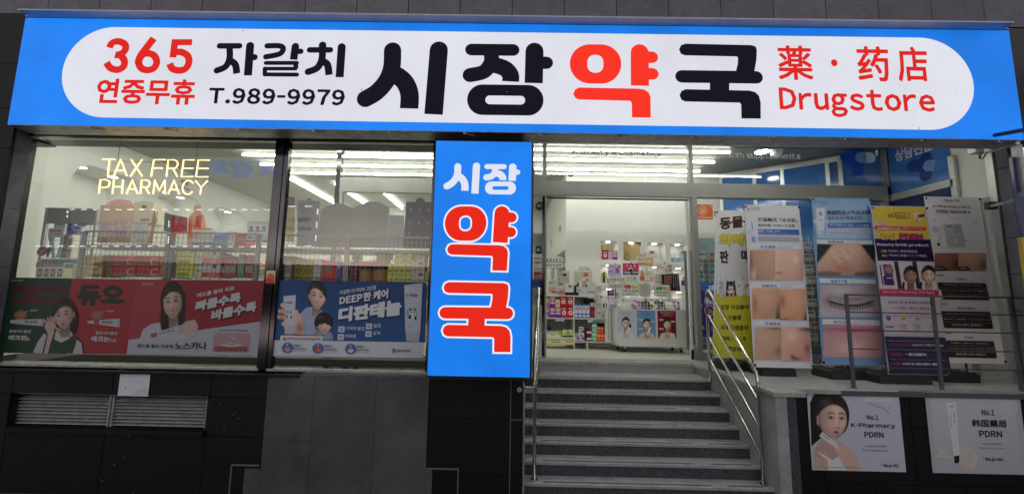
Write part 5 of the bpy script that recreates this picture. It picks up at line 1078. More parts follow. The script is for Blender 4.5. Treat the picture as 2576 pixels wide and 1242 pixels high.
# goods on the top board
TOP = [((245, 375, 325, 500), (205, 200, 180), 'stepped cream display with a dark square', [('r', .15, .22, .65, .42, (60, 40, 35)), ('r', .1, .5, .9, .56, (150, 140, 120)), ('r', .1, .66, .9, .72, (150, 140, 120)), ('r', .1, .82, .9, .88, (150, 140, 120))], .15),
       ((372, 380, 545, 492), (205, 205, 190), 'pale picture board with a product photo', [('r', .4, .02, .88, .98, (215, 190, 165)), ('e', .5, .1, .78, .5, (180, 120, 90)), ('r', .42, .5, .85, .9, (226, 224, 215)), ('r', .62, .62, .8, .85, (150, 145, 135))], .2),
       ((120, 475, 212, 605), (222, 214, 200), 'cream display box with a pink square', [('r', .1, .42, .85, .85, (225, 175, 160)), ('r', .1, .1, .5, .16, (90, 80, 70))], .04),
       ((215, 470, 290, 560), (196, 196, 186), 'pale carton behind the black bold lettering', [('r', .1, .2, .6, .5, (120, 140, 170)), ('r', .1, .6, .9, .8, (220, 220, 215))], .1),
       ((308, 505, 350, 545), (226, 214, 180), 'small cream card on a stand', [('r', .15, .2, .85, .75, (150, 110, 80))], .03),
       ((388, 530, 498, 606), (210, 215, 215), 'pale blue-grey carton pile on the top board', [('r', 0, .3, 1, .34, (130, 150, 180)), ('r', 0, .65, 1, .69, (130, 150, 180)), ('r', .1, .4, .5, .5, (100, 110, 130))], .06),
       ((500, 485, 575, 606), (212, 210, 196), 'row of narrow cream boxes on the top board', [('r', .3, 0, .33, 1, (120, 115, 100)), ('r', .64, 0, .67, 1, (120, 115, 100)), ('r', .05, .75, .95, .82, (130, 120, 100))], .06)]
for b_, cc, nm, fr, d in TOP: item('S', b_, cc, nm + ' on top of the shelf unit', fr, .05, SYU + d, 'display box')
hb = Sheet.flat(SYU + .13, 'S'); hb.k = 2; hb.ell(388, 472, 497, 590, (70, 45, 38)); hb.rect(415, 470, 450, 530, (232, 224, 212)); hb.rect(452, 472, 482, 528, (190, 165, 140)); tag(hb.done('round_display', M_print, None), 'round brown display card with white product photo on the top board', 'display board')
bk = MB(); a = at('S', 283, 580, Y=SYU + .02); bk.box(a.x, xx('S', 415, 590, SYU), SYU + .02, SYU + .1, zs_[0], zs_[0] + .06, (14, 12, 12)); bk.box(xx('S', 372, 550, SYU), xx('S', 392, 550, SYU), SYU + .02, SYU + .08, zs_[0] + .06, zs_[0] + .19, (14, 12, 12)); tag(bk.build('tester_stand', M_plastic, None), 'small black tester stand with an upright tube on the top board', 'stand')
rj = Sheet.flat(SYU - .01, 'S'); rj.k = 1; rj.text('Reju-All', 155, 563, 284, 602, (25, 25, 28), bold=.03); rj.text('Dr.', 134, 562, 152, 576, (25, 25, 28)); tag(rj.done('standing_letters', M_vinyl, None), 'bold black brand lettering standing on the front edge of the shelf unit', 'lettering')
rj = Sheet.flat(SYU + .19, 'S'); rj.k = 1; rj.text('Pharmacy', 418, 333, 512, 352, (40, 40, 38), bold=.02); rj.text('No.1 PDRN', 418, 353, 528, 373, (40, 40, 38), bold=.02); tag(rj.done('standing_letters', M_vinyl, None), 'small dark two-line lettering above the pale picture board', 'lettering')
hw2 = thing('hanging_display', 'pale two-tier display of little bottles hanging at the left edge of the doorway', 'display', (xx('S', 180, 290, SYU - .1), SYU - .1, 1.7))
for v0, v1 in ((236, 291), (294, 350)):
    a, b = at('S', 60, v0, Y=SYU - .1), at('S', 257, v1, Y=SYU - .1); B('tray', M_white, hw2, a.x, b.x, SYU - .1, SYU, b.z, a.z); s_ = Sheet.flat(SYU - .1, 'S'); s_.k = 2; s_.rect(98, v1 - 6, 257, v1, (90, 90, 90))
    for k in range(5): (s_.rect(108 + k * 30, v0 + 22, 120 + k * 30, v0 + 46, (60, 55, 50) if k % 2 else (150, 130, 90)) if v0 < 250 else s_.ell(102 + k * 30, v0 + 15, 126 + k * 30, v0 + 38, (150, 150, 145)))
    s_.done('print', M_print, hw2)
# second copy of the same kind over the trolley
hw3 = thing('hanging_display', 'pale two-tier display of little bottles standing behind the trolley', 'display', (xx('T', 230, 480, SYU + .2), SYU + .2, 1.2))
for v0, v1 in ((428, 482), (490, 535)):
    a, b = at('T', 160, v0, Y=SYU + .2), at('T', 315, v1, Y=SYU + .2); B('tray', M_white, hw3, a.x, b.x, SYU + .2, SYU + .26, b.z, a.z); s_ = Sheet.flat(SYU + .2, 'T'); s_.k = 2; s_.rect(160, v1 - 5, 315, v1, (100, 100, 100))
    for k in range(6): s_.rect(170 + k * 24, v0 + 20, 182 + k * 24, v0 + 42, (150, 140, 120))
    s_.done('print', M_print, hw3)
a, b = at('T', 150, 540, Y=SYU + .2), at('T', 270, 618, Y=SYU + .2); B('post', M_black, hw3, a.x, a.x + .012, SYU + .2, SYU + .22, .95, a.z); B('post', M_black, hw3, b.x - .1, b.x - .088, SYU + .2, SYU + .22, .95, a.z)
# ---- wheeled white trolley with mesh rail, three posters on its front
TY = 7.75
tl, tr = xx('T', 232, 900, TY), xx('T', 935, 900, TY); zt_, zb_ = at('T', 580, 752, Y=TY).z, at('T', 580, 1100, Y=TY).z
zr = at('T', 580, 640, Y=TY).z; TYb = TY + .65; tlb = tl - .10
tro = thing('promotion_trolley', 'white wheeled promotion trolley with a mesh rail and three portrait posters', 'trolley', ((tl + tr) / 2, TY, 0))
MB().prism([(tl, TY, zb_), (tr, TY, zb_), (tr, TY, zt_), (tl, TY, zt_)], (0, .02, 0)).build('front_panel', M_white, tro); B('side_panel', M_white, tro, tl, tl + .02, TY + .021, TYb, zb_, zt_); B('side_panel', M_white, tro, tr - .02, tr, TY + .021, TYb, zb_, zt_); B('back_panel', M_white, tro, tl, tr, TYb, TYb + .02, zb_, zt_)
B('deck', M_white, tro, tl + .021, tr - .021, TY + .021, TYb - .001, zt_ - .1, zt_ - .08)
fr_ = MB()
for x in (tl, tr - .025): fr_.box(x, x + .025, TY - .005, TY + .02, zt_, zr)
fr_.box(tl, tr, TY - .005, TY + .02, zr - .025, zr).box(tl, tr, TY - .008, TY + .02, zt_ - .02, zt_ + .012).box(tl, tl + .025, TY, TYb, zr - .025, zr).box(tr - .025, tr, TY, TYb, zr - .025, zr).box(tl, tr, TYb, TYb + .02, zr - .025, zr).box(tl - .006, tl + .03, TY - .006, TY, zb_ - .01, zt_).box(tr - .03, tr + .006, TY - .006, TY, zb_ - .01, zt_).box(tl, tr, TY - .006, TY, zb_ - .012, zb_ + .025)
fr_.build('frame', mat('white_steel', (.72, .73, .72), .35), tro)
ms = MB(); k = 1
while tl + .025 + k * .062 < tr: x = tl + .025 + k * .062; ms.box(x - .004, x + .004, TY, TY + .006, zt_ + .01, zr - .02); k += 1
for z in (.25, .5, .75): ms.box(tl, tr, TY + .006, TY + .012, zt_ + (zr - zt_) * z - .004, zt_ + (zr - zt_) * z + .004)
ms.build('mesh_rail', mat('white_steel'), tro)
for i, (u, yy_) in enumerate(((250, TY + .35), (315, TY + .05), (780, TY + .35), (865, TY + .05))):
    x = tl + .15 + (tr - tl - .3) * (0 if i < 2 else 1); x = xx('T', u, 1120, yy_); c_ = MB().tube((x - .012, yy_ + .05, .037), (x + .012, yy_ + .05, .037), .037, 14).build('caster', M_rubber, tro); MB().box(x - .02, x + .02, yy_ + .02, yy_ + .08, .06, zb_ - .012).build('fork', M_alu, c_)
# second, narrower rail unit to the left of the trolley
tn = thing('side_trolley', 'narrow white trolley with a mesh rail standing just left of the poster trolley', 'trolley', (tl - .2, TY + .25, 0))
nl = xx('T', 117, 800, TY + .3)
for x0, x1 in ((nl, (nl + tl) / 2 - .005), ((nl + tl) / 2 + .005, tl - .03)): B('panel', M_white, tn, x0, x1, TY + .28, TY + .3, zb_ + .02, zt_ + .02, bevel=.003); B('frame', mat('white_steel'), tn, x0, x0 + .02, TY + .27, TY + .29, zt_ + .02, zr + .02); B('frame', mat('white_steel'), tn, x0, x1, TY + .27, TY + .285, zr + .0, zr + .02)
B('handle', M_alu, tn, (nl + tl) / 2 + .03, (nl + tl) / 2 + .04, TY + .265, TY + .28, .72, .86); B('goods_tray', M_blue, tn, nl + .03, tl - .05, TY + .5, TY + .55, zt_ + .02, zt_ + .1)
def portrait(s, cx, cy, w_, h_, hair, skin, cloth, long=0, bun=0, glasses=0, lip=(190, 70, 70), fringe=0, turn=0):
    """head centred at cx,cy; half width w_, half height h_ (photo units)"""
    sh_ = dark(skin, .82); hl = tuple(min(255, int(x * 1.1)) for x in skin); t = turn * w_
    if bun: s.ell(cx + w_ * .9, cy + h_ * .1, cx + w_ * 1.6, cy + h_ * .9, hair)
    s.poly([(cx - w_ * .5, cy + h_ * .4), (cx + w_ * .55, cy + h_ * .4), (cx + w_ * .6, cy + h_ * 1.55), (cx + w_ * 1.2, cy + h_ * 1.9), (cx - w_ * 1.2, cy + h_ * 1.9), (cx - w_ * .55, cy + h_ * 1.55)], sh_)
    s.poly([(cx - w_ * .75, cy + h_ * 1.55), (cx - w_ * .1, cy + h_ * 2.3), (cx + w_ * .8, cy + h_ * 1.55), (cx + w_ * 2.1, cy + h_ * 1.9), (cx + w_ * 2.5, cy + h_ * 3.0), (cx - w_ * 2.4, cy + h_ * 3.0), (cx - w_ * 2.0, cy + h_ * 1.9)], cloth)
    s.soft(cx - w_ * 1.2, cy + h_ * 1.5, cx + w_ * 1.2, cy + h_ * 3.2, dark(cloth, .7), .5)
    s.facegrid(cx, cy, w_, h_, skin=skin, hair=hair, lip=lip, turn=turn, glasses=glasses, n=26)
def hand(s, u, v, k, skin, flip=1, n=4):
    s.ell(u - 10 * k, v - 9 * k, u + 10 * k, v + 12 * k, skin)
    for i in range(n): s.stroke([(u + flip * (-8 + i * 5) * k, v - 2 * k), (u + flip * (-10 + i * 5.5) * k, v - (14 + (i % 2) * 3) * k)], 4.6 * k, tuple(min(255, int(c * (1.02 - .04 * (i % 2)))) for c in skin))
    s.stroke([(u + flip * 9 * k, v + 3 * k), (u + flip * 15 * k, v - 5 * k)], 5 * k, skin)
def poster(name, label, Y, crop, box, base, draw, cat='poster', th=.003, parent=None, m=None):
    a, b = at(crop, box[0], box[1], Y=Y), at(crop, box[2], box[3], Y=Y); a2, b2 = at(crop, box[0], box[3], Y=Y), at(crop, box[2], box[1], Y=Y)
    x0, x1, z1, z0 = (a.x + a2.x) / 2, (b.x + b2.x) / 2, (a.z + b2.z) / 2, (b.z + a2.z) / 2
    t_ = thing(name, label, cat, ((x0 + x1) / 2, Y, z0)) if parent is None else parent
    B('sheet' if parent is None else name, m or M_print, t_, x0, x1, Y, Y + th, z0, z1, col=base); s_ = Sheet.flat(Y, crop); s_.k = 3
    s_.B = (x0, x1, z0, z1); draw(s_); s_.done('print', m or M_print, t_); return t_
SK_ = (232, 205, 190); HR = (28, 24, 26)
def tp(bg, tx_, tc, cx, cy, gl, cloth, tube):
    def f(s):
        s.text(tx_[0], cx - 68, 772, cx + 62, 786, tc, bold=.02); s.text(tx_[1], cx - 34, 790, cx + 34, 802, tc, bold=.03); s.rect(cx - 60, 806, cx + 60, 810, tc)
        portrait(s, cx, cy, 33, 46, HR, SK_, cloth, glasses=gl, bun=gl, fringe=.1)
        s.poly([(cx - 5, 985), (cx + 25, 915), (cx + 42, 922), (cx + 12, 1000)], tube); hand(s, cx + 5, 985, 1.1, SK_)
        for u0, v0 in ((cx - 80, 838), (cx + 32, 855), (cx - 80, 925)): s.rect(u0, v0, u0 + 42, v0 + 16, (215, 222, 232)); s.rect(u0 + 3, v0 + 3, u0 + 38, v0 + 7, (90, 110, 150))
    return f
poster('front_poster', None, TY - .01, 'T', (241, 752, 414, 1007), (206, 210, 222), tp(0, ('Clinical Redness Reducer', 'Spot Cream'), (70, 75, 110), 322, 882, 1, (225, 228, 235), (240, 240, 245)), parent=tro)
poster('front_poster', None, TY - .01, 'T', (430, 755, 608, 1014), (110, 155, 200), tp(0, ('Mineral Fresh Peeling', 'Glow Shot SERUM'), (30, 50, 110), 524, 895, 0, (225, 200, 190), (240, 240, 245)), parent=tro)
poster('front_poster', None, TY - .01, 'T', (629, 760, 806, 1021), (120, 22, 26), tp(0, ('MINERAL PDRN S2SKIN CREAM', 'Solution for Skincare'), (240, 225, 220), 722, 895, 0, (235, 215, 200), (210, 60, 60)), parent=tro)
# packets heaped in the trolley: flat sachets leaning at odd angles
cols = [(24, 24, 30), (205, 190, 215), (230, 220, 190), (25, 30, 40), (60, 90, 170), (30, 45, 40), (200, 215, 235), (150, 80, 160), (35, 60, 45), (235, 232, 228), (20, 20, 24)]
cn_ = ['black', 'lilac', 'cream', 'black', 'blue', 'dark green', 'pale blue', 'violet', 'dark green', 'white', 'black']
rs = random.Random(5)
for i in range(46):
    x = tl + .1 + (tr - tl - .2) * (i + .5) / 46; ci = (rs.randrange(len(cols)) if i > 8 else (1, 6, 9, 2, 1, 9, 2, 0, 10)[i]) if i < 40 else (7, 4, 7, 1, 6, 7)[i - 40]
    mb = MB().box(-.075, .075, -.004, .004, -.1, .1, cols[ci]).box(-.06, .06, -.006, -.0045, .0, .05, tuple(min(255, c + 60) for c in cols[ci])); o = mb.build('sachet', M_plastic, None)
    o.location = (x, TY + .1 + .4 * rs.random(), zt_ + .07 + .03 * rs.random()); o.rotation_euler = (rs.uniform(-1.1, -.3), rs.uniform(-.9, .9), rs.uniform(-.6, .6)); o.data.materials[0] = M_plastic
    tag(o, '%s foil sachet, %s from the left in the heap in the trolley' % (cn_[ci], ORDN[i]), 'sachet', 'foil sachets heaped in the trolley')
# price cards on thin stands rising out of the trolley
def card(label, c, box, col, draw, Y, rodv):
    t_ = thing('price_card', label, 'price card', (xx(c, (box[0] + box[2]) / 2, box[3], Y), Y, 1), 'clip-on offer cards over the trolley'); poster('card', None, Y, c, box, col, draw, parent=t_)
    u = (box[0] + box[2]) / 2; a, b = at(c, u, box[1] - 6, Y=Y + .01), at(c, u, rodv, Y=Y + .01); MB().tube((a.x, Y + .012, a.z), (a.x, Y + .012, max(b.z, zt_)), .004, 6).build('rod', M_alu, t_); MB().box(a.x - .012, a.x + .012, Y - .004, Y + .014, a.z - .015, a.z + .012).build('clip', M_steel, t_)
card('yellow-tubed 5+1 offer card, highest over the trolley', 'T', (428, 218, 588, 330), (222, 216, 202), lambda s: [s.rect(434, 226, 500, 233, (120, 90, 70)), s.text('5+1', 444, 252, 490, 276, (150, 60, 50), bold=.05)] + [s.poly([(500 + k * 14, 248), (512 + k * 14, 248), (508 + k * 14, 288), (504 + k * 14, 288)], (215, 160, 60)) for k in range(5)] + [s.poly([(572, 245), (580, 245), (578, 296), (573, 296)], (190, 90, 70)), s.rect(436, 296, 584, 326, (205, 170, 130)), s.rect(440, 300, 500, 306, (120, 90, 70))], TY + .35, 640)
card('pink offer card with a woman and the price 7,000', 'T', (293, 303, 446, 414), (216, 60, 120), lambda s: [s.rect(295, 370, 445, 412, (70, 60, 75)), s.ell(352, 308, 386, 350, (40, 30, 35)), s.ell(360, 316, 378, 340, SK_), s.poly([(345, 372), (352, 345), (386, 345), (395, 372)], SK_), s.poly([(350, 385), (355, 358), (384, 358), (392, 385)], (25, 22, 25)), s.poly([(300, 378), (372, 385), (360, 405), (305, 398)], (150, 190, 220)), s.text('7,000', 378, 380, 438, 400, (250, 235, 240), bold=.06), s.rect(400, 318, 412, 340, (240, 225, 232)), s.text('스페셜', 322, 318, 346, 330, (250, 240, 245), bold=.04)], TY + .2, 640)
card('lilac offer card with a purple bottle picture', 'T', (150, 312, 271, 424), (196, 190, 226), lambda s: [s.text('벨라포닌 3mg', 162, 324, 214, 336, (60, 50, 130), bold=.03), s.text('4x 시원하게', 162, 342, 206, 352, (60, 50, 130), bold=.03), s.rect(218, 345, 258, 402, (150, 120, 205)), s.ell(226, 355, 254, 385, (200, 40, 70)), s.ell(250, 322, 268, 346, (60, 60, 110))] + [s.ell(158 + k * 14, 375, 170 + k * 14, 388, (90, 90, 130)) for k in range(3)], TY + .3, 640)
card('white offer card with red lips picture', 'T', (612, 305, 776, 402), (222, 218, 214), lambda s: [s.text('CuLip', 622, 318, 660, 334, (190, 50, 60), bold=.02), s.ell(720, 318, 768, 350, (205, 60, 60)), s.ell(724, 328, 764, 340, (235, 190, 180)), s.rect(628, 340, 690, 346, (200, 90, 100)), s.rect(640, 356, 680, 390, (235, 235, 232)), s.rect(700, 356, 735, 388, (150, 200, 170)), s.ell(740, 356, 764, 382, (200, 70, 60))], TY + .3, 640)
card('white offer card with an orange heel picture and the word UREA', 'T', (443, 368, 600, 490), (226, 220, 210), lambda s: [s.ell(462, 372, 500, 450, (225, 150, 120)), s.ell(452, 420, 505, 474, (215, 120, 80)), s.text('UREA', 512, 400, 548, 416, (70, 70, 90), bold=.03), s.rect(512, 384, 566, 390, (200, 90, 80)), s.text('25%', 560, 402, 588, 414, (210, 120, 110)), s.ell(552, 436, 590, 464, (200, 120, 90)), s.ell(560, 442, 582, 458, (226, 220, 210)), s.rect(505, 468, 592, 476, (205, 150, 120))], TY + .12, 640)
def hatch(s, box, c1):
    u0, v0, u1, v1 = box; s.rect(u0, v0, u1, v1, (225, 228, 222)); n = 9
    for k in range(n):
        a = u0 + (u1 - u0) * k / n; b_ = (u1 - u0) / n * .5
        for va, vb in ((v0, v0 + 7), (v1 - 7, v1)): s.poly([(a, vb), (a + b_, vb), (a + b_ * 1.6, va), (a + b_ * .6, va)], c1)
    for k in range(7):
        a = v0 + (v1 - v0) * k / 7; b_ = (v1 - v0) / 14
        for ua, ub in ((u0, u0 + 8), (u1 - 8, u1)): s.poly([(ua, a), (ub, a + b_ * .6), (ub, a + b_ * 1.6), (ua, a + b_)], c1)
    s.rect(u0 + 9, v0 + 8, u1 - 9, v1 - 8, (236, 238, 232))
def pas(box, c1, c2, w1_, n_):
    def f(s):
        hatch(s, box, c1); u0, v0, u1, v1 = box; um = (u0 + u1) / 2
        s.text(w1_, u0 + 16, v0 + 16, um - 2, v0 + 56, c2, bold=.06, out=((40, 60, 40), .1)); s.text('파스', um, v0 + 16, u1 - 16, v0 + 56, (232, 205, 70), bold=.06, out=((40, 60, 40), .1)); s.text(n_ + ' 10,000원', u0 + 15, v0 + 64, u1 - 15, v0 + 88, (30, 30, 34), bold=.04); s.text('마음대로 골라 골라', u0 + 32, v0 + 94, u1 - 36, v0 + 108, (60, 60, 66), bold=.02)
    return f
card('large pain patch card with green hatched border and red lettering', 'T', (284, 490, 452, 614), (236, 238, 232), pas((286, 492, 450, 612), (50, 140, 110), (205, 60, 55), '대형', '4장'), TY + .04, 680)
card('small pain patch card with red hatched border and green lettering', 'T', (590, 506, 748, 622), (236, 238, 232), pas((592, 508, 746, 620), (200, 90, 90), (60, 170, 110), '소형', '5장'), TY + .04, 680)
bb = at('T', 755, 480, Y=TY + .2); nb_ = MB(); q = [at('T', u, v, Y=TY + .2) for u, v in ((668, 408), (830, 400), (846, 568), (682, 566))]; nb_.prism(q[::-1], (0, .015, 0), (22, 20, 45)); o_ = nb_.build('folded_board', M_card, None); tag(o_, 'navy product board with face photos and vertical yellow lettering leaning over the trolley', 'display board')
s_ = Sheet.flat(TY + .199, 'T'); s_.k = 3
for j in range(3):
    for i in range(3): s_.rect(690 + i * 25, 418 + j * 28, 712 + i * 25, 442 + j * 28, (170, 120, 100)); s_.ell(694 + i * 25, 420 + j * 28, 708 + i * 25, 440 + j * 28, (150, 95, 75))
s_.rect(692, 505, 765, 555, (60, 60, 120))
for i in range(3): s_.rect(776 + i * 20, 412, 786 + i * 20, 540, (215, 195, 90) if i < 2 else (220, 220, 225)); 
for i in range(3):
    for j in range(7): s_.rect(776 + i * 20, 424 + j * 18, 786 + i * 20, 429 + j * 18, (22, 20, 45))
s_.rect(800, 545, 836, 556, (190, 40, 50)); s_.done('print', M_print, o_)
gb = MB(); q = [at('T', u, v, Y=TY + .22) for u, v in ((604, 408), (668, 404), (680, 500), (604, 500))]; gb.prism(q[::-1], (0, .015, 0), (190, 188, 182)); o_ = gb.build('folded_board', M_card, None); tag(o_, 'grey side flap with small lettering beside the navy product board', 'display board')
s_ = Sheet.flat(TY + .219, 'T'); s_.k = 3; s_.ell(632, 470, 668, 500, (210, 150, 130)); [s_.rect(640 + 12 * (k % 2), 416 + 10 * k, 648 + 12 * (k % 2), 424 + 10 * k, (120, 100, 90)) for k in range(4)]; s_.done('print', M_print, o_)
gp_ = MB(); q = [at('T', u, v, Y=TY + .4) for u, v in ((456, 500), (555, 495), (560, 625), (462, 622))]; gp_.prism(q[::-1], (0, .02, 0), (205, 204, 192)); tag(gp_.build('blank_board', M_card, None), 'blank cream back of a board between the two pain patch cards', 'display board')
MB().build if 0 else None
# ---- goods in the niches
NY_ = YB + .05
def nit(box, col, label, fr=(), dep=.05, c='T'): return carton(c, *box, NY_, dep, col, label, 'carton', front=band(list(fr)) if fr else None)
fl1 = [holes[i * 3 + 0][2] for i in range(4)]
nit((88, 128, 196, 182), (30, 24, 22), 'framed gold certificate in the first alcove', [('r', .06, .08, .94, .9, (222, 200, 130)), ('r', .3, .5, .7, .6, (160, 120, 60))], .02)
nit((96, 176, 148, 262), (205, 30, 38), 'red picture box in the first alcove', red); nit((150, 176, 194, 264), (205, 170, 215), 'lilac box in the first alcove', [('r', .2, .3, .8, .7, (235, 170, 190))]); nit((194, 182, 240, 266), (170, 90, 180), 'purple box in the first alcove', pur)
gd = MB(); mg = mat('gilt'); a = at('T', 332, 268, Y=NY_); r_ = .08
for (u, v0, v1, rr_) in ((332, 185, 270, .035),): p0, p1 = at('T', u, v0, Y=NY_ + .05), at('T', u, v1, Y=NY_ + .05); gd.tube(p1, p0, .045, 12, r2=.035)
gd.tube(at('T', 335, 165, Y=NY_ + .02), at('T', 335, 165, Y=NY_ + .05), .11, 20); gd.tube(at('T', 395, 190, Y=NY_ + .06), at('T', 395, 190, Y=NY_ + .08), .19, 24)
tag(gd.build('gilt_ornament', mat('pale_gilt', lin((205, 190, 140)), .35, .6), None), 'pale gold round hand mirror shape and disc in the second alcove', 'ornament')
nit((555, 178, 600, 214), (226, 200, 205), 'small white box with red lips in the third alcove', [('e', .2, .3, .8, .7, (200, 50, 60))]); nit((584, 222, 634, 280), (232, 232, 230), 'white carton in the third alcove', [('r', .1, .3, .7, .4, (190, 120, 120))]); nit((648, 205, 670, 280), (222, 226, 215), 'slim white carton in the third alcove', [('e', .3, .5, .7, .7, (110, 160, 110))])
nit((765, 253, 836, 288), (90, 160, 205), 'flat blue box in the fourth alcove', [('r', .15, .2, .85, .8, (220, 228, 232))]); nit((848, 182, 908, 287), (190, 215, 225), 'pale blue hanging pack in the fourth alcove', [('r', .1, .08, .9, .25, (70, 150, 190)), ('r', .2, .45, .4, .9, (235, 235, 235)), ('r', .6, .45, .8, .9, (235, 235, 235))])
nit((104, 388, 124, 496), (60, 90, 50), 'tall dark green box in the middle alcove at the left', [('r', .3, .1, .7, .3, (190, 180, 100))]); nit((126, 392, 142, 496), (220, 215, 190), 'slim cream box beside the dark green one'); nit((86, 398, 100, 496), (210, 190, 90), 'slim yellow box at the left edge of the middle alcove'); nit((144, 448, 160, 496), (170, 40, 50), 'little red box in the middle alcove')
nit((316, 418, 372, 478), (225, 225, 205), 'white box with green print behind the trolley', [('r', .1, .3, .9, .4, (110, 150, 90)), ('e', .3, .5, .7, .8, (215, 190, 120))]); nit((374, 418, 436, 480), (190, 215, 215), 'pale teal box behind the trolley', [('e', .3, .3, .7, .7, (90, 150, 160)), ('r', .1, .8, .9, .9, (190, 170, 60))])
nit((864, 470, 930, 517), (85, 40, 125), 'purple carton holding two silver bottles', [('t', .3, .4, .7, .6, (220, 200, 230), '3XL')])
for i, u in enumerate((874, 906)):
    a, b = at('T', u, 472, Y=NY_ + .03), at('T', u, 415, Y=NY_ + .03); t_ = thing('bottle', ('left', 'right')[i] + ' silver bottle standing in the purple carton', 'bottle', tuple(a), 'silver bottles in the alcove'); MB().tube(a, a + (b - a) * .75, .035, 12).build('body', mat('silver_plastic', (.6, .6, .62), .25, .5), t_); MB().tube(a + (b - a) * .75, b, .03, 12, r2=.012).build('cap', M_white, t_)
nit((150, 560, 208, 614), (130, 60, 160), 'purple box in the bottom alcove', [('r', .2, .3, .8, .5, (220, 200, 230))]); nit((220, 585, 265, 615), (215, 120, 180), 'pink flat box in the bottom alcove')
# tall white umbrella-bag stand by the door edge
ub = thing('bag_stand', 'white stand with a hanging clear bag and blue leaflet at the right door edge', 'stand', (xx('T', 965, 1000, YD + .2), YD + .2, 0))
a, b = at('T', 948, 1090, Y=YD + .25), at('T', 996, 1210, Y=YD + .25); B('foot_box', M_white, ub, a.x, b.x, YD + .2, YD + .3, .0, a.z)
q = [at('T', u, v, Y=YD + .22) for u, v in ((918, 878), (990, 880), (985, 905), (950, 985), (940, 920))]; MB().prism(q[::-1], (0, .01, 0)).build('clear_bag', mat('clear_plastic'), ub); q = [at('T', u, v, Y=YD + .21) for u, v in ((975, 880), (994, 900), (988, 1086), (940, 1080))]; MB().prism(q[::-1], (0, .004, 0), (50, 70, 140)).build('leaflet', M_print, ub)

# ================================================================ POSTERS ON THE LEFT WINDOWS
PY = YW - .012
def tube_art(s, q, cap, bandc, txt=None, tc=(60, 60, 80)):
    """lying or standing squeeze tube: q = four corners, cap end first"""
    m = lambda a, b: tuple((q[0][i] * (1 - a) + q[1][i] * a) * (1 - b) + (q[3][i] * (1 - a) + q[2][i] * a) * b for i in (0, 1))
    s.poly([m(0, .12), m(.2, .0), m(1, -.05), m(1, 1.05), m(.2, 1), m(0, .88)], (226, 226, 236)); s.poly([m(0, .12), m(.17, .1), m(.17, .9), m(0, .88)], cap); s.poly([m(.2, 0), m(.36, 0), m(.36, 1), m(.2, 1)], bandc); s.poly([m(.94, -.05), m(1, -.06), m(1, 1.06), m(.94, 1.05)], (200, 200, 215))
    if txt: s.text(txt, 0, 0, 0, 0, tc, bold=.03, quad=[m(.42, .2), m(.8, .2), m(.8, .7), m(.42, .7)])
def p_left(s):
    G1, R1, G2, R2_ = (24, 78, 48), (196, 60, 66), (30, 88, 50), (178, 48, 56)
    s.poly([(95, 180), (655, 188), (560, 870), (-5, 862)], G1); s.poly([(655, 188), (1243, 196), (1155, 876), (560, 870)], R1)
    s.rect(130, 250, 590, 430, (96, 36, 42), r=30); s.ell(150, 310, 215, 365, G2); s.rect(345, 315, 540, 370, G2, r=20); s.rect(345, 350, 500, 380, (96, 36, 42), r=8)
    s.text('듀오', 700, 248, 1140, 440, (44, 60, 40), bold=.07, quad=[(712, 246), (1142, 248), (1128, 440), (690, 436)])
    s.text('동아제약', 132, 200, 212, 216, (200, 210, 205), bold=.03); s.ell(106, 197, 126, 219, (200, 210, 205)); s.ell(111, 202, 121, 214, G1)
    for u in (135, 832): s.ell(u, 475, u + 108, 565, (215, 150, 125), (170, 110, 90)); s.stroke([(u + 90, 500), (u + 120, 480)], 4, (235, 235, 235))
    s.text('오돌토돌', 272, 470, 340, 488, (230, 230, 230), bold=.03); s.text('화농트러블', 970, 476, 1038, 494, (230, 230, 230), bold=.03)
    tube_art(s, [(97, 562), (405, 558), (398, 618), (95, 598)], (225, 228, 232), (200, 225, 215), '애크린'); tube_art(s, [(798, 572), (1098, 556), (1090, 628), (800, 596)], (228, 228, 232), (214, 90, 90), '애크논')
    s.text('좁쌀여드름엔', 90, 652, 284, 685, (225, 230, 228), bold=.04); s.text('애크린', 80, 700, 244, 752, (235, 238, 236), bold=.06); s.text('겔', 246, 722, 272, 754, (225, 230, 228), bold=.03)
    s.text('붉은여드름엔', 875, 668, 1068, 700, (235, 228, 228), bold=.04); s.text('애크논', 836, 708, 1000, 764, (240, 236, 236), bold=.06); s.text('크림', 1002, 735, 1058, 768, (235, 228, 228), bold=.03)
    s.poly([(640, 420), (690, 440), (716, 520), (712, 610), (690, 680), (640, 690), (650, 560)], HR)
    s.poly([(305, 862), (345, 770), (400, 690), (430, 700), (390, 868)], (228, 226, 236)); s.poly([(395, 868), (430, 770), (510, 680), (545, 730), (640, 745), (680, 700), (750, 770), (757, 868)], (38, 84, 52)); s.poly([(665, 868), (700, 770), (700, 740), (748, 775), (757, 870)], (228, 226, 236))
    s.poly([(500, 740), (515, 660), (560, 690), (640, 655), (668, 700), (620, 745), (560, 770)], (236, 236, 242)); s.poly([(545, 600), (640, 600), (640, 680), (590, 730), (548, 690)], dark(SK_, .85))
    s.facegrid(588, 530, 84, 118, turn=-.16, n=40, tilt=-.12, part=.1, smile=0)
    hc = (236, 210, 200); s.poly([(405, 868), (440, 700), (425, 640), (430, 610), (500, 620), (500, 680), (470, 760), (440, 868)], hc); s.ell(420, 570, 505, 670, hc)
    for a_ in ([(432, 600), (412, 570)], [(448, 590), (440, 548)], [(468, 585), (468, 538)], [(488, 590), (492, 545)], [(500, 625), (548, 662)]): s.stroke(a_, 17, hc)
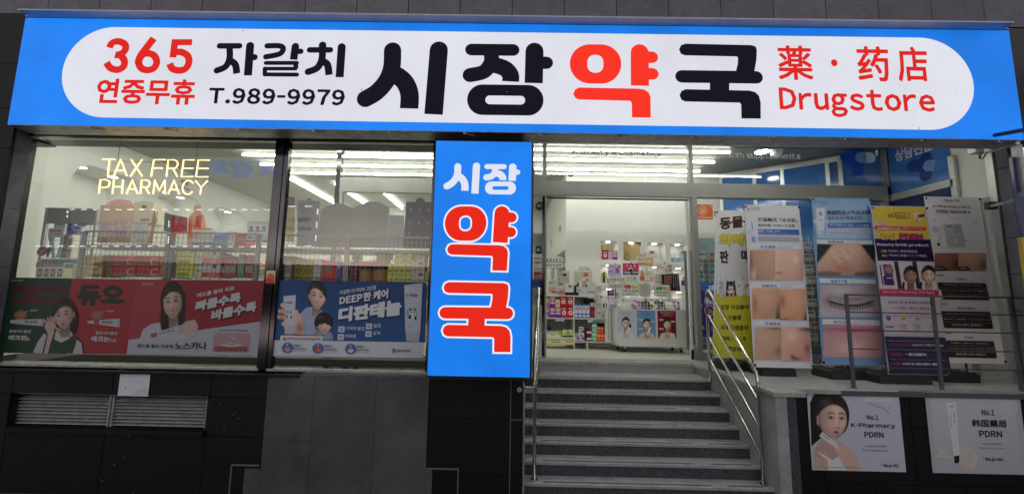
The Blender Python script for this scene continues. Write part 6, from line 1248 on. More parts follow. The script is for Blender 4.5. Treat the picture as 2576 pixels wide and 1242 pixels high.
def p_mid(s):
    s.poly([(1243, 196), (2412, 210), (2352, 890), (1152, 876)], (176, 40, 62)); s.poly([(1243, 196), (1500, 199), (1420, 700), (1165, 745)], (196, 70, 84)); s.poly([(1168, 745), (2378, 578), (2352, 888), (1152, 876)], (216, 220, 236))
    s.ell(1288, 227, 1306, 251, (225, 205, 210)); s.ell(1292, 231, 1302, 247, (176, 50, 66)); s.text('동아제약', 1312, 230, 1394, 248, (230, 210, 214), bold=.03)
    s.poly([(1275, 730), (1300, 650), (1380, 600), (1500, 580), (1640, 560), (1760, 620), (1790, 690), (1690, 740), (1560, 745), (1270, 750)], (226, 226, 238)); s.poly([(1500, 520), (1640, 520), (1640, 600), (1560, 660), (1500, 640)], dark(SK_, .88))
    s.facegrid(1572, 412, 88, 140, turn=-.08, n=44, long=1.95, smile=1, tilt=-.08, part=.05)
    tube_art(s, [(1300, 712), (1648, 612), (1658, 668), (1306, 742)], (222, 222, 230), (205, 100, 95), '노스카나', (50, 90, 70))
    hc = (236, 212, 202); s.poly([(1640, 620), (1700, 575), (1770, 562), (1804, 620), (1790, 690), (1740, 720), (1670, 700)], hc)
    for a_ in ([(1770, 585), (1690, 600), (1648, 640)], [(1780, 620), (1710, 635), (1665, 665)], [(1780, 655), (1720, 668), (1680, 690)], [(1690, 600), (1660, 625)]): s.stroke(a_, 20, dark(hc, .97))
    s.text('여드름 흉터 치료', 0, 0, 0, 0, (238, 236, 240), bold=.04, quad=[(1792, 322), (2134, 254), (2130, 296), (1788, 364)])
    sh_ = (60, 16, 28)
    for dx, dy, col in ((10, 12, sh_), (0, 0, (240, 240, 244))):
        s.text('빠를수록', 0, 0, 0, 0, col, bold=.06, quad=[(1788 + dx, 395 + dy), (2196 + dx, 308 + dy), (2188 + dx, 402 + dy), (1768 + dx, 492 + dy)]); s.text('바를수록', 0, 0, 0, 0, col, bold=.06, quad=[(1930 + dx, 478 + dy), (2338 + dx, 390 + dy), (2330 + dx, 488 + dy), (1918 + dx, 575 + dy)])
    s.text('여드름 흉터 치료제', 1252, 782, 1572, 824, (36, 36, 50), bold=.02); s.text('노스카나', 1592, 764, 1882, 838, (24, 24, 34), bold=.03, quad=[(1592, 768), (1882, 762), (1880, 836), (1592, 836)])
    s.rect(1256, 846, 1566, 852, (130, 130, 150)); s.text('3중 복합성분이 여드름 흉터를', 1990, 650, 2248, 668, (36, 36, 50), bold=.02)
    s.rect(1950, 680, 2260, 855, (222, 172, 176), r=8); s.grad(1955, 800, 2250, 852, (196, 110, 110), (150, 66, 66)); s.ell(2010, 775, 2200, 812, (236, 220, 222)); s.ell(2055, 700, 2155, 800, (240, 226, 228), (206, 176, 182)); s.ell(2075, 725, 2110, 760, (196, 170, 200)); s.ell(2110, 740, 2140, 770, (206, 160, 170))
    for k in range(6): s.poly([(1965 + k * 46, 852), (1985 + k * 46, 825), (2005 + k * 46, 852)], (206, 110, 110))
# the two window posters are one printed banner each; flat sheets on the pane
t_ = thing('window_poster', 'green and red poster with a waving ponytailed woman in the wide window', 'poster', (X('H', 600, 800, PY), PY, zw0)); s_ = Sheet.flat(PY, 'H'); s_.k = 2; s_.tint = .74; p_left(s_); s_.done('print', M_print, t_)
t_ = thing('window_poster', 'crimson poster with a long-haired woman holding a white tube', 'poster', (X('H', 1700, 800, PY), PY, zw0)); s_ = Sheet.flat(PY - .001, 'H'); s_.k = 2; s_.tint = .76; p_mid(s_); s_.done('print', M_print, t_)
def p_blue(s):
    s.grad(150, 212, 1522, 765, (26, 66, 124), (42, 92, 156)); s.poly([(132, 748), (1512, 768), (1505, 912), (118, 892)], (222, 226, 236)); s.rect(208, 704, 592, 770, (222, 226, 236), r=12)
    # woman and child
    s.poly([(375, 520), (440, 455), (520, 440), (580, 480), (640, 560), (600, 705), (410, 700)], (170, 184, 216)); s.facegrid(541, 360, 70, 108, turn=.04, n=38, smile=1, tilt=.1, part=-.2)
    s.poly([(505, 705), (520, 680), (560, 650), (640, 660), (680, 690), (690, 752), (600, 752), (595, 705)], (120, 160, 176)); s.rect(545, 690, 660, 700, (190, 210, 215)); s.rect(600, 715, 680, 724, (190, 210, 215)); s.facegrid(602, 612, 68, 84, turn=.12, n=36, smile=1, fringe=.42, neck=0, hairline=-.62, red=1.6)
    hc = (238, 200, 182)
    s.poly([(345, 480), (400, 520), (418, 620), (420, 700), (330, 690), (320, 560)], hc); s.poly([(240, 690), (260, 640), (300, 660), (330, 700)], dark(hc, .94))
    tube_v(s, 235, 343, 348, 682)
    for a_ in ([(228, 430), (240, 445)], [(205, 485), (250, 492)], [(198, 535), (250, 545)], [(235, 600), (270, 610)]): s.stroke(a_, 38, hc)
    s.stroke([(355, 490), (362, 560), (372, 640)], 34, hc); s.soft(330, 560, 440, 720, (150, 100, 84), .45); s.soft(190, 440, 260, 640, (160, 110, 94), .35)
    # wording
    s.text('다양한 아기피부 고민엔', 0, 0, 0, 0, (224, 230, 242), bold=.02, quad=[(752, 298), (1078, 250), (1078, 290), (750, 336)])
    for dx, dy, col in ((9, 12, (14, 34, 70)), (0, 0, (232, 236, 244))):
        s.text('DEEP한 케어', 0, 0, 0, 0, col, bold=.05, quad=[(748 + dx, 352 + dy), (1190 + dx, 280 + dy), (1186 + dx, 368 + dy), (744 + dx, 430 + dy)]); s.text('디판테놀', 0, 0, 0, 0, col, bold=.07, quad=[(740 + dx, 456 + dy), (1312 + dx, 370 + dy), (1306 + dx, 524 + dy), (730 + dx, 590 + dy)])
    for u, v, tt, u2, w2 in ((737, 622, '기저귀 발진', 805, 970), (987, 596, '습진', 1056, 1120), (732, 692, '피부염', 798, 892), (983, 664, '상처', 1052, 1115)):
        s.rect(u, v, u + 54, v + 54, (214, 222, 236)); s.ell(u + 12, v + 14, u + 42, v + 40, (90, 110, 150)); s.ell(u + 18, v + 20, u + 36, v + 34, (214, 222, 236)); s.text(tt, u2, v + 2, w2, v + 38, (226, 230, 240), bold=.02)
    tube_v(s, 1335, 238, 1500, 765, 1)
    s.text('우리 아이 DEEP한 케어를 위해', 272, 722, 568, 748, (196, 90, 60), bold=.03); s.ell(234, 722, 262, 750, (196, 90, 60), n=5)
    for i, (u, tt, l1, l2) in enumerate(((228, 'STEP 1.', '피부를 생각했다', '덱스판테놀로 확실하게'), (505, 'STEP 2.', '성분을 생각했다', '5가지 無첨가'), (802, 'STEP 3.', '부모까지 생각했다', '원터치 캡으로 쓰기 쉽게'))):
        v = 768 + i * 5; s.ell(u, v, u + 94, v + 98, (70, 120, 185)); s.ell(u + 24, v + 40, u + 72, v + 84, ((225, 150, 130), (215, 110, 60), (226, 232, 240))[i]); s.rect(u + 26, v + 44, u + 68, v + 54, (215, 90, 60)); s.ell(u + 38, v + 14, u + 56, v + 30, (230, 236, 244), n=4)
        s.text(tt, u + 106, v + 18, u + 176, v + 42, (34, 36, 52), bold=.04); s.text(l1, u + 104, v + 50, u + 220, v + 66, (40, 42, 60), bold=.03); s.text(l2, u + 104, v + 72, u + 220, v + 84, (90, 92, 110), bold=.0)
    s.rect(230, 880, 570, 884, (140, 142, 160)); s.ell(1224, 822, 1260, 860, (60, 62, 84)); s.ell(1230, 828, 1254, 854, (222, 226, 236)); s.ell(1237, 826, 1247, 856, (60, 62, 84)); s.text('동아제약', 1272, 830, 1392, 858, (50, 52, 74), bold=.02)
def tube_v(s, u0, v0, u1, v1, big=0):
    w_ = u1 - u0; h_ = v1 - v0
    s.poly([(u0, v0 + h_ * .02), (u1, v0 - h_ * .01), (u1 - w_ * .12, v0 + h_ * .82), (u1 - w_ * .2, v1), (u0 + w_ * .12, v1 - h_ * .02), (u0 + w_ * .05, v0 + h_ * .8)], (212, 218, 234)); s.poly([(u0 + w_ * .05, v0 + h_ * .8), (u1 - w_ * .12, v0 + h_ * .82), (u1 - w_ * .2, v1), (u0 + w_ * .12, v1 - h_ * .02)], (196, 202, 222)); s.rect(u0 + w_ * .02, v0 + h_ * .02, u1 - w_ * .04, v0 + h_ * .05, (190, 196, 216))
    s.text('D-판테놀', u0 + w_ * .1, v0 + h_ * .16, u0 + w_ * .72, v0 + h_ * .23, (50, 60, 90), bold=.03); s.ell(u0 + w_ * .08, v0 + h_ * .4, u0 + w_ * .72, v0 + h_ * .62, (150, 205, 215)); a, b = u0 + w_ * .28, v0 + h_ * .44
    s.ell(a, b, a + w_ * .36, b + h_ * .1, (236, 238, 240)); s.ell(a + w_ * .02, b - h_ * .015, a + w_ * .12, b + h_ * .025, (30, 32, 40)); s.ell(a + w_ * .26, b - h_ * .015, a + w_ * .36, b + h_ * .025, (30, 32, 40)); s.ell(a + w_ * .07, b + h_ * .03, a + w_ * .15, b + h_ * .06, (30, 32, 40)); s.ell(a + w_ * .22, b + h_ * .03, a + w_ * .3, b + h_ * .06, (30, 32, 40)); s.ell(a + w_ * .02, b + h_ * .1, a + w_ * .34, b + h_ * .17, (236, 238, 240)); s.ell(a - w_ * .05, b + h_ * .1, a + w_ * .1, b + h_ * .16, (30, 32, 40)); s.ell(a + w_ * .28, b + h_ * .12, a + w_ * .4, b + h_ * .18, (30, 32, 40))
    s.text('50g', u0 + w_ * .2, v0 + h_ * .72, u0 + w_ * .36, v0 + h_ * .75, (90, 96, 120))
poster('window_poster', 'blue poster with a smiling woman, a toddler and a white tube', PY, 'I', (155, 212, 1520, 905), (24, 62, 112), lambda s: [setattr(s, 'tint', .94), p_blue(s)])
# sticky ledges below posters, folded leaflet on mirror post
pk = Sheet.flat(YW - .056, 'E'); pk.k = 1; pk.poly([(72, 1138), (145, 1140), (140, 1242), (62, 1242)], (222, 210, 160)); pk.ell(72, 1160, 135, 1235, (226, 90, 50), (200, 110, 60)); pk.poly([(66, 1205), (138, 1208), (136, 1242), (62, 1242)], (205, 60, 45)); tag(pk.done('sticker', M_print, None), 'orange and yellow sticker on the mirrored window post', 'sticker')

# ================================================================ LOUVRES, PAPER, MARKS ON THE LOWER WALL
LYV = YF + .10
lv = thing('vent_grille', 'long grey louvred vent of two bays set into the black lower wall', 'vent', (X('J', 850, 400), LYV, Zz('J', 800, 515)))
za_, zb3 = Zz('J', 850, 262, LYV), Zz('J', 850, 508, LYV); l0, l1, l2, l3 = X('J', 120, 400, LYV), X('J', 845, 400, LYV), X('J', 888, 400, LYV), X('J', 1592, 400, LYV)
M_lv = mat('louvre_metal', (.33, .325, .31), .6, noise=.3, nscale=14); M_ldk = mat('vent_dark', (.006, .006, .006), .9)
for a, b in ((l0, l1), (l2, l3)):
    n = 8; hh = (za_ - zb3 - .05) / n
    for k in range(n):
        z = za_ - .03 - k * hh; MB().prism([(a, LYV + .045, z - .008), (b, LYV + .045, z - .008), (b, LYV - .02, z - hh * .86), (a, LYV - .02, z - hh * .86)][::-1], (0, .006, .006)).build('slat', M_lv, lv)
for a, b in ((l0 - .02, l0 - .002), (l1 + .002, (l1 + l2) / 2 - .008), ((l1 + l2) / 2 + .008, l2 - .002), (l3 + .002, l3 + .014)): B('frame', M_lv, lv, a, b, LYV - .03, LYV + .05, zb3, za_, bevel=.002)
B('frame', M_lv, lv, l0 - .02, l3 + .014, LYV - .032, LYV + .05, za_ + .001, za_ + .022, bevel=.002); B('frame', M_ldk, lv, (l1 + l2) / 2 - .006, (l1 + l2) / 2 + .006, LYV - .01, LYV + .04, zb3, za_)
B('backing', M_ldk, lv, l0, l3, LYV + .08, LYV + .09, zb3 - .02, za_)
poster('paper_notice', 'crumpled blank-looking white paper sheet taped on the wall above the vent', YF - .008, 'J', (915, 93, 1148, 271), (222, 220, 230), lambda s: [s.text('쓰레기', 995, 108, 1080, 130, (190, 188, 200)), s.text('버리지 마시오', 960, 150, 1110, 172, (196, 194, 206)), s.ell(962, 200, 968, 212, (30, 30, 30)), s.stroke([(1050, 215), (1080, 225), (1100, 245)], 3, (245, 245, 250)), s.poly([(1010, 262), (1060, 220), (1130, 200), (1138, 262)], (206, 204, 214))], cat='paper', th=.002)
rs = random.Random(3); ps = MB()
for (u, v) in ((1625, 352), (1690, 335), (1808, 397), (1787, 414), (1836, 443), (1716, 460), (1810, 522), (1724, 526), (1733, 604), (1810, 600), (878, 800), (775, 912), (788, 922), (1022, 1015), (960, 738), (632, 618), (990, 575), (965, 577)):
    p = at('J', u, v, Y=YF - .0); r_ = rs.uniform(.002, .005); ps.box(p.x - r_, p.x + r_, YF - .0015, YF, p.z - r_, p.z + r_ * 1.5)
ps.build('plaster_speck', mat('speck_white', (.22, .22, .21), .9), lo)['kind'] = 'stuff'
kd = thing('number_disc', 'small round metal disc with the figure 4 on the pillar below the upright sign', 'disc', tuple(at('K', 1420, 420, Y=YF - .01))); p = at('K', 1420, 420, Y=YF - .008)
MB().tube((p.x, YF - .008, p.z), (p.x, YF - .001, p.z), .026, 18).build('rim', M_galv, kd); s_ = Sheet.flat(YF - .009, 'K'); s_.k = 2; s_.ell(1409, 408, 1432, 432, (180, 182, 185)); s_.text('4', 1415, 412, 1426, 428, (20, 20, 24), bold=.05); s_.done('print', M_print, kd)

# ================================================================ HANDRAILS
def rail_side(label, xpos, src):
    t_ = thing('handrail', label, 'handrail', (xpos, 5.4, -.6)); return t_
hr1 = rail_side('polished steel handrail with three sloping lower bars on the right side of the steps', FLX - .1, 1)
XH = FLX - .1
def ax(c, u, v, X_=XH): return at(c, u, v, X=X_)
Yb_, Yf_ = 5.95, 4.86
zt1, zt2 = None, None
bt, ft = at('M', 228, 312, Y=Yb_), at('O', 628, 95, Y=Yf_)
z_bt, z_ft = bt.z, ft.z; bz = -.15; fz = -.15 * 7
xb_, xf_ = bt.x, at('O', 655, 400, Y=Yf_).x; R_ = .021
def arc_pts(p, q, r, n=5): pass
top = [Vector((xb_, Yb_, bz))]; top += [Vector((xb_, Yb_, z_bt - .12)), Vector((xb_, Yb_ - .005, z_bt - .05)), Vector((xb_, Yb_ - .04, z_bt - .008)), Vector((xb_, Yb_ - .09, z_bt - .02))]
top += [Vector((xf_, Yf_ + .09, z_ft + .07)), Vector((xf_, Yf_ + .03, z_ft + .02)), Vector((xf_, Yf_ + .004, z_ft - .06)), Vector((xf_, Yf_, z_ft - .14)), Vector((xf_, Yf_, fz))]
MB().path(top, R_, 12).build('loop_tube', M_steel, hr1, smooth=True)
for v0, (c1, u1, v1) in ((548, ('O', 622, 290)), (760, ('O', 628, 485)), (970, ('O', 636, 690))):
    a = at('M', 240, v0, Y=Yb_); b = at(c1, u1, v1, Y=Yf_); MB().path([Vector((xb_, Yb_, a.z)), Vector((xb_, Yb_ - .05, a.z - .02)), Vector((xf_, Yf_ + .05, b.z + .03)), Vector((xf_, Yf_, b.z))], .0165, 10).build('sloping_bar', M_steel, hr1, smooth=True)
for x, y, z in ((xb_, Yb_, bz), (xf_, Yf_, fz)): disc('flange', M_steel, hr1, (x, y, z), .042, .012)
p = at('O', 700, 212, Y=Yf_); MB().tube((xf_, Yf_, p.z), (FLX + .0, Yf_, p.z), .008, 8).tube((FLX - .012, Yf_, p.z), (FLX - .001, Yf_, p.z), .03, 14).build('wall_bracket', M_steel, hr1)
hr2 = rail_side('polished steel handrail on the left edge of the steps beside the upright sign', .4, 0)
x2 = at('K', 1535, 700, Y=4.86).x; zz_t = at('Z', 1343, 722, Y=5.95).z; x3 = at('Z', 1352, 960, Y=5.95).x
top = [Vector((x3, 5.95, -.15)), Vector((x3, 5.95, zz_t - .12)), Vector((x3, 5.91, zz_t - .01)), Vector((x3, 5.86, zz_t - .02)), Vector((x2, 4.95, z_ft + .07)), Vector((x2, 4.87, z_ft - .06)), Vector((x2, 4.86, z_ft - .14)), Vector((x2, 4.86, fz))]
MB().path(top, R_, 12).build('loop_tube', M_steel, hr2, smooth=True)
for dz in (-.25, -.48, -.72): MB().path([Vector((x3, 5.95, zz_t + dz)), Vector((x3, 5.9, zz_t + dz - .02)), Vector((x2, 4.91, z_ft + dz + .05)), Vector((x2, 4.86, z_ft + dz))], .0165, 10).build('sloping_bar', M_steel, hr2, smooth=True)
for x, y, z in ((x3, 5.95, -.15), (x2, 4.86, fz)): disc('flange', M_steel, hr2, (x, y, z), .042, .012)
p = at('K', 1500, 402, Y=4.8); MB().tube((kx[-1] + .03, 4.8, p.z), (x2, 4.82, p.z), .008, 8).build('wall_bracket', M_steel, hr2)

# ================================================================ RAILING ALONG THE PLATFORM EDGE
RLY = YR + .08
rg = thing('railing', 'dark grey flat-bar railing with five thin rods in front of the standing banners', 'railing', (4.9, RLY, 0))
pz = []
for (c, u0, v0, u1, v1) in (('N', 205, 348, 285, 1215), ('N', 1038, 372, 1130, 1215), ('N', 1800, 388, 1880, 1210)):
    a, b = at(c, u0, v0, Y=RLY), at(c, u1, v1, Y=RLY); x = (a.x + b.x) / 2; MB().box(x - .018, x + .018, RLY - .012, RLY + .012, 0, a.z).build('post', M_rail, rg, .002); pz.append(x)
for k, v in enumerate((350, 517, 690, 868, 1045)):
    z = at('N', 215, v, Y=RLY).z; xe_ = at('N', (1840, 1800, 1820, 1850, 1870)[k], 385, Y=RLY).x
    MB().tube((pz[0] - .018, RLY - .014 if k else RLY, z - .008), (xe_ + .12, RLY - .014 if k else RLY, z - .008), .008 if k else .011, 6).build('rod', M_rail, rg)
disc('foot', M_rail, rg, (pz[0], RLY, 0.003), .03, .01)

# ================================================================ STANDING BANNERS
def banner(label, crop, TL, TR, BR, BL, Yt, Yb, base, draw, foot, bl_c=None, foot_y=None):
    cB = bl_c or crop
    a, b, c, d = at(crop, *TL, Y=Yt), at(crop, *TR, Y=Yt), at(cB, *BR, Y=Yb), at(cB, *BL, Y=Yb)
    # true rectangle close to the four read corners
    x0t, x1t, x0b, x1b = a.x, b.x, d.x, c.x; z1, z0 = (a.z + b.z) / 2, (c.z + d.z) / 2; cx = (x0t + x1t + x0b + x1b) / 4; hw_ = (x1t - x0t + x1b - x0b) / 4
    sl = (x0t + x1t - x0b - x1b) / 2   # sideways lean
    q = [Vector((cx - hw_ + sl / 2, Yt, z1)), Vector((cx + hw_ + sl / 2, Yt, z1)), Vector((cx + hw_ - sl / 2, Yb, z0)), Vector((cx - hw_ - sl / 2, Yb, z0))]
    t_ = thing('standing_banner', label, 'banner', (cx, Yb + .1, 0)); n = (q[1] - q[0]).cross(q[3] - q[0]).normalized(); n = -n if n.y > 0 else n
    pr = MB(); pr.prism([q[3], q[2], q[1], q[0]], -n * .004, base); pr.build('sheet', M_vinyl, t_)
    s_ = Sheet(q[0], q[1] - q[0], n, crop); s_.k = 8; draw(s_); s_.done('print', M_vinyl, t_)
    pm = Vector((cx, (Yt + Yb) / 2 + .06, (z0 + z1) / 2)); fm = MB(); back = Vector((0, .05, 0))
    for i in (0, 1): fm.tube(q[i] + back, q[i + 2] + back, .006, 6)
    fm.tube(Vector((cx - sl * .4, Yb + .12, .1)), pm + back, .012, 8); fm.build('pole', M_black, t_)
    for i, p in enumerate(q): u_ = (q[0] + q[1] + q[2] + q[3]) / 4; e_ = p + (u_ - p).normalized() * .03 + n * .006; MB().tube(e_, e_ + n * .012, .014, 10).build('grommet', M_dsteel, t_)
    fx0, fx1, fd = foot; yb2 = Yb + .02; mb = MB(); h_ = .13
    prof = [(fx0, 0), (fx1, 0), (fx1, h_ * .75), (fx1 - .06, h_), ((fx0 + fx1) / 2 + .1, h_ * .95), ((fx0 + fx1) / 2 + .06, h_ * .78), ((fx0 + fx1) / 2 - .06, h_ * .78), ((fx0 + fx1) / 2 - .1, h_ * .95), (fx0 + .06, h_), (fx0, h_ * .75)]
    mb.prism([(p[0], yb2, p[1]) for p in prof], (0, fd, 0)); mb.build('water_base', M_rubber, t_, .02); return t_
def fx(c, u0, u1, v, Yq): return at(c, u0, v, Y=Yq).x, at(c, u1, v, Y=Yq).x
G_ = (215, 214, 220)
def b1(s):   # animal medicine, white over yellow; crop G above, M below
    s.c = 'M'; s.poly([(312, 345), (660, 352), (700, 990), (286, 945)], (214, 210, 60))
    s.c = 'G'; s.text('동물용', 0, 0, 0, 0, (70, 46, 46), bold=.05, quad=[(340, 612), (590, 590), (590, 670), (343, 698)]); s.text('의약품', 0, 0, 0, 0, (222, 208, 70), bold=.06, out=((120, 110, 60), .09), quad=[(338, 722), (600, 718), (600, 806), (340, 808)]); s.text('판', 340, 838, 408, 926, (60, 44, 44), bold=.05); s.text('매', 488, 832, 556, 918, (60, 44, 44), bold=.05)
    s.c = 'M'
    for u, v in ((366, 182), (412, 196), (490, 187), (536, 136), (582, 167), (617, 212), (325, 258), (580, 200)): s.ell(u - 5, v - 5, u + 5, v + 5, (110, 112, 120), n=8)
    # cat, dark dog, white dog, tan dog: simple cartoon animals
    s.ell(346, 240, 404, 390, (196, 194, 200)); s.ell(350, 222, 398, 272, (190, 188, 196)); s.stroke([(345, 370), (325, 340), (318, 310)], 9, (180, 178, 188)); s.poly([(356, 232), (362, 215), (374, 228)], (190, 188, 196)); s.stroke([(362, 385), (365, 345)], 12, (206, 204, 208)); s.ell(386, 244, 392, 250, (30, 30, 34)); s.ell(358, 270, 370, 300, (150, 150, 165))
    s.poly([(420, 215), (445, 240), (480, 238), (502, 212), (508, 270), (515, 370), (415, 372), (418, 270)], (44, 42, 50)); s.ell(420, 225, 506, 312, (50, 48, 56)); s.ell(438, 272, 490, 314, (238, 236, 236)); s.ell(452, 286, 474, 306, (220, 90, 100)); s.ell(442, 260, 452, 270, (238, 236, 236)); s.ell(476, 260, 486, 270, (238, 236, 236)); s.poly([(425, 315), (500, 315), (490, 345), (435, 345)], (228, 226, 226)); s.ell(440, 345, 465, 398, (226, 180, 140)); s.ell(474, 345, 500, 385, (226, 180, 140))
    s.ell(498, 198, 594, 300, (240, 240, 242)); s.ell(510, 280, 588, 375, (238, 238, 240)); s.ell(526, 254, 534, 262, (30, 30, 34)); s.ell(550, 254, 558, 262, (30, 30, 34)); s.ell(536, 262, 548, 272, (40, 36, 38)); s.ell(538, 272, 548, 286, (220, 90, 100))
    s.ell(596, 250, 650, 320, (214, 150, 90)); s.ell(606, 285, 650, 375, (230, 228, 228)); s.ell(626, 275, 646, 300, (240, 238, 236))
    for tt, q in (('심장 사상충약', [(362, 450), (636, 452), (636, 500), (360, 500)]), ('구충제', [(432, 552), (558, 554), (558, 604), (430, 602)]), ('외부기생충약', [(364, 646), (632, 652), (630, 702), (362, 696)]), ('피부/눈/귀', [(386, 752), (606, 760), (604, 808), (384, 800)]), ('영양제', [(428, 852), (560, 858), (560, 904), (426, 898)])): s.text(tt, 0, 0, 0, 0, (58, 50, 30), bold=.025, quad=q)
    s.k += 1
banner('white and yellow banner with cartoon pets and pet medicine lettering, nearest the steps', 'G', (316, 574), (600, 556), (700, 985), (290, 945), 6.0, 5.95, (226, 228, 230), b1, (*fx('M', 425, 690, 1060, 5.9), .3), bl_c='M')
def skin(s, u0, v0, u1, v1, c1, c2): s.grad(u0, v0, u1, v1, c1, c2)
def vn(a, b, f=1.0): return (math.sin(a * 31 * f + 2.3 * math.sin(b * 23 * f)) * math.sin(b * 37 * f + 1.9 * math.sin(a * 19 * f)) + .5 * math.sin(a * 83 * f + b * 61 * f))  / 1.5
def sstep(e0, e1, v): t = max(0, min(1, (v - e0) / (e1 - e0))); return t * t * (3 - 2 * t)
def skinf(base, feats=(), g=(0, 0), mott=.02):
    def f(a, b):
        k = 1 + g[0] * (.5 - a) + g[1] * (.5 - b) + mott * vn(a, b) + mott * .8 * vn(a, b, 2.7); c = [q * k for q in base]; c[0] *= 1.01 - .03 * vn(b, a, .6)
        for (fa, fb, ra, rb, q, st_) in feats: w_ = st_ * math.exp(-((a - fa) / ra) ** 2 - ((b - fb) / rb) ** 2); c = [c[i] * (1 - w_) + q[i] * w_ for i in (0, 1, 2)]
        return c
    return f
def forehead(a, b):
    c = skinf((208, 170, 150), ((.45, .3, .25, .25, (232, 204, 186), .6), (.45, .78, .16, .18, (196, 118, 106), .55)), (.1, .2), .03)(a, b)
    bump = math.exp(-((a - .42) / .2) ** 2 - ((b - .4) / .28) ** 2) * vn(a, b, 3.1); c = [q * (1 + .16 * bump) for q in c]
    h = max(1 - sstep(.85, 1.08, a / .27 + b / .62), 1 - sstep(.85, 1.08, (1 - a) / .25 + b / .6)); st_ = .5 + .5 * math.sin((a * 60 - b * 20)); c = [q * (1 - h) + (30 + 22 * st_) * h for q in c]
    br = sstep(.84, .93, b + .03 * math.sin(a * 9)) * (sstep(.44, .36, a) + sstep(.62, .68, a)) * (.6 + .4 * math.sin(a * 150 + b * 40)); return [q * (1 - .75 * br) + 40 * .75 * br for q in c]
def shut_eye(a, b):
    c = skinf((176, 168, 176), ((.35, .18, .3, .2, (214, 206, 212), .8), (.5, .46, .3, .1, (150, 128, 130), .5), (.14, .5, .07, .12, (130, 92, 84), .6), (.5, .85, .6, .25, (206, 202, 212), .5)), (.12, -.12), .03)(a, b)
    y0 = .5 + .14 * math.sin(math.pi * max(0, min(1, (a - .13) / .8))); on = sstep(.12, .2, a) * sstep(.94, .86, a); l = sstep(.035, .012, abs(b - y0)) * on
    ls = on * sstep(.0, .02, b - y0) * sstep(.2, .08, b - y0) * (.5 + .5 * math.sin(a * 140 + (b - y0) * 40 * (a - .4))) * .75; cr = .4 * sstep(.03, .0, abs(b - y0 + .2)) * on; k = max(l, ls, cr * .5); return [q * (1 - k) + 26 * k for q in c]
def lips(a, b):
    c = skinf((204, 158, 158), ((.45, .68, .25, .22, (236, 206, 204), .7), (.1, .1, .2, .12, (150, 112, 110), .5), (.95, .1, .2, .12, (150, 112, 110), .5)), (.05, .05), .035)(a, b)
    y1, y2 = .14 - .09 * math.cos((a - .5) * 3), .2 + .02 * math.cos((a - .5) * 9) - .10 * abs(a - .5); k = sstep(y1 - .03, y1 + .02, b) * sstep(y2 + .03, y2 - .02, b); c = [c[i] * (1 - k) + (206, 104, 140)[i] * k for i in (0, 1, 2)]
    sp = max(0, vn(a, b, 4.3)) * math.exp(-((a - .45) / .3) ** 2 - ((b - .7) / .3) ** 2); return [q + 34 * sp for q in c]
def head(s, c, u0, u1, v, h_, cn, t1_, t2_):
    s.c = c; s.rect(u0, v, u1, v + h_, (232, 234, 238)); s.text(cn, u0 + (u1 - u0) * .2, v + h_ * .2, u0 + (u1 - u0) * .5, v + h_ * .82, (60, 90, 170), bold=.02); s.text(t1_, u0 + (u1 - u0) * .54, v + h_ * .16, u0 + (u1 - u0) * .84, v + h_ * .45, (80, 110, 175)); s.text(t2_, u0 + (u1 - u0) * .54, v + h_ * .55, u0 + (u1 - u0) * .78, v + h_ * .86, (80, 110, 175))
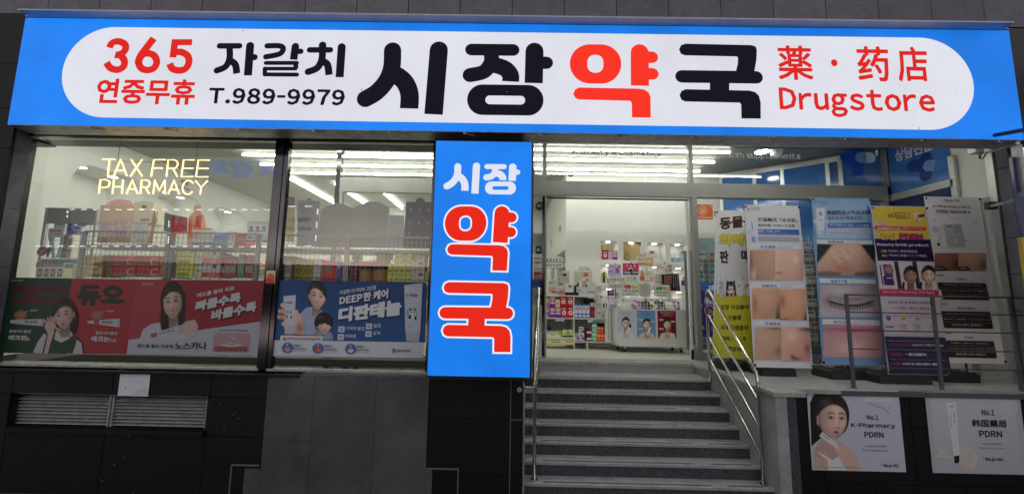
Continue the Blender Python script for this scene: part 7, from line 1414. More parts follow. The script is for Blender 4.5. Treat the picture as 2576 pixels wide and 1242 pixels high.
def b2(s):
    s.c = 'G'; s.rect(532, 545, 548, 568, (120, 170, 220)); s.text('Dr.deep', 557, 540, 620, 556, (60, 70, 110), bold=.02); s.rect(557, 560, 622, 563, (90, 95, 120))
    s.text('打造韓式「水光肌」', 605, 612, 885, 645, (34, 40, 70), bold=.02); s.text('植萃亮膚 + PDRN + 外泌體', 606, 654, 860, 678, (60, 66, 100), bold=.01)
    s.ell(560, 610, 600, 780, (190, 212, 235)); s.rect(558, 606, 594, 740, (220, 226, 236)); s.rect(562, 742, 588, 780, (110, 160, 215)); s.rect(566, 640, 570, 720, (90, 110, 150)); s.ell(528, 690, 580, 730, (200, 215, 230))
    s.rect(606, 690, 893, 733, (56, 106, 180)); s.text('韓国式「水光肌」を作る', 612, 697, 760, 712, (230, 236, 244), bold=.02); s.text('植物成分による肌の明るさアップ+PDRN+エクソソーム', 612, 716, 886, 729, (225, 232, 242)); s.rect(606, 740, 893, 778, (176, 180, 190)); s.text('Create Korean-style "Glass Skin"', 616, 743, 830, 758, (90, 110, 160)); s.text('Plant Extractsfor Skin Brightening+PDRN+Exosomes', 616, 762, 886, 774, (100, 120, 165))
    head(s, 'G', 544, 912, 795, 36, '水光透亮', 'Water-light Radiance', '水光感のある透き通る肌')
    sk1, sk2 = (204, 166, 140), (232, 186, 168)
    s.photo(550, 836, 722, 1044, skinf((196, 160, 136), ((0, .45, .1, .35, (120, 84, 68), .8), (.18, .82, .14, .2, (236, 204, 186), .8), (.3, .95, .05, .2, (150, 100, 80), .6), (.6, .3, .3, .3, (210, 178, 156), .5)), (-.12, .1)))
    s.photo(724, 836, 920, 1044, skinf((232, 188, 168), ((.72, .3, .1, .12, (255, 244, 238), .9), (.1, .76, .16, .025, (130, 50, 52), .85), (.05, .3, .06, .5, (246, 214, 198), .6), (1, .75, .1, .3, (214, 150, 130), .8), (.5, .5, .3, .3, (242, 204, 186), .5)), (.06, .12)))
    head(s, 'G', 558, 925, 1062, 38, '收縮毛孔', 'Pore Tightening', '毛穴引き締め')
    s.c = 'M'; s.photo(668, 296, 928, 590, skinf((208, 164, 132), ((.1, .5, .1, .25, (170, 104, 80), .7), (.45, .35, .3, .3, (232, 194, 164), .6), (1.0, .62, .05, .15, (150, 96, 74), .7), (.95, 1, .06, .3, (40, 34, 34), .95)), (.08, .1), .03))
    s.photo(930, 300, 1192, 603, skinf((222, 168, 134), ((.1, .4, .12, .2, (168, 104, 80), .8), (.6, .35, .3, .35, (240, 196, 164), .6), (.2, .97, .25, .03, (140, 66, 60), .8), (1, .95, .08, .15, (40, 34, 34), .95), (0, .9, .03, .35, (60, 44, 40), .8)), (.05, .1)))
    head(s, 'M', 680, 1205, 608, 54, '平滑提亮', 'Smoothing and Brightening', 'スムーズで明るい肌')
    s.c = 'M'; s.photo(692, 672, 945, 985, skinf((200, 164, 140), ((.9, .72, .1, .12, (140, 94, 76), .8), (.4, .3, .35, .3, (220, 188, 164), .6), (.8, .02, .3, .04, (90, 64, 56), .7)), (.08, .05), .03)); s.photo(947, 676, 1228, 998, skinf((220, 172, 152), ((.35, .22, .2, .2, (250, 222, 208), .8), (.9, .62, .1, .14, (150, 96, 84), .8), (.5, .92, .14, .035, (60, 38, 38), .9), (.38, .86, .06, .05, (60, 38, 38), .8), (.9, .03, .25, .08, (80, 60, 58), .8)), (.08, .1)))
banner('tall pale banner with three pairs of close-up skin photos and blue captions', 'G', (515, 528), (890, 527), (1258, 1075), (688, 1045), 5.78, 5.60, (222, 224, 230), b2, (*fx('M', 800, 1133, 1110, 5.55), .35), bl_c='M')
def b3(s):
    s.c = 'G'; s.grad(978, 486, 1384, 760, (134, 168, 206), (176, 206, 232)); s.rect(995, 497, 1010, 515, (90, 130, 190)); s.text('Dr.deep', 1018, 497, 1088, 512, (40, 50, 90), bold=.02); s.rect(1018, 517, 1088, 520, (60, 70, 110))
    s.ell(985, 615, 1095, 665, (200, 220, 238)); s.poly([(1008, 548), (1070, 545), (1066, 690), (1058, 740), (1038, 742), (1014, 690)], (220, 228, 240)); s.ell(1026, 570, 1050, 600, (120, 150, 200)); s.rect(1028, 625, 1050, 632, (120, 140, 180)); s.poly([(1036, 700), (1062, 698), (1058, 740), (1040, 742)], (190, 205, 225)); s.stroke([(1072, 560), (1070, 650), (1062, 740)], 10, (160, 190, 220))
    s.text('韩国药店人气点点霜', 0, 0, 0, 0, (22, 36, 76), bold=.025, quad=[(1080, 564), (1376, 562), (1378, 590), (1082, 594)]); s.text('温和点涂! 精准消退!', 0, 0, 0, 0, (110, 90, 160), bold=.01, quad=[(1085, 602), (1326, 600), (1328, 626), (1087, 628)])
    s.poly([(1088, 652), (1385, 645), (1386, 678), (1090, 682)], (56, 106, 180)); s.text('肌の凸凹感と古い角質が、81%も改善!', 1100, 655, 1370, 674, (230, 236, 244), bold=.01); s.grad(1090, 688, 1384, 728, (206, 214, 226), (180, 196, 216)); s.text('Bumpy texture anddead skin cells.', 1106, 691, 1370, 706, (90, 110, 160)); s.text('81% improvement.', 1106, 710, 1268, 725, (90, 110, 160))
    head(s, 'G', 1008, 1395, 762, 35, '角质堆积', 'Keratin buildup', '角質の蓄積')
    s.photo(1014, 798, 1410, 1012, forehead, 46, 28)
    head(s, 'G', 1028, 1418, 1030, 38, '肌肤不平整', 'Bumpy', '凸凹(デコボコ)')
    s.c = 'M'; s.photo(1320, 258, 1890, 575, shut_eye, 64, 34)
    head(s, 'M', 1338, 1900, 590, 62, '肤色不均, 暗沉斑点', 'Uneven skin, Dark spot', '肌の色ムラ、くすみ')
    s.c = 'M'; s.photo(1350, 652, 1922, 962, lips, 46, 32)
banner('light blue banner with forehead, closed eye and lips photos', 'G', (972, 484), (1383, 470), (1957, 1050), (1352, 1015), 5.62, 5.45, (120, 160, 204), b3, (*fx('M', 1480, 1850, 1150, 5.4), .35), bl_c='M')
def b4(s):
    s.c = 'G'; s.rect(1392, 536, 1790, 756, (222, 196, 70)); s.rect(1410, 756, 1822, 914, (44, 26, 76)); s.text('RE4DAY', 1500, 588, 1632, 615, (62, 42, 40), bold=.03); s.stroke([(1530, 580), (1636, 580), (1650, 598), (1636, 617), (1560, 617)], 4, (62, 42, 40)); s.ell(1672, 570, 1745, 640, (236, 206, 150)); s.poly([(1704, 594), (1752, 586), (1756, 604), (1722, 612)], (70, 40, 110)); s.stroke([(1712, 602), (1704, 625), (1702, 645)], 5, (90, 40, 60))
    s.text('No.1', 1422, 638, 1498, 668, (240, 236, 244), bold=.05, out=((50, 30, 80), .1)); s.rect(1405, 670, 1768, 702, (214, 50, 104), r=15); s.text('WOMEN PLUS', 1426, 678, 1588, 696, (242, 232, 238), bold=.04); s.text('女性加 | ウーマンプラス', 1598, 679, 1744, 694, (242, 222, 232))
    s.text('Oral', 1446, 722, 1562, 768, (232, 206, 90), bold=.05, out=((50, 26, 70), .1)); s.text('PDRN', 1578, 722, 1744, 768, (208, 50, 110), bold=.05, out=((50, 26, 70), .1)); s.text('Beauty Drink product', 1424, 786, 1782, 816, (236, 232, 242), bold=.03)
    s.text('口服', 1454, 834, 1494, 852, (222, 204, 100), bold=.02); s.text('PDRN | 液态美容品', 1504, 832, 1702, 854, (232, 228, 240)); s.text('飲む', 1458, 864, 1498, 882, (222, 204, 100), bold=.02); s.text('PDRN | 美容ドリンク商品', 1508, 862, 1766, 884, (232, 228, 240))
    s.rect(1418, 914, 1835, 1104, (216, 208, 210)); s.rect(1568, 914, 1571, 1104, (60, 50, 60)); s.rect(1695, 914, 1698, 1104, (60, 50, 60)); s.rect(1440, 940, 1470, 1075, (64, 36, 100)); s.rect(1464, 934, 1545, 1078, (90, 56, 120)); s.ell(1470, 940, 1542, 1000, (200, 150, 130), (150, 100, 110)); s.rect(1466, 1015, 1544, 1076, (70, 40, 110)); s.rect(1490, 1024, 1535, 1032, (210, 200, 220))
    portrait(s, 1655, 1015, 40, 52, HR, (178, 140, 122), (206, 196, 200), lip=(150, 60, 66), turn=.12); portrait(s, 1778, 1012, 40, 52, HR, (236, 206, 190), (216, 206, 208), lip=(196, 80, 84), turn=.12)
    for u in (1608, 1728): s.stroke([(u, 1060), (u - 4, 1090), (u, 1100)], 14, HR)
    s.rect(1440, 1104, 1852, 1148, (206, 44, 100)); s.text('Glow Skin + Brightening + Anti-Aging', 1464, 1114, 1820, 1138, (240, 220, 230), bold=.02)
    s.c = 'N'; s.rect(532, 372, 1160, 752, (206, 196, 204)); s.text('焕亮光泽+提亮美白+抗衰老', 608, 416, 1030, 450, (44, 34, 50), bold=.01); s.text('ツヤ保湿 + 美白 + 肌再生', 644, 470, 1014, 502, (44, 34, 50), bold=.01); s.grad(560, 545, 1120, 600, (176, 170, 196), (206, 198, 210))
    for u, cc, n_, n2, n3 in ((612, (90, 76, 140), 'PDRN', '', ''), (752, (206, 150, 60), 'Collagen', '胶原蛋白', 'コラーゲン'), (888, (206, 130, 130), 'Glutathione', '谷胱甘肽', 'グルタチオン'), (1040, (90, 150, 176), 'Hyaluronic Acid', '透明质酸', 'ヒアルロン酸')):
        s.ell(u - 38, 540, u + 38, 616, (222, 214, 222)); s.ell(u - 28, 550, u + 28, 608, cc); s.ell(u - 14, 562, u + 8, 582, tuple(min(255, x + 50) for x in cc))
        if n2: s.text(n_, u - 40, 642, u + 42, 656, (50, 44, 60), bold=.03); s.text(n2, u - 32, 665, u + 32, 682, (60, 54, 70)); s.text(n3, u - 38, 690, u + 38, 704, (60, 54, 70))
        else: s.text(n_, u - 30, 654, u + 52, 678, (36, 30, 44), bold=.04)
    s.rect(572, 756, 1220, 1128, (38, 24, 66)); s.text('PDRN, Collagen, Glutathione, Cica, hyaluronic Acid', 606, 792, 1090, 818, (170, 160, 190)); s.text('46-ingredient', 612, 826, 820, 856, (176, 50, 100), bold=.03); s.text('liquid in ONE Packet', 832, 828, 1140, 858, (226, 222, 236), bold=.03); s.text('PDRN, 胶原蛋白, 谷胱甘肽, 积雪草, 透明质酸', 616, 880, 1090, 902, (120, 110, 140)); s.text('46种成分', 622, 912, 750, 944, (176, 50, 100), bold=.02); s.text('一袋浓缩精华!', 766, 914, 976, 948, (226, 222, 236), bold=.02)
    s.text('PDRN, コラーゲン, グルタチオン, シカ等, ヒアルロン酸', 628, 972, 1152, 994, (170, 160, 190)); s.text('46種類', 632, 1004, 732, 1034, (176, 50, 100), bold=.02); s.text('の成分を1袋の液体に凝縮', 738, 1006, 1092, 1038, (226, 222, 236), bold=.02)
    s.stroke([(880, 1050), (980, 1050), (1010, 1052)], 1.5, (38, 24, 66))
banner('yellow and deep purple drink banner with two women\'s heads, behind the railing', 'G', (1388, 536), (1765, 530), (1196, 1132), (614, 1122), 5.38, 5.24, (206, 198, 206), b4, (*fx('N', 580, 1090, 1180, 5.2), .4), bl_c='N')
def b5(s):
    s.c = 'G'; s.text('Dr.', 1870, 486, 1886, 496, (70, 50, 40)); s.text('Reju-All', 1890, 482, 2002, 510, (60, 42, 34), bold=.04); s.text('K-Pharmacy No.1', 1810, 524, 2076, 552, (64, 44, 36), bold=.035); s.text('PDRN Skincare', 1834, 556, 2070, 586, (64, 44, 36), bold=.035); s.text('Intensive', 1928, 606, 1988, 616, (90, 76, 70)); s.text('Daily', 1804, 624, 1836, 636, (90, 76, 70)); s.text('Point', 2078, 636, 2114, 648, (90, 76, 70))
    s.rect(1880, 655, 2040, 815, (196, 196, 194)); s.poly([(1862, 665), (1892, 672), (1860, 800), (1838, 795)], (222, 220, 218)); s.poly([(1842, 785), (1862, 790), (1858, 808), (1838, 802)], (40, 36, 36)); s.ell(1800, 670, 1860, 720, (206, 206, 204)); s.ell(1935, 735, 2006, 806, (170, 170, 168)); s.ell(1942, 742, 1999, 799, (206, 206, 200)); s.stroke([(2006, 770), (2050, 775)], 4, (150, 150, 148)); s.rect(2062, 712, 2082, 812, (222, 214, 196)); s.rect(1905, 668, 1940, 676, (90, 80, 76))
    for k in range(5): s.rect(1956, 668 + k * 11, 2008, 672 + k * 11, (140, 136, 132))
    s.grad(1795, 818, 2195, 828, (226, 226, 226), (205, 205, 205))
    for u0, u1, tt, hl in ((1822, 1992, 'Before', (146, 96, 80)), (1986, 2178, 'After', (196, 150, 132))): s.photo(u0, 856, u1, 978, skinf(hl, ((.9, .65, .14, .25, dark(hl, .5), .8), (.4, .3, .3, .3, tuple(min(255, q * 1.2) for q in hl), .5)), (.1, .1), .05 if tt == 'Before' else .015)); s.poly([(u0, 948), (u0 + 64, 948), (u0 + 88, 978), (u0, 978)], (50, 44, 44)); s.text(tt, u0 + 6, 954, u0 + 56, 968, (230, 226, 222), bold=.02)
    s.c = 'N'
    for k, (t0, hd, rows, v) in enumerate((('Step 1', 'Daily', ('Daily Repair · Smooth · Refine', 'デイリーリペア・なめらか・キメを整える', '日常修护・平滑・精致肌理'), 165), ('Step 2', 'Intensive', ('Intensive · Instant · Face & Neck', '集中ケア・即効性・フェイス&ネック', '高浓缩・瞬间・脸和脖子'), 440), ('Step 3', 'Point', ('Trouble · Smooth · GlassGlow', 'トラブル・スムーズ・グラスグロウ', '肌肤问题・光滑・玻璃水光'), 722))):
        o = k * 34; s.rect(1070 + o, v - 10, 1160 + o, v + 22, (226, 208, 192)); s.text(t0, 1076 + o, v - 5, 1150 + o, v + 16, (96, 70, 56), bold=.03); s.rect(1085 + o, v + 18, 1570 + o, v + 78, (230, 230, 232), r=12); s.text(hd, 1272 - (len(hd) - 5) * 8 + o, v + 28, 1366 + (len(hd) - 5) * 12 + o, v + 62, (60, 44, 38), bold=.03); s.rect(1085 + o, v + 74, 1590 + o, v + 246, (56, 46, 44), r=10)
        for i, rt in enumerate(rows): s.text(rt, (1140, 1110, 1190)[i] + o, v + 88 + i * 54, (1515, 1560, 1488)[i] + o, v + 112 + i * 54, (206, 200, 198), bold=.015)
        for i in (1, 2): s.rect(1110 + o, v + 76 + i * 54, 1560 + o, v + 77.5 + i * 54, (110, 100, 98))
banner('off-white skincare banner with before and after photos and three dark panels', 'G', (1735, 463), (2150, 476), (1722, 1036), (1190, 1000), 5.6, 5.42, (238, 236, 236), b5, (*fx('N', 1180, 1560, 1190, 5.38), .4), bl_c='N')

# ================================================================ LOWER RIGHT POSTERS
def kp(s):
    s.ell(1020, 210, 1250, 420, (30, 26, 26)); s.poly([(1020, 300), (1100, 240), (1110, 480), (1100, 560), (1030, 620), (1022, 400)], (30, 26, 26)); s.poly([(1050, 645), (1105, 560), (1170, 560), (1260, 600), (1240, 700), (1150, 790), (1056, 788)], (206, 170, 158)); s.poly([(1060, 655), (1120, 680), (1180, 720), (1215, 700), (1260, 660), (1330, 795), (1150, 792), (1146, 720)], (236, 236, 238)); s.poly([(1050, 690), (1140, 720), (1155, 792), (1056, 788)], (216, 182, 168))
    s.facegrid(1180, 430, 100, 142, skin=(228, 196, 182), hair=(34, 28, 28), lip=(172, 96, 96), turn=.3, n=56, hairline=-.8, part=.1, tilt=.04, neck=0, red=.5)
    s.poly([(1085, 545), (1110, 514), (1310, 668), (1290, 695)], (226, 226, 228)); s.poly([(1270, 660), (1290, 640), (1310, 668), (1294, 690), (1282, 684)], (30, 28, 30)); s.stroke([(1120, 540), (1160, 572)], 4, (120, 120, 126)); hc = (226, 190, 176)
    s.poly([(1215, 650), (1290, 620), (1350, 680), (1390, 795), (1290, 795), (1240, 720)], hc)
    for a_ in ([(1290, 640), (1240, 610), (1190, 560)], [(1300, 660), (1260, 650), (1225, 610)], [(1260, 720), (1225, 670), (1208, 640)]): s.stroke(a_, 17, hc)
    s.stroke([(1405, 230), (1420, 280), (1480, 320), (1550, 345), (1600, 385)], 7, (160, 160, 172)); s.grad(1410, 218, 1630, 300, (214, 214, 222), (222, 222, 230))
    s.text('No.1', 1430, 392, 1520, 428, (24, 24, 30), bold=.05); s.text('K-Pharmacy', 0, 0, 0, 0, (24, 24, 30), bold=.045, quad=[(1316, 448), (1638, 452), (1638, 498), (1316, 490)]); s.text('PDRN', 1412, 514, 1556, 558, (24, 24, 30), bold=.05); s.text('Advanced PDRN', 1416, 608, 1572, 628, (84, 84, 100)); s.text('Rejuvenating Cream', 1400, 640, 1594, 662, (84, 84, 100)); s.text('Reju-All', 1552, 744, 1665, 778, (24, 24, 30), bold=.05); s.text('Dr.', 1533, 744, 1548, 756, (24, 24, 30)); s.rect(1070, 770, 1390, 773, (150, 140, 140))
def kp2(s):
    s.grad(1890, 236, 2570, 815, (204, 204, 215), (192, 192, 202)); s.ell(2370, 250, 2540, 410, (216, 214, 218), (204, 204, 212)); s.ell(2090, 620, 2250, 790, (206, 198, 190), (214, 208, 200)); s.ell(1945, 640, 2010, 700, (214, 208, 204)); s.stroke([(1935, 690), (2020, 700), (2110, 745), (2200, 800)], 22, (206, 190, 160)); s.stroke([(1935, 688), (2030, 700), (2120, 750), (2200, 805)], 5, (236, 226, 206)); s.stroke([(2100, 620), (2160, 630), (2230, 660)], 10, (216, 206, 186))
    s.poly([(2010, 302), (2082, 298), (2108, 690), (2066, 692)], (228, 228, 232)); s.poly([(2066, 690), (2106, 686), (2104, 740), (2070, 744)], (26, 24, 28)); s.rect(2036, 326, 2062, 334, (120, 120, 130)); s.text('Reju-All', 0, 0, 0, 0, (70, 70, 84), bold=.03, quad=[(2074, 380), (2078, 450), (2062, 450), (2058, 380)]); s.rect(2040, 385, 2046, 480, (150, 150, 160)); s.rect(2072, 545, 2082, 620, (150, 150, 160))
    s.text('No.1', 2264, 352, 2362, 396, (24, 24, 30), bold=.05); s.text('韩国藥局', 0, 0, 0, 0, (28, 28, 34), bold=.03, quad=[(2194, 424), (2446, 428), (2448, 486), (2196, 478)]); s.text('PDRN', 2246, 504, 2418, 556, (24, 24, 30), bold=.05); s.text('Advanced PDRN', 2266, 592, 2410, 610, (100, 100, 116)); s.text('Rejuvenating Cream', 2252, 624, 2432, 642, (100, 100, 116)); s.text('Reju-All', 2294, 698, 2428, 734, (24, 24, 30), bold=.05); s.text('Dr.', 2270, 696, 2290, 708, (24, 24, 30)); s.rect(2345, 786, 2545, 789, (150, 148, 156))
poster('wall_poster', 'square white poster of a dark-haired woman holding a slim tube to her cheek', YR - .01, 'O', (1015, 208, 1690, 800), (206, 206, 219), kp, th=.004)
poster('wall_poster', 'square pale poster of a single slim tube on golden gel at the right edge', YR - .01, 'O', (1884, 232, 2578, 820), (190, 190, 200), kp2, th=.004)

# ================================================================ BEHIND THE RIGHT SIDE SCREEN
MY = YD + .3
mr = thing('mesh_display', 'white wire mesh panels hung with small boxes behind the side screen', 'shelving', (4.3, MY, 0))
ma, mb_ = XD1 + .12, XE - .3; mw = MB(); x = ma
while x < mb_: mw.box(x - .004, x + .004, MY, MY + .005, .25, 2.15); x += .1
z = .25
while z < 2.15: mw.box(ma, mb_, MY + .005, MY + .01, z - .004, z + .004); z += .1
mw.build('wire_panel', M_white, mr)
B('backing', mat('shade_board', (.25, .27, .27), .7), mr, ma, mb_, MY + .3, MY + .31, .1, 1.9)
r3 = random.Random(9); n_ = 0
for i in range(10):
    for j in range(9):
        if i in (3, 4, 5, 6, 9): continue
        x = ma + .16 + i * (mb_ - ma - .2) / 10; z = .3 + j * .2; ci = r3.choice((2, 9, 9, 8, 2, 11)); o = bpy.data.objects.new('carton', smallbox(.13 + .05 * r3.random(), .15, .08, ci)); COL.objects.link(o); o.location = (x + r3.uniform(-.03, .03), MY + .02, z)
        tag(o, '%s box on the side screen mesh, %s row down, %s column from the doorway' % (PN[ci], ORDN[8 - j], ORDN[i]), 'carton', 'boxes hung on the mesh behind the side screen')
GY = YD - .014
poster('tax_sign', 'orange tax refund shop sign on the glass just right of the doorway', GY, 'F', (1722, 730, 1905, 875), (222, 110, 50), lambda s: [s.ell(1756, 742, 1852, 836, (240, 225, 210)), s.ell(1760, 746, 1848, 832, (222, 110, 50)), s.text('GLOBAL', 1782, 758, 1826, 768, (240, 225, 210)), s.text('TAX', 1776, 772, 1832, 794, (244, 236, 226), bold=.04), s.text('FREE', 1778, 798, 1830, 816, (244, 236, 226), bold=.04), s.text('TAX REFUND SHOP', 1728, 846, 1890, 862, (244, 236, 226), bold=.04), s.ell(1884, 740, 1898, 754, (200, 200, 190)), s.ell(1890, 856, 1904, 870, (200, 200, 190))], 'sign')
poster('glass_notice', 'pale green printed notice on the glass below the orange sign', GY, 'F', (1732, 1052, 1922, 1192), (150, 175, 178), lambda s: [s.text('[ 개인정보 처리방침 ]', 1775, 1060, 1875, 1074, (60, 80, 90))] + [s.rect(1765, 1082 + k * 12, 1895, 1085 + k * 12, (90, 110, 116)) for k in (0, 1)] + [s.rect(1755, 1112 + k * 16, 1760, 1117 + k * 16, (60, 80, 86)) for k in (0, 1, 2)] + [s.rect(1768, 1112 + k * 16, 1850, 1117 + k * 16, (60, 80, 86)) for k in (0, 1, 2)] + [s.rect(1750, 1166 + k * 9, 1900, 1168 + k * 9, (90, 110, 116)) for k in (0, 1)], 'notice')
def pv(s):
    s.rect(148, 248, 340, 325, (50, 110, 190)); s.text('재', 245, 262, 305, 320, (232, 236, 244), bold=.04); s.rect(150, 328, 340, 765, (72, 40, 130)); s.text('전구', 0, 0, 0, 0, (226, 222, 240), bold=.03, quad=[(205, 395), (262, 385), (262, 430), (205, 440)]); s.text('백신', 245, 412, 305, 452, (236, 232, 246), bold=.06); s.ell(204, 455, 308, 562, (200, 190, 226)); s.ell(212, 463, 300, 554, (72, 40, 130)); s.text('3', 250, 494, 278, 538, (240, 190, 60), bold=.05); s.text('%', 280, 515, 300, 540, (240, 190, 60), bold=.03); s.poly([(150, 425), (182, 440), (190, 480), (160, 460)], (236, 180, 60)); s.poly([(160, 640), (200, 660), (212, 690), (175, 680)], (236, 180, 60)); s.rect(252, 650, 258, 706, (210, 204, 230))
    for k in range(4): s.rect(265, 655 + k * 14, 300, 659 + k * 14, (190, 184, 216))
poster('glass_poster', 'blue topped purple poster with a yellow 3 on the glass behind the handrail', GY, 'M', (148, 248, 340, 765), (72, 40, 130), pv)
# left side light stickers
GL_ = YD - .012
def adt(s): s.ell(196, 698, 276, 790, (26, 44, 96), n=8, rot=22); s.text('ADT', 212, 724, 268, 756, (226, 230, 240), bold=.05); s.rect(222, 706, 262, 710, (150, 170, 210)); s.rect(222, 766, 262, 770, (150, 170, 210))
s_ = Sheet.flat(GL_, 'F'); s_.k = 1; adt(s_); tag(s_.done('security_sticker', M_print, None), 'octagonal navy security sticker with white letters left of the doorway', 'sticker')
poster('glass_notice', 'white printed notice on the glass left of the doorway', GL_, 'F', (168, 1008, 258, 1200), (196, 214, 210), lambda s: [s.rect(174, 1020 + k * 14, 232 + (k * 7) % 20, 1025 + k * 14, (90, 110, 110)) for k in range(8)] + [s.rect(196, 1130, 250, 1206, (36, 60, 120)), s.rect(208, 1150, 238, 1180, (220, 226, 232))], 'notice')
s_ = Sheet.flat(GL_, 'L'); s_.k = 1; s_.rect(150, 418, 236, 490, (40, 100, 170)); s_.rect(150, 494, 236, 500, (60, 110, 170)); s_.rect(150, 508, 236, 642, (150, 172, 170)); s_.text('오픈', 168, 555, 240, 592, (40, 90, 60), bold=.04); tag(s_.done('glass_sticker', M_print, None), 'blue and grey opening sticker band on the glass left of the doorway', 'sticker')
B('x', M_white, None, X('L', 150, 850, YD + .35), X('L', 236, 850, YD + .35), YD + .35, YD + .6, .0, 1.1); o_ = bpy.data.objects['x']; o_.name = 'counter'; tag(o_, 'pale counter end seen through the glass left of the doorway', 'counter')
for j, v in enumerate((960, 1090)): pass
for j in range(4):
    o = bpy.data.objects.new('carton', smallbox(.16, .18, .08, (8, 5, 2, 9)[j])); COL.objects.link(o); o.location = (X('L', 195, 850, YD + .35), YD + .36, 1.1 + .19 * j); tag(o, '%s carton of the stack behind the glass left of the doorway' % ('lowest', 'second', 'third', 'topmost')[j], 'carton')

# ================================================================ RIGHT EDGE: awning arms, flood light, screen, neighbour
AY = 4.45
a, b = at('U', 595, 252, Y=5.1), at('U', 1330, 118, Y=3.9); aw = MB(); aw.tube(a, b, .022, 8); tag(aw.build('awning_bar', M_black, None), 'black bar rising across the lower right corner of the big sign', 'bar')
ar = thing('folding_bracket', 'grey folding arm with a cable under the right end of the big sign', 'awning arm', tuple(at('U', 970, 325, Y=5.0))); MB().tube(at('U', 968, 322, Y=5.0), at('U', 1245, 240, Y=4.3), .018, 8).build('arm', M_galv, ar); MB().path([at('U', u, v, Y=4.95) for u, v in ((930, 320), (905, 340), (908, 372), (930, 380), (955, 350), (968, 325))], .006, 6).build('cable', M_black, ar); MB().path([at('U', u, v, Y=4.95) for u, v in ((945, 320), (925, 338), (915, 365), (920, 378))], .005, 6).build('cable', M_black, ar)
ar2 = thing('folding_bracket', 'grey folding arm with a dark clamp beside the off-white banner', 'awning arm', tuple(at('U', 1000, 790, Y=5.0))); MB().tube(at('U', 1000, 792, Y=5.05), at('U', 1320, 722, Y=4.3), .02, 8).build('arm', M_galv, ar2); p = at('U', 1010, 785, Y=5.04); MB().box(p.x - .06, p.x + .05, p.y - .03, p.y + .03, p.z - .05, p.z + .04).build('clamp', M_black, ar2, .01)
fl_ = thing('flood_light', 'small white flood light with a clear face under the right end of the sign', 'lamp', tuple(at('U', 900, 300, Y=5.2))); a, b = at('U', 868, 252, Y=5.2), at('U', 958, 322, Y=5.2); B('housing', M_white, fl_, a.x, b.x, 5.2, 5.3, b.z, a.z, bevel=.015); B('lens', mat('clear_plastic'), fl_, a.x + .03, a.x + (b.x - a.x) * .55, 5.19, 5.2, b.z + .05, a.z - .03, bevel=.004)
sc = thing('led_screen', 'purple lit screen of the neighbouring shop at the right edge', 'screen', tuple(at('U', 1290, 450, Y=4.25))); a, b = at('U', 1262, 262, Y=4.25), at('U', 1330, 660, Y=4.25); B('frame', M_galv, sc, at('U', 1250, 400, Y=4.25).x, at('U', 1272, 400, Y=4.25).x, 4.22, 4.3, b.z, a.z); sl2 = MB()
k = 0
while k < 24: z = a.z - .03 - k * .022; sl2.box(at('U', 1278, 400, Y=4.25).x, at('U', 1278, 400, Y=4.25).x + .5, 4.24, 4.25, z - .006, z + .006); k += 1
sl2.build('lit_rows', mat('screen_glow', (.7, .5, 1), .5, emis=1.4, ecol=(.75, .6, 1)), sc)['kind'] = 'stuff'
a, b = at('U', 1230, 760, Y=4.28), at('U', 1330, 1065, Y=4.28); nbs = thing('neighbour_sign', 'navy and yellow board of the neighbouring shop at the right edge', 'sign', (a.x + .3, 4.28, 0)); B('upper_board', M_navy, nbs, X('Z', 2556, 500, 4.28) + .0, 7.2, 4.27, 4.3, b.z, at('U', 1230, 600, Y=4.28).z + .3); B('lower_board', mat('mustard_board', lin((190, 160, 70)), .5), nbs, X('Z', 2568, 640, 4.28), 7.2, 4.26, 4.295, b.z - .75, b.z - .002)
bi = MB()
for k in range(1): pass

# ================================================================ OTHER SIDE OF THE STREET (seen as reflections, gives the faint street light)
ob = struct(MB().box(-30, 30, -20.2, -20.0, GZ, 3).build('opposite_building', mat('opposite_wall', (.05, .05, .055), .8))); ob['label'] = 'dark building across the street'
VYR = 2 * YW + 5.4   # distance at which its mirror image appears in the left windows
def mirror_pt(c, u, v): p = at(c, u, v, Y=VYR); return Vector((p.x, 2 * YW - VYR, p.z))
def opp(c, rows, label):
    t_ = thing('opposite_sign', label, 'sign', tuple(mirror_pt(c, *rows[0][1][0]))); mb = MB()
    for txt, q, col, out in rows:
        for cc, off, dy in ((out, .06, 0), (col, .0, .02)):
            V, Fc = glyphs(txt, off); xs = [p[0] for p in glyphs(txt)[0]]; ys = [p[1] for p in glyphs(txt)[0]]; x0, x1, y0, y1 = min(xs), max(xs), min(ys), max(ys); TLm, TRm, BRm, BLm = [mirror_pt(c, *p) for p in q]
            for f in Fc:
                pts = []
                for i in f: a = 1 - (V[i][0] - x0) / (x1 - x0); b = (y1 - V[i][1]) / (y1 - y0); pts.append((TLm * (1 - a) + TRm * a) * (1 - b) + (BLm * (1 - a) + BRm * a) * b + Vector((0, dy, 0)))
                mb.poly(pts, cc)
    mb.build('lettering', MATS['opp_letters'], t_); return t_
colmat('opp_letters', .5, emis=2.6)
opp('D', [('자갈치', [(1690, 245), (2240, 262), (2230, 408), (1680, 395)], (50, 110, 220), (160, 190, 240))], 'lit blue letters across the street mirrored faintly beside the amber tubes')
opp('D', [('자갈치', [(792, 732), (1185, 742), (1178, 860), (786, 855)], (60, 60, 150), (225, 220, 235)), ('2층', [(822, 882), (876, 884), (874, 920), (820, 918)], (70, 70, 140), (200, 200, 220)), ('횟집', [(560, 755), (740, 757), (735, 850), (556, 848)], (90, 70, 130), (200, 190, 210))], 'dark violet letters with pale rims across the street mirrored on the cardboard')
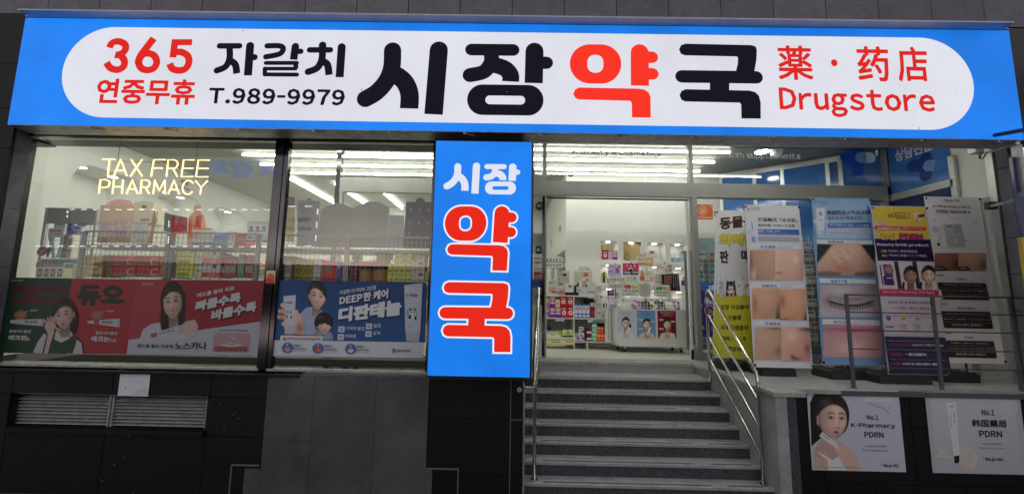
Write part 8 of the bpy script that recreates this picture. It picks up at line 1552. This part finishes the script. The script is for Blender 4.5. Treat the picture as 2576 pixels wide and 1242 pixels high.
opp('D', [('싱싱', [(1385, 705), (1640, 712), (1630, 885), (1380, 880)], (210, 70, 60), (205, 205, 205)), ('회센터', [(1760, 720), (1990, 725), (1985, 880), (1750, 880)], (160, 160, 170), (120, 120, 125))], 'red and grey letters across the street mirrored over the wide window')
opp('R', [('각종활어전문', [(40, 345), (570, 350), (565, 415), (35, 410)], (110, 110, 120), (60, 60, 70)), ('60석 연회석완비', [(40, 465), (570, 468), (565, 525), (35, 520)], (120, 110, 120), (60, 60, 70))], 'small dark rows of lettering across the street mirrored in the narrower window')
def led(label, c, pts, n):
    t_ = thing('led_string', label, 'light string', tuple(mirror_pt(c, *pts[0]))); mb = MB()
    for p, q in zip(pts, pts[1:]):
        P0, P1 = mirror_pt(c, *p), mirror_pt(c, *q); m_ = max(2, int((P1 - P0).length / .42))
        for k in range(m_): mb.tube(P0 + (P1 - P0) * (k + .2) / m_, P0 + (P1 - P0) * (k + .62) / m_, .022, 4)
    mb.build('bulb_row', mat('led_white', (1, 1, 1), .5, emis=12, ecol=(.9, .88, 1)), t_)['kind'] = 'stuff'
led('upper dashed light string across the street, mirrored near the top of the wide window', 'D', [(1048, 115), (1048, 182), (1830, 184)], 0)
led('middle dashed light string across the street, mirrored across the cardboard', 'D', [(540, 720), (545, 648), (1100, 650), (1380, 650), (2200, 652)], 0)
led('lower dashed light string across the street, mirrored along the rack shelf', 'D', [(180, 942), (1350, 944), (1360, 690)], 0)
led('lowest dashed light string across the street, mirrored by the middle rack post', 'D', [(1355, 944), (2180, 948)], 0)
led('dashed light string across the street mirrored on the grey display back', 'R', [(230, 205), (655, 205), (615, 720), (180, 720)], 0)

dm = Sheet.flat(SY, 'Z'); dm.k = 16
for u, v, w_ in ((611, 78, 1.6), (909, 226, 2), (1276, 232, 1.2), (2311, 323, 2), (2308, 327, 1.4), (2401, 238, 1.2), (2527, 276, 2), (1108, 112, 1), (420, 260, 1)): dm.ell(u - w_, v - w_, u + w_, v + w_, (120, 124, 130), n=6)
dm.done('dirt_mark', M_signprint, bs)['kind'] = 'stuff'
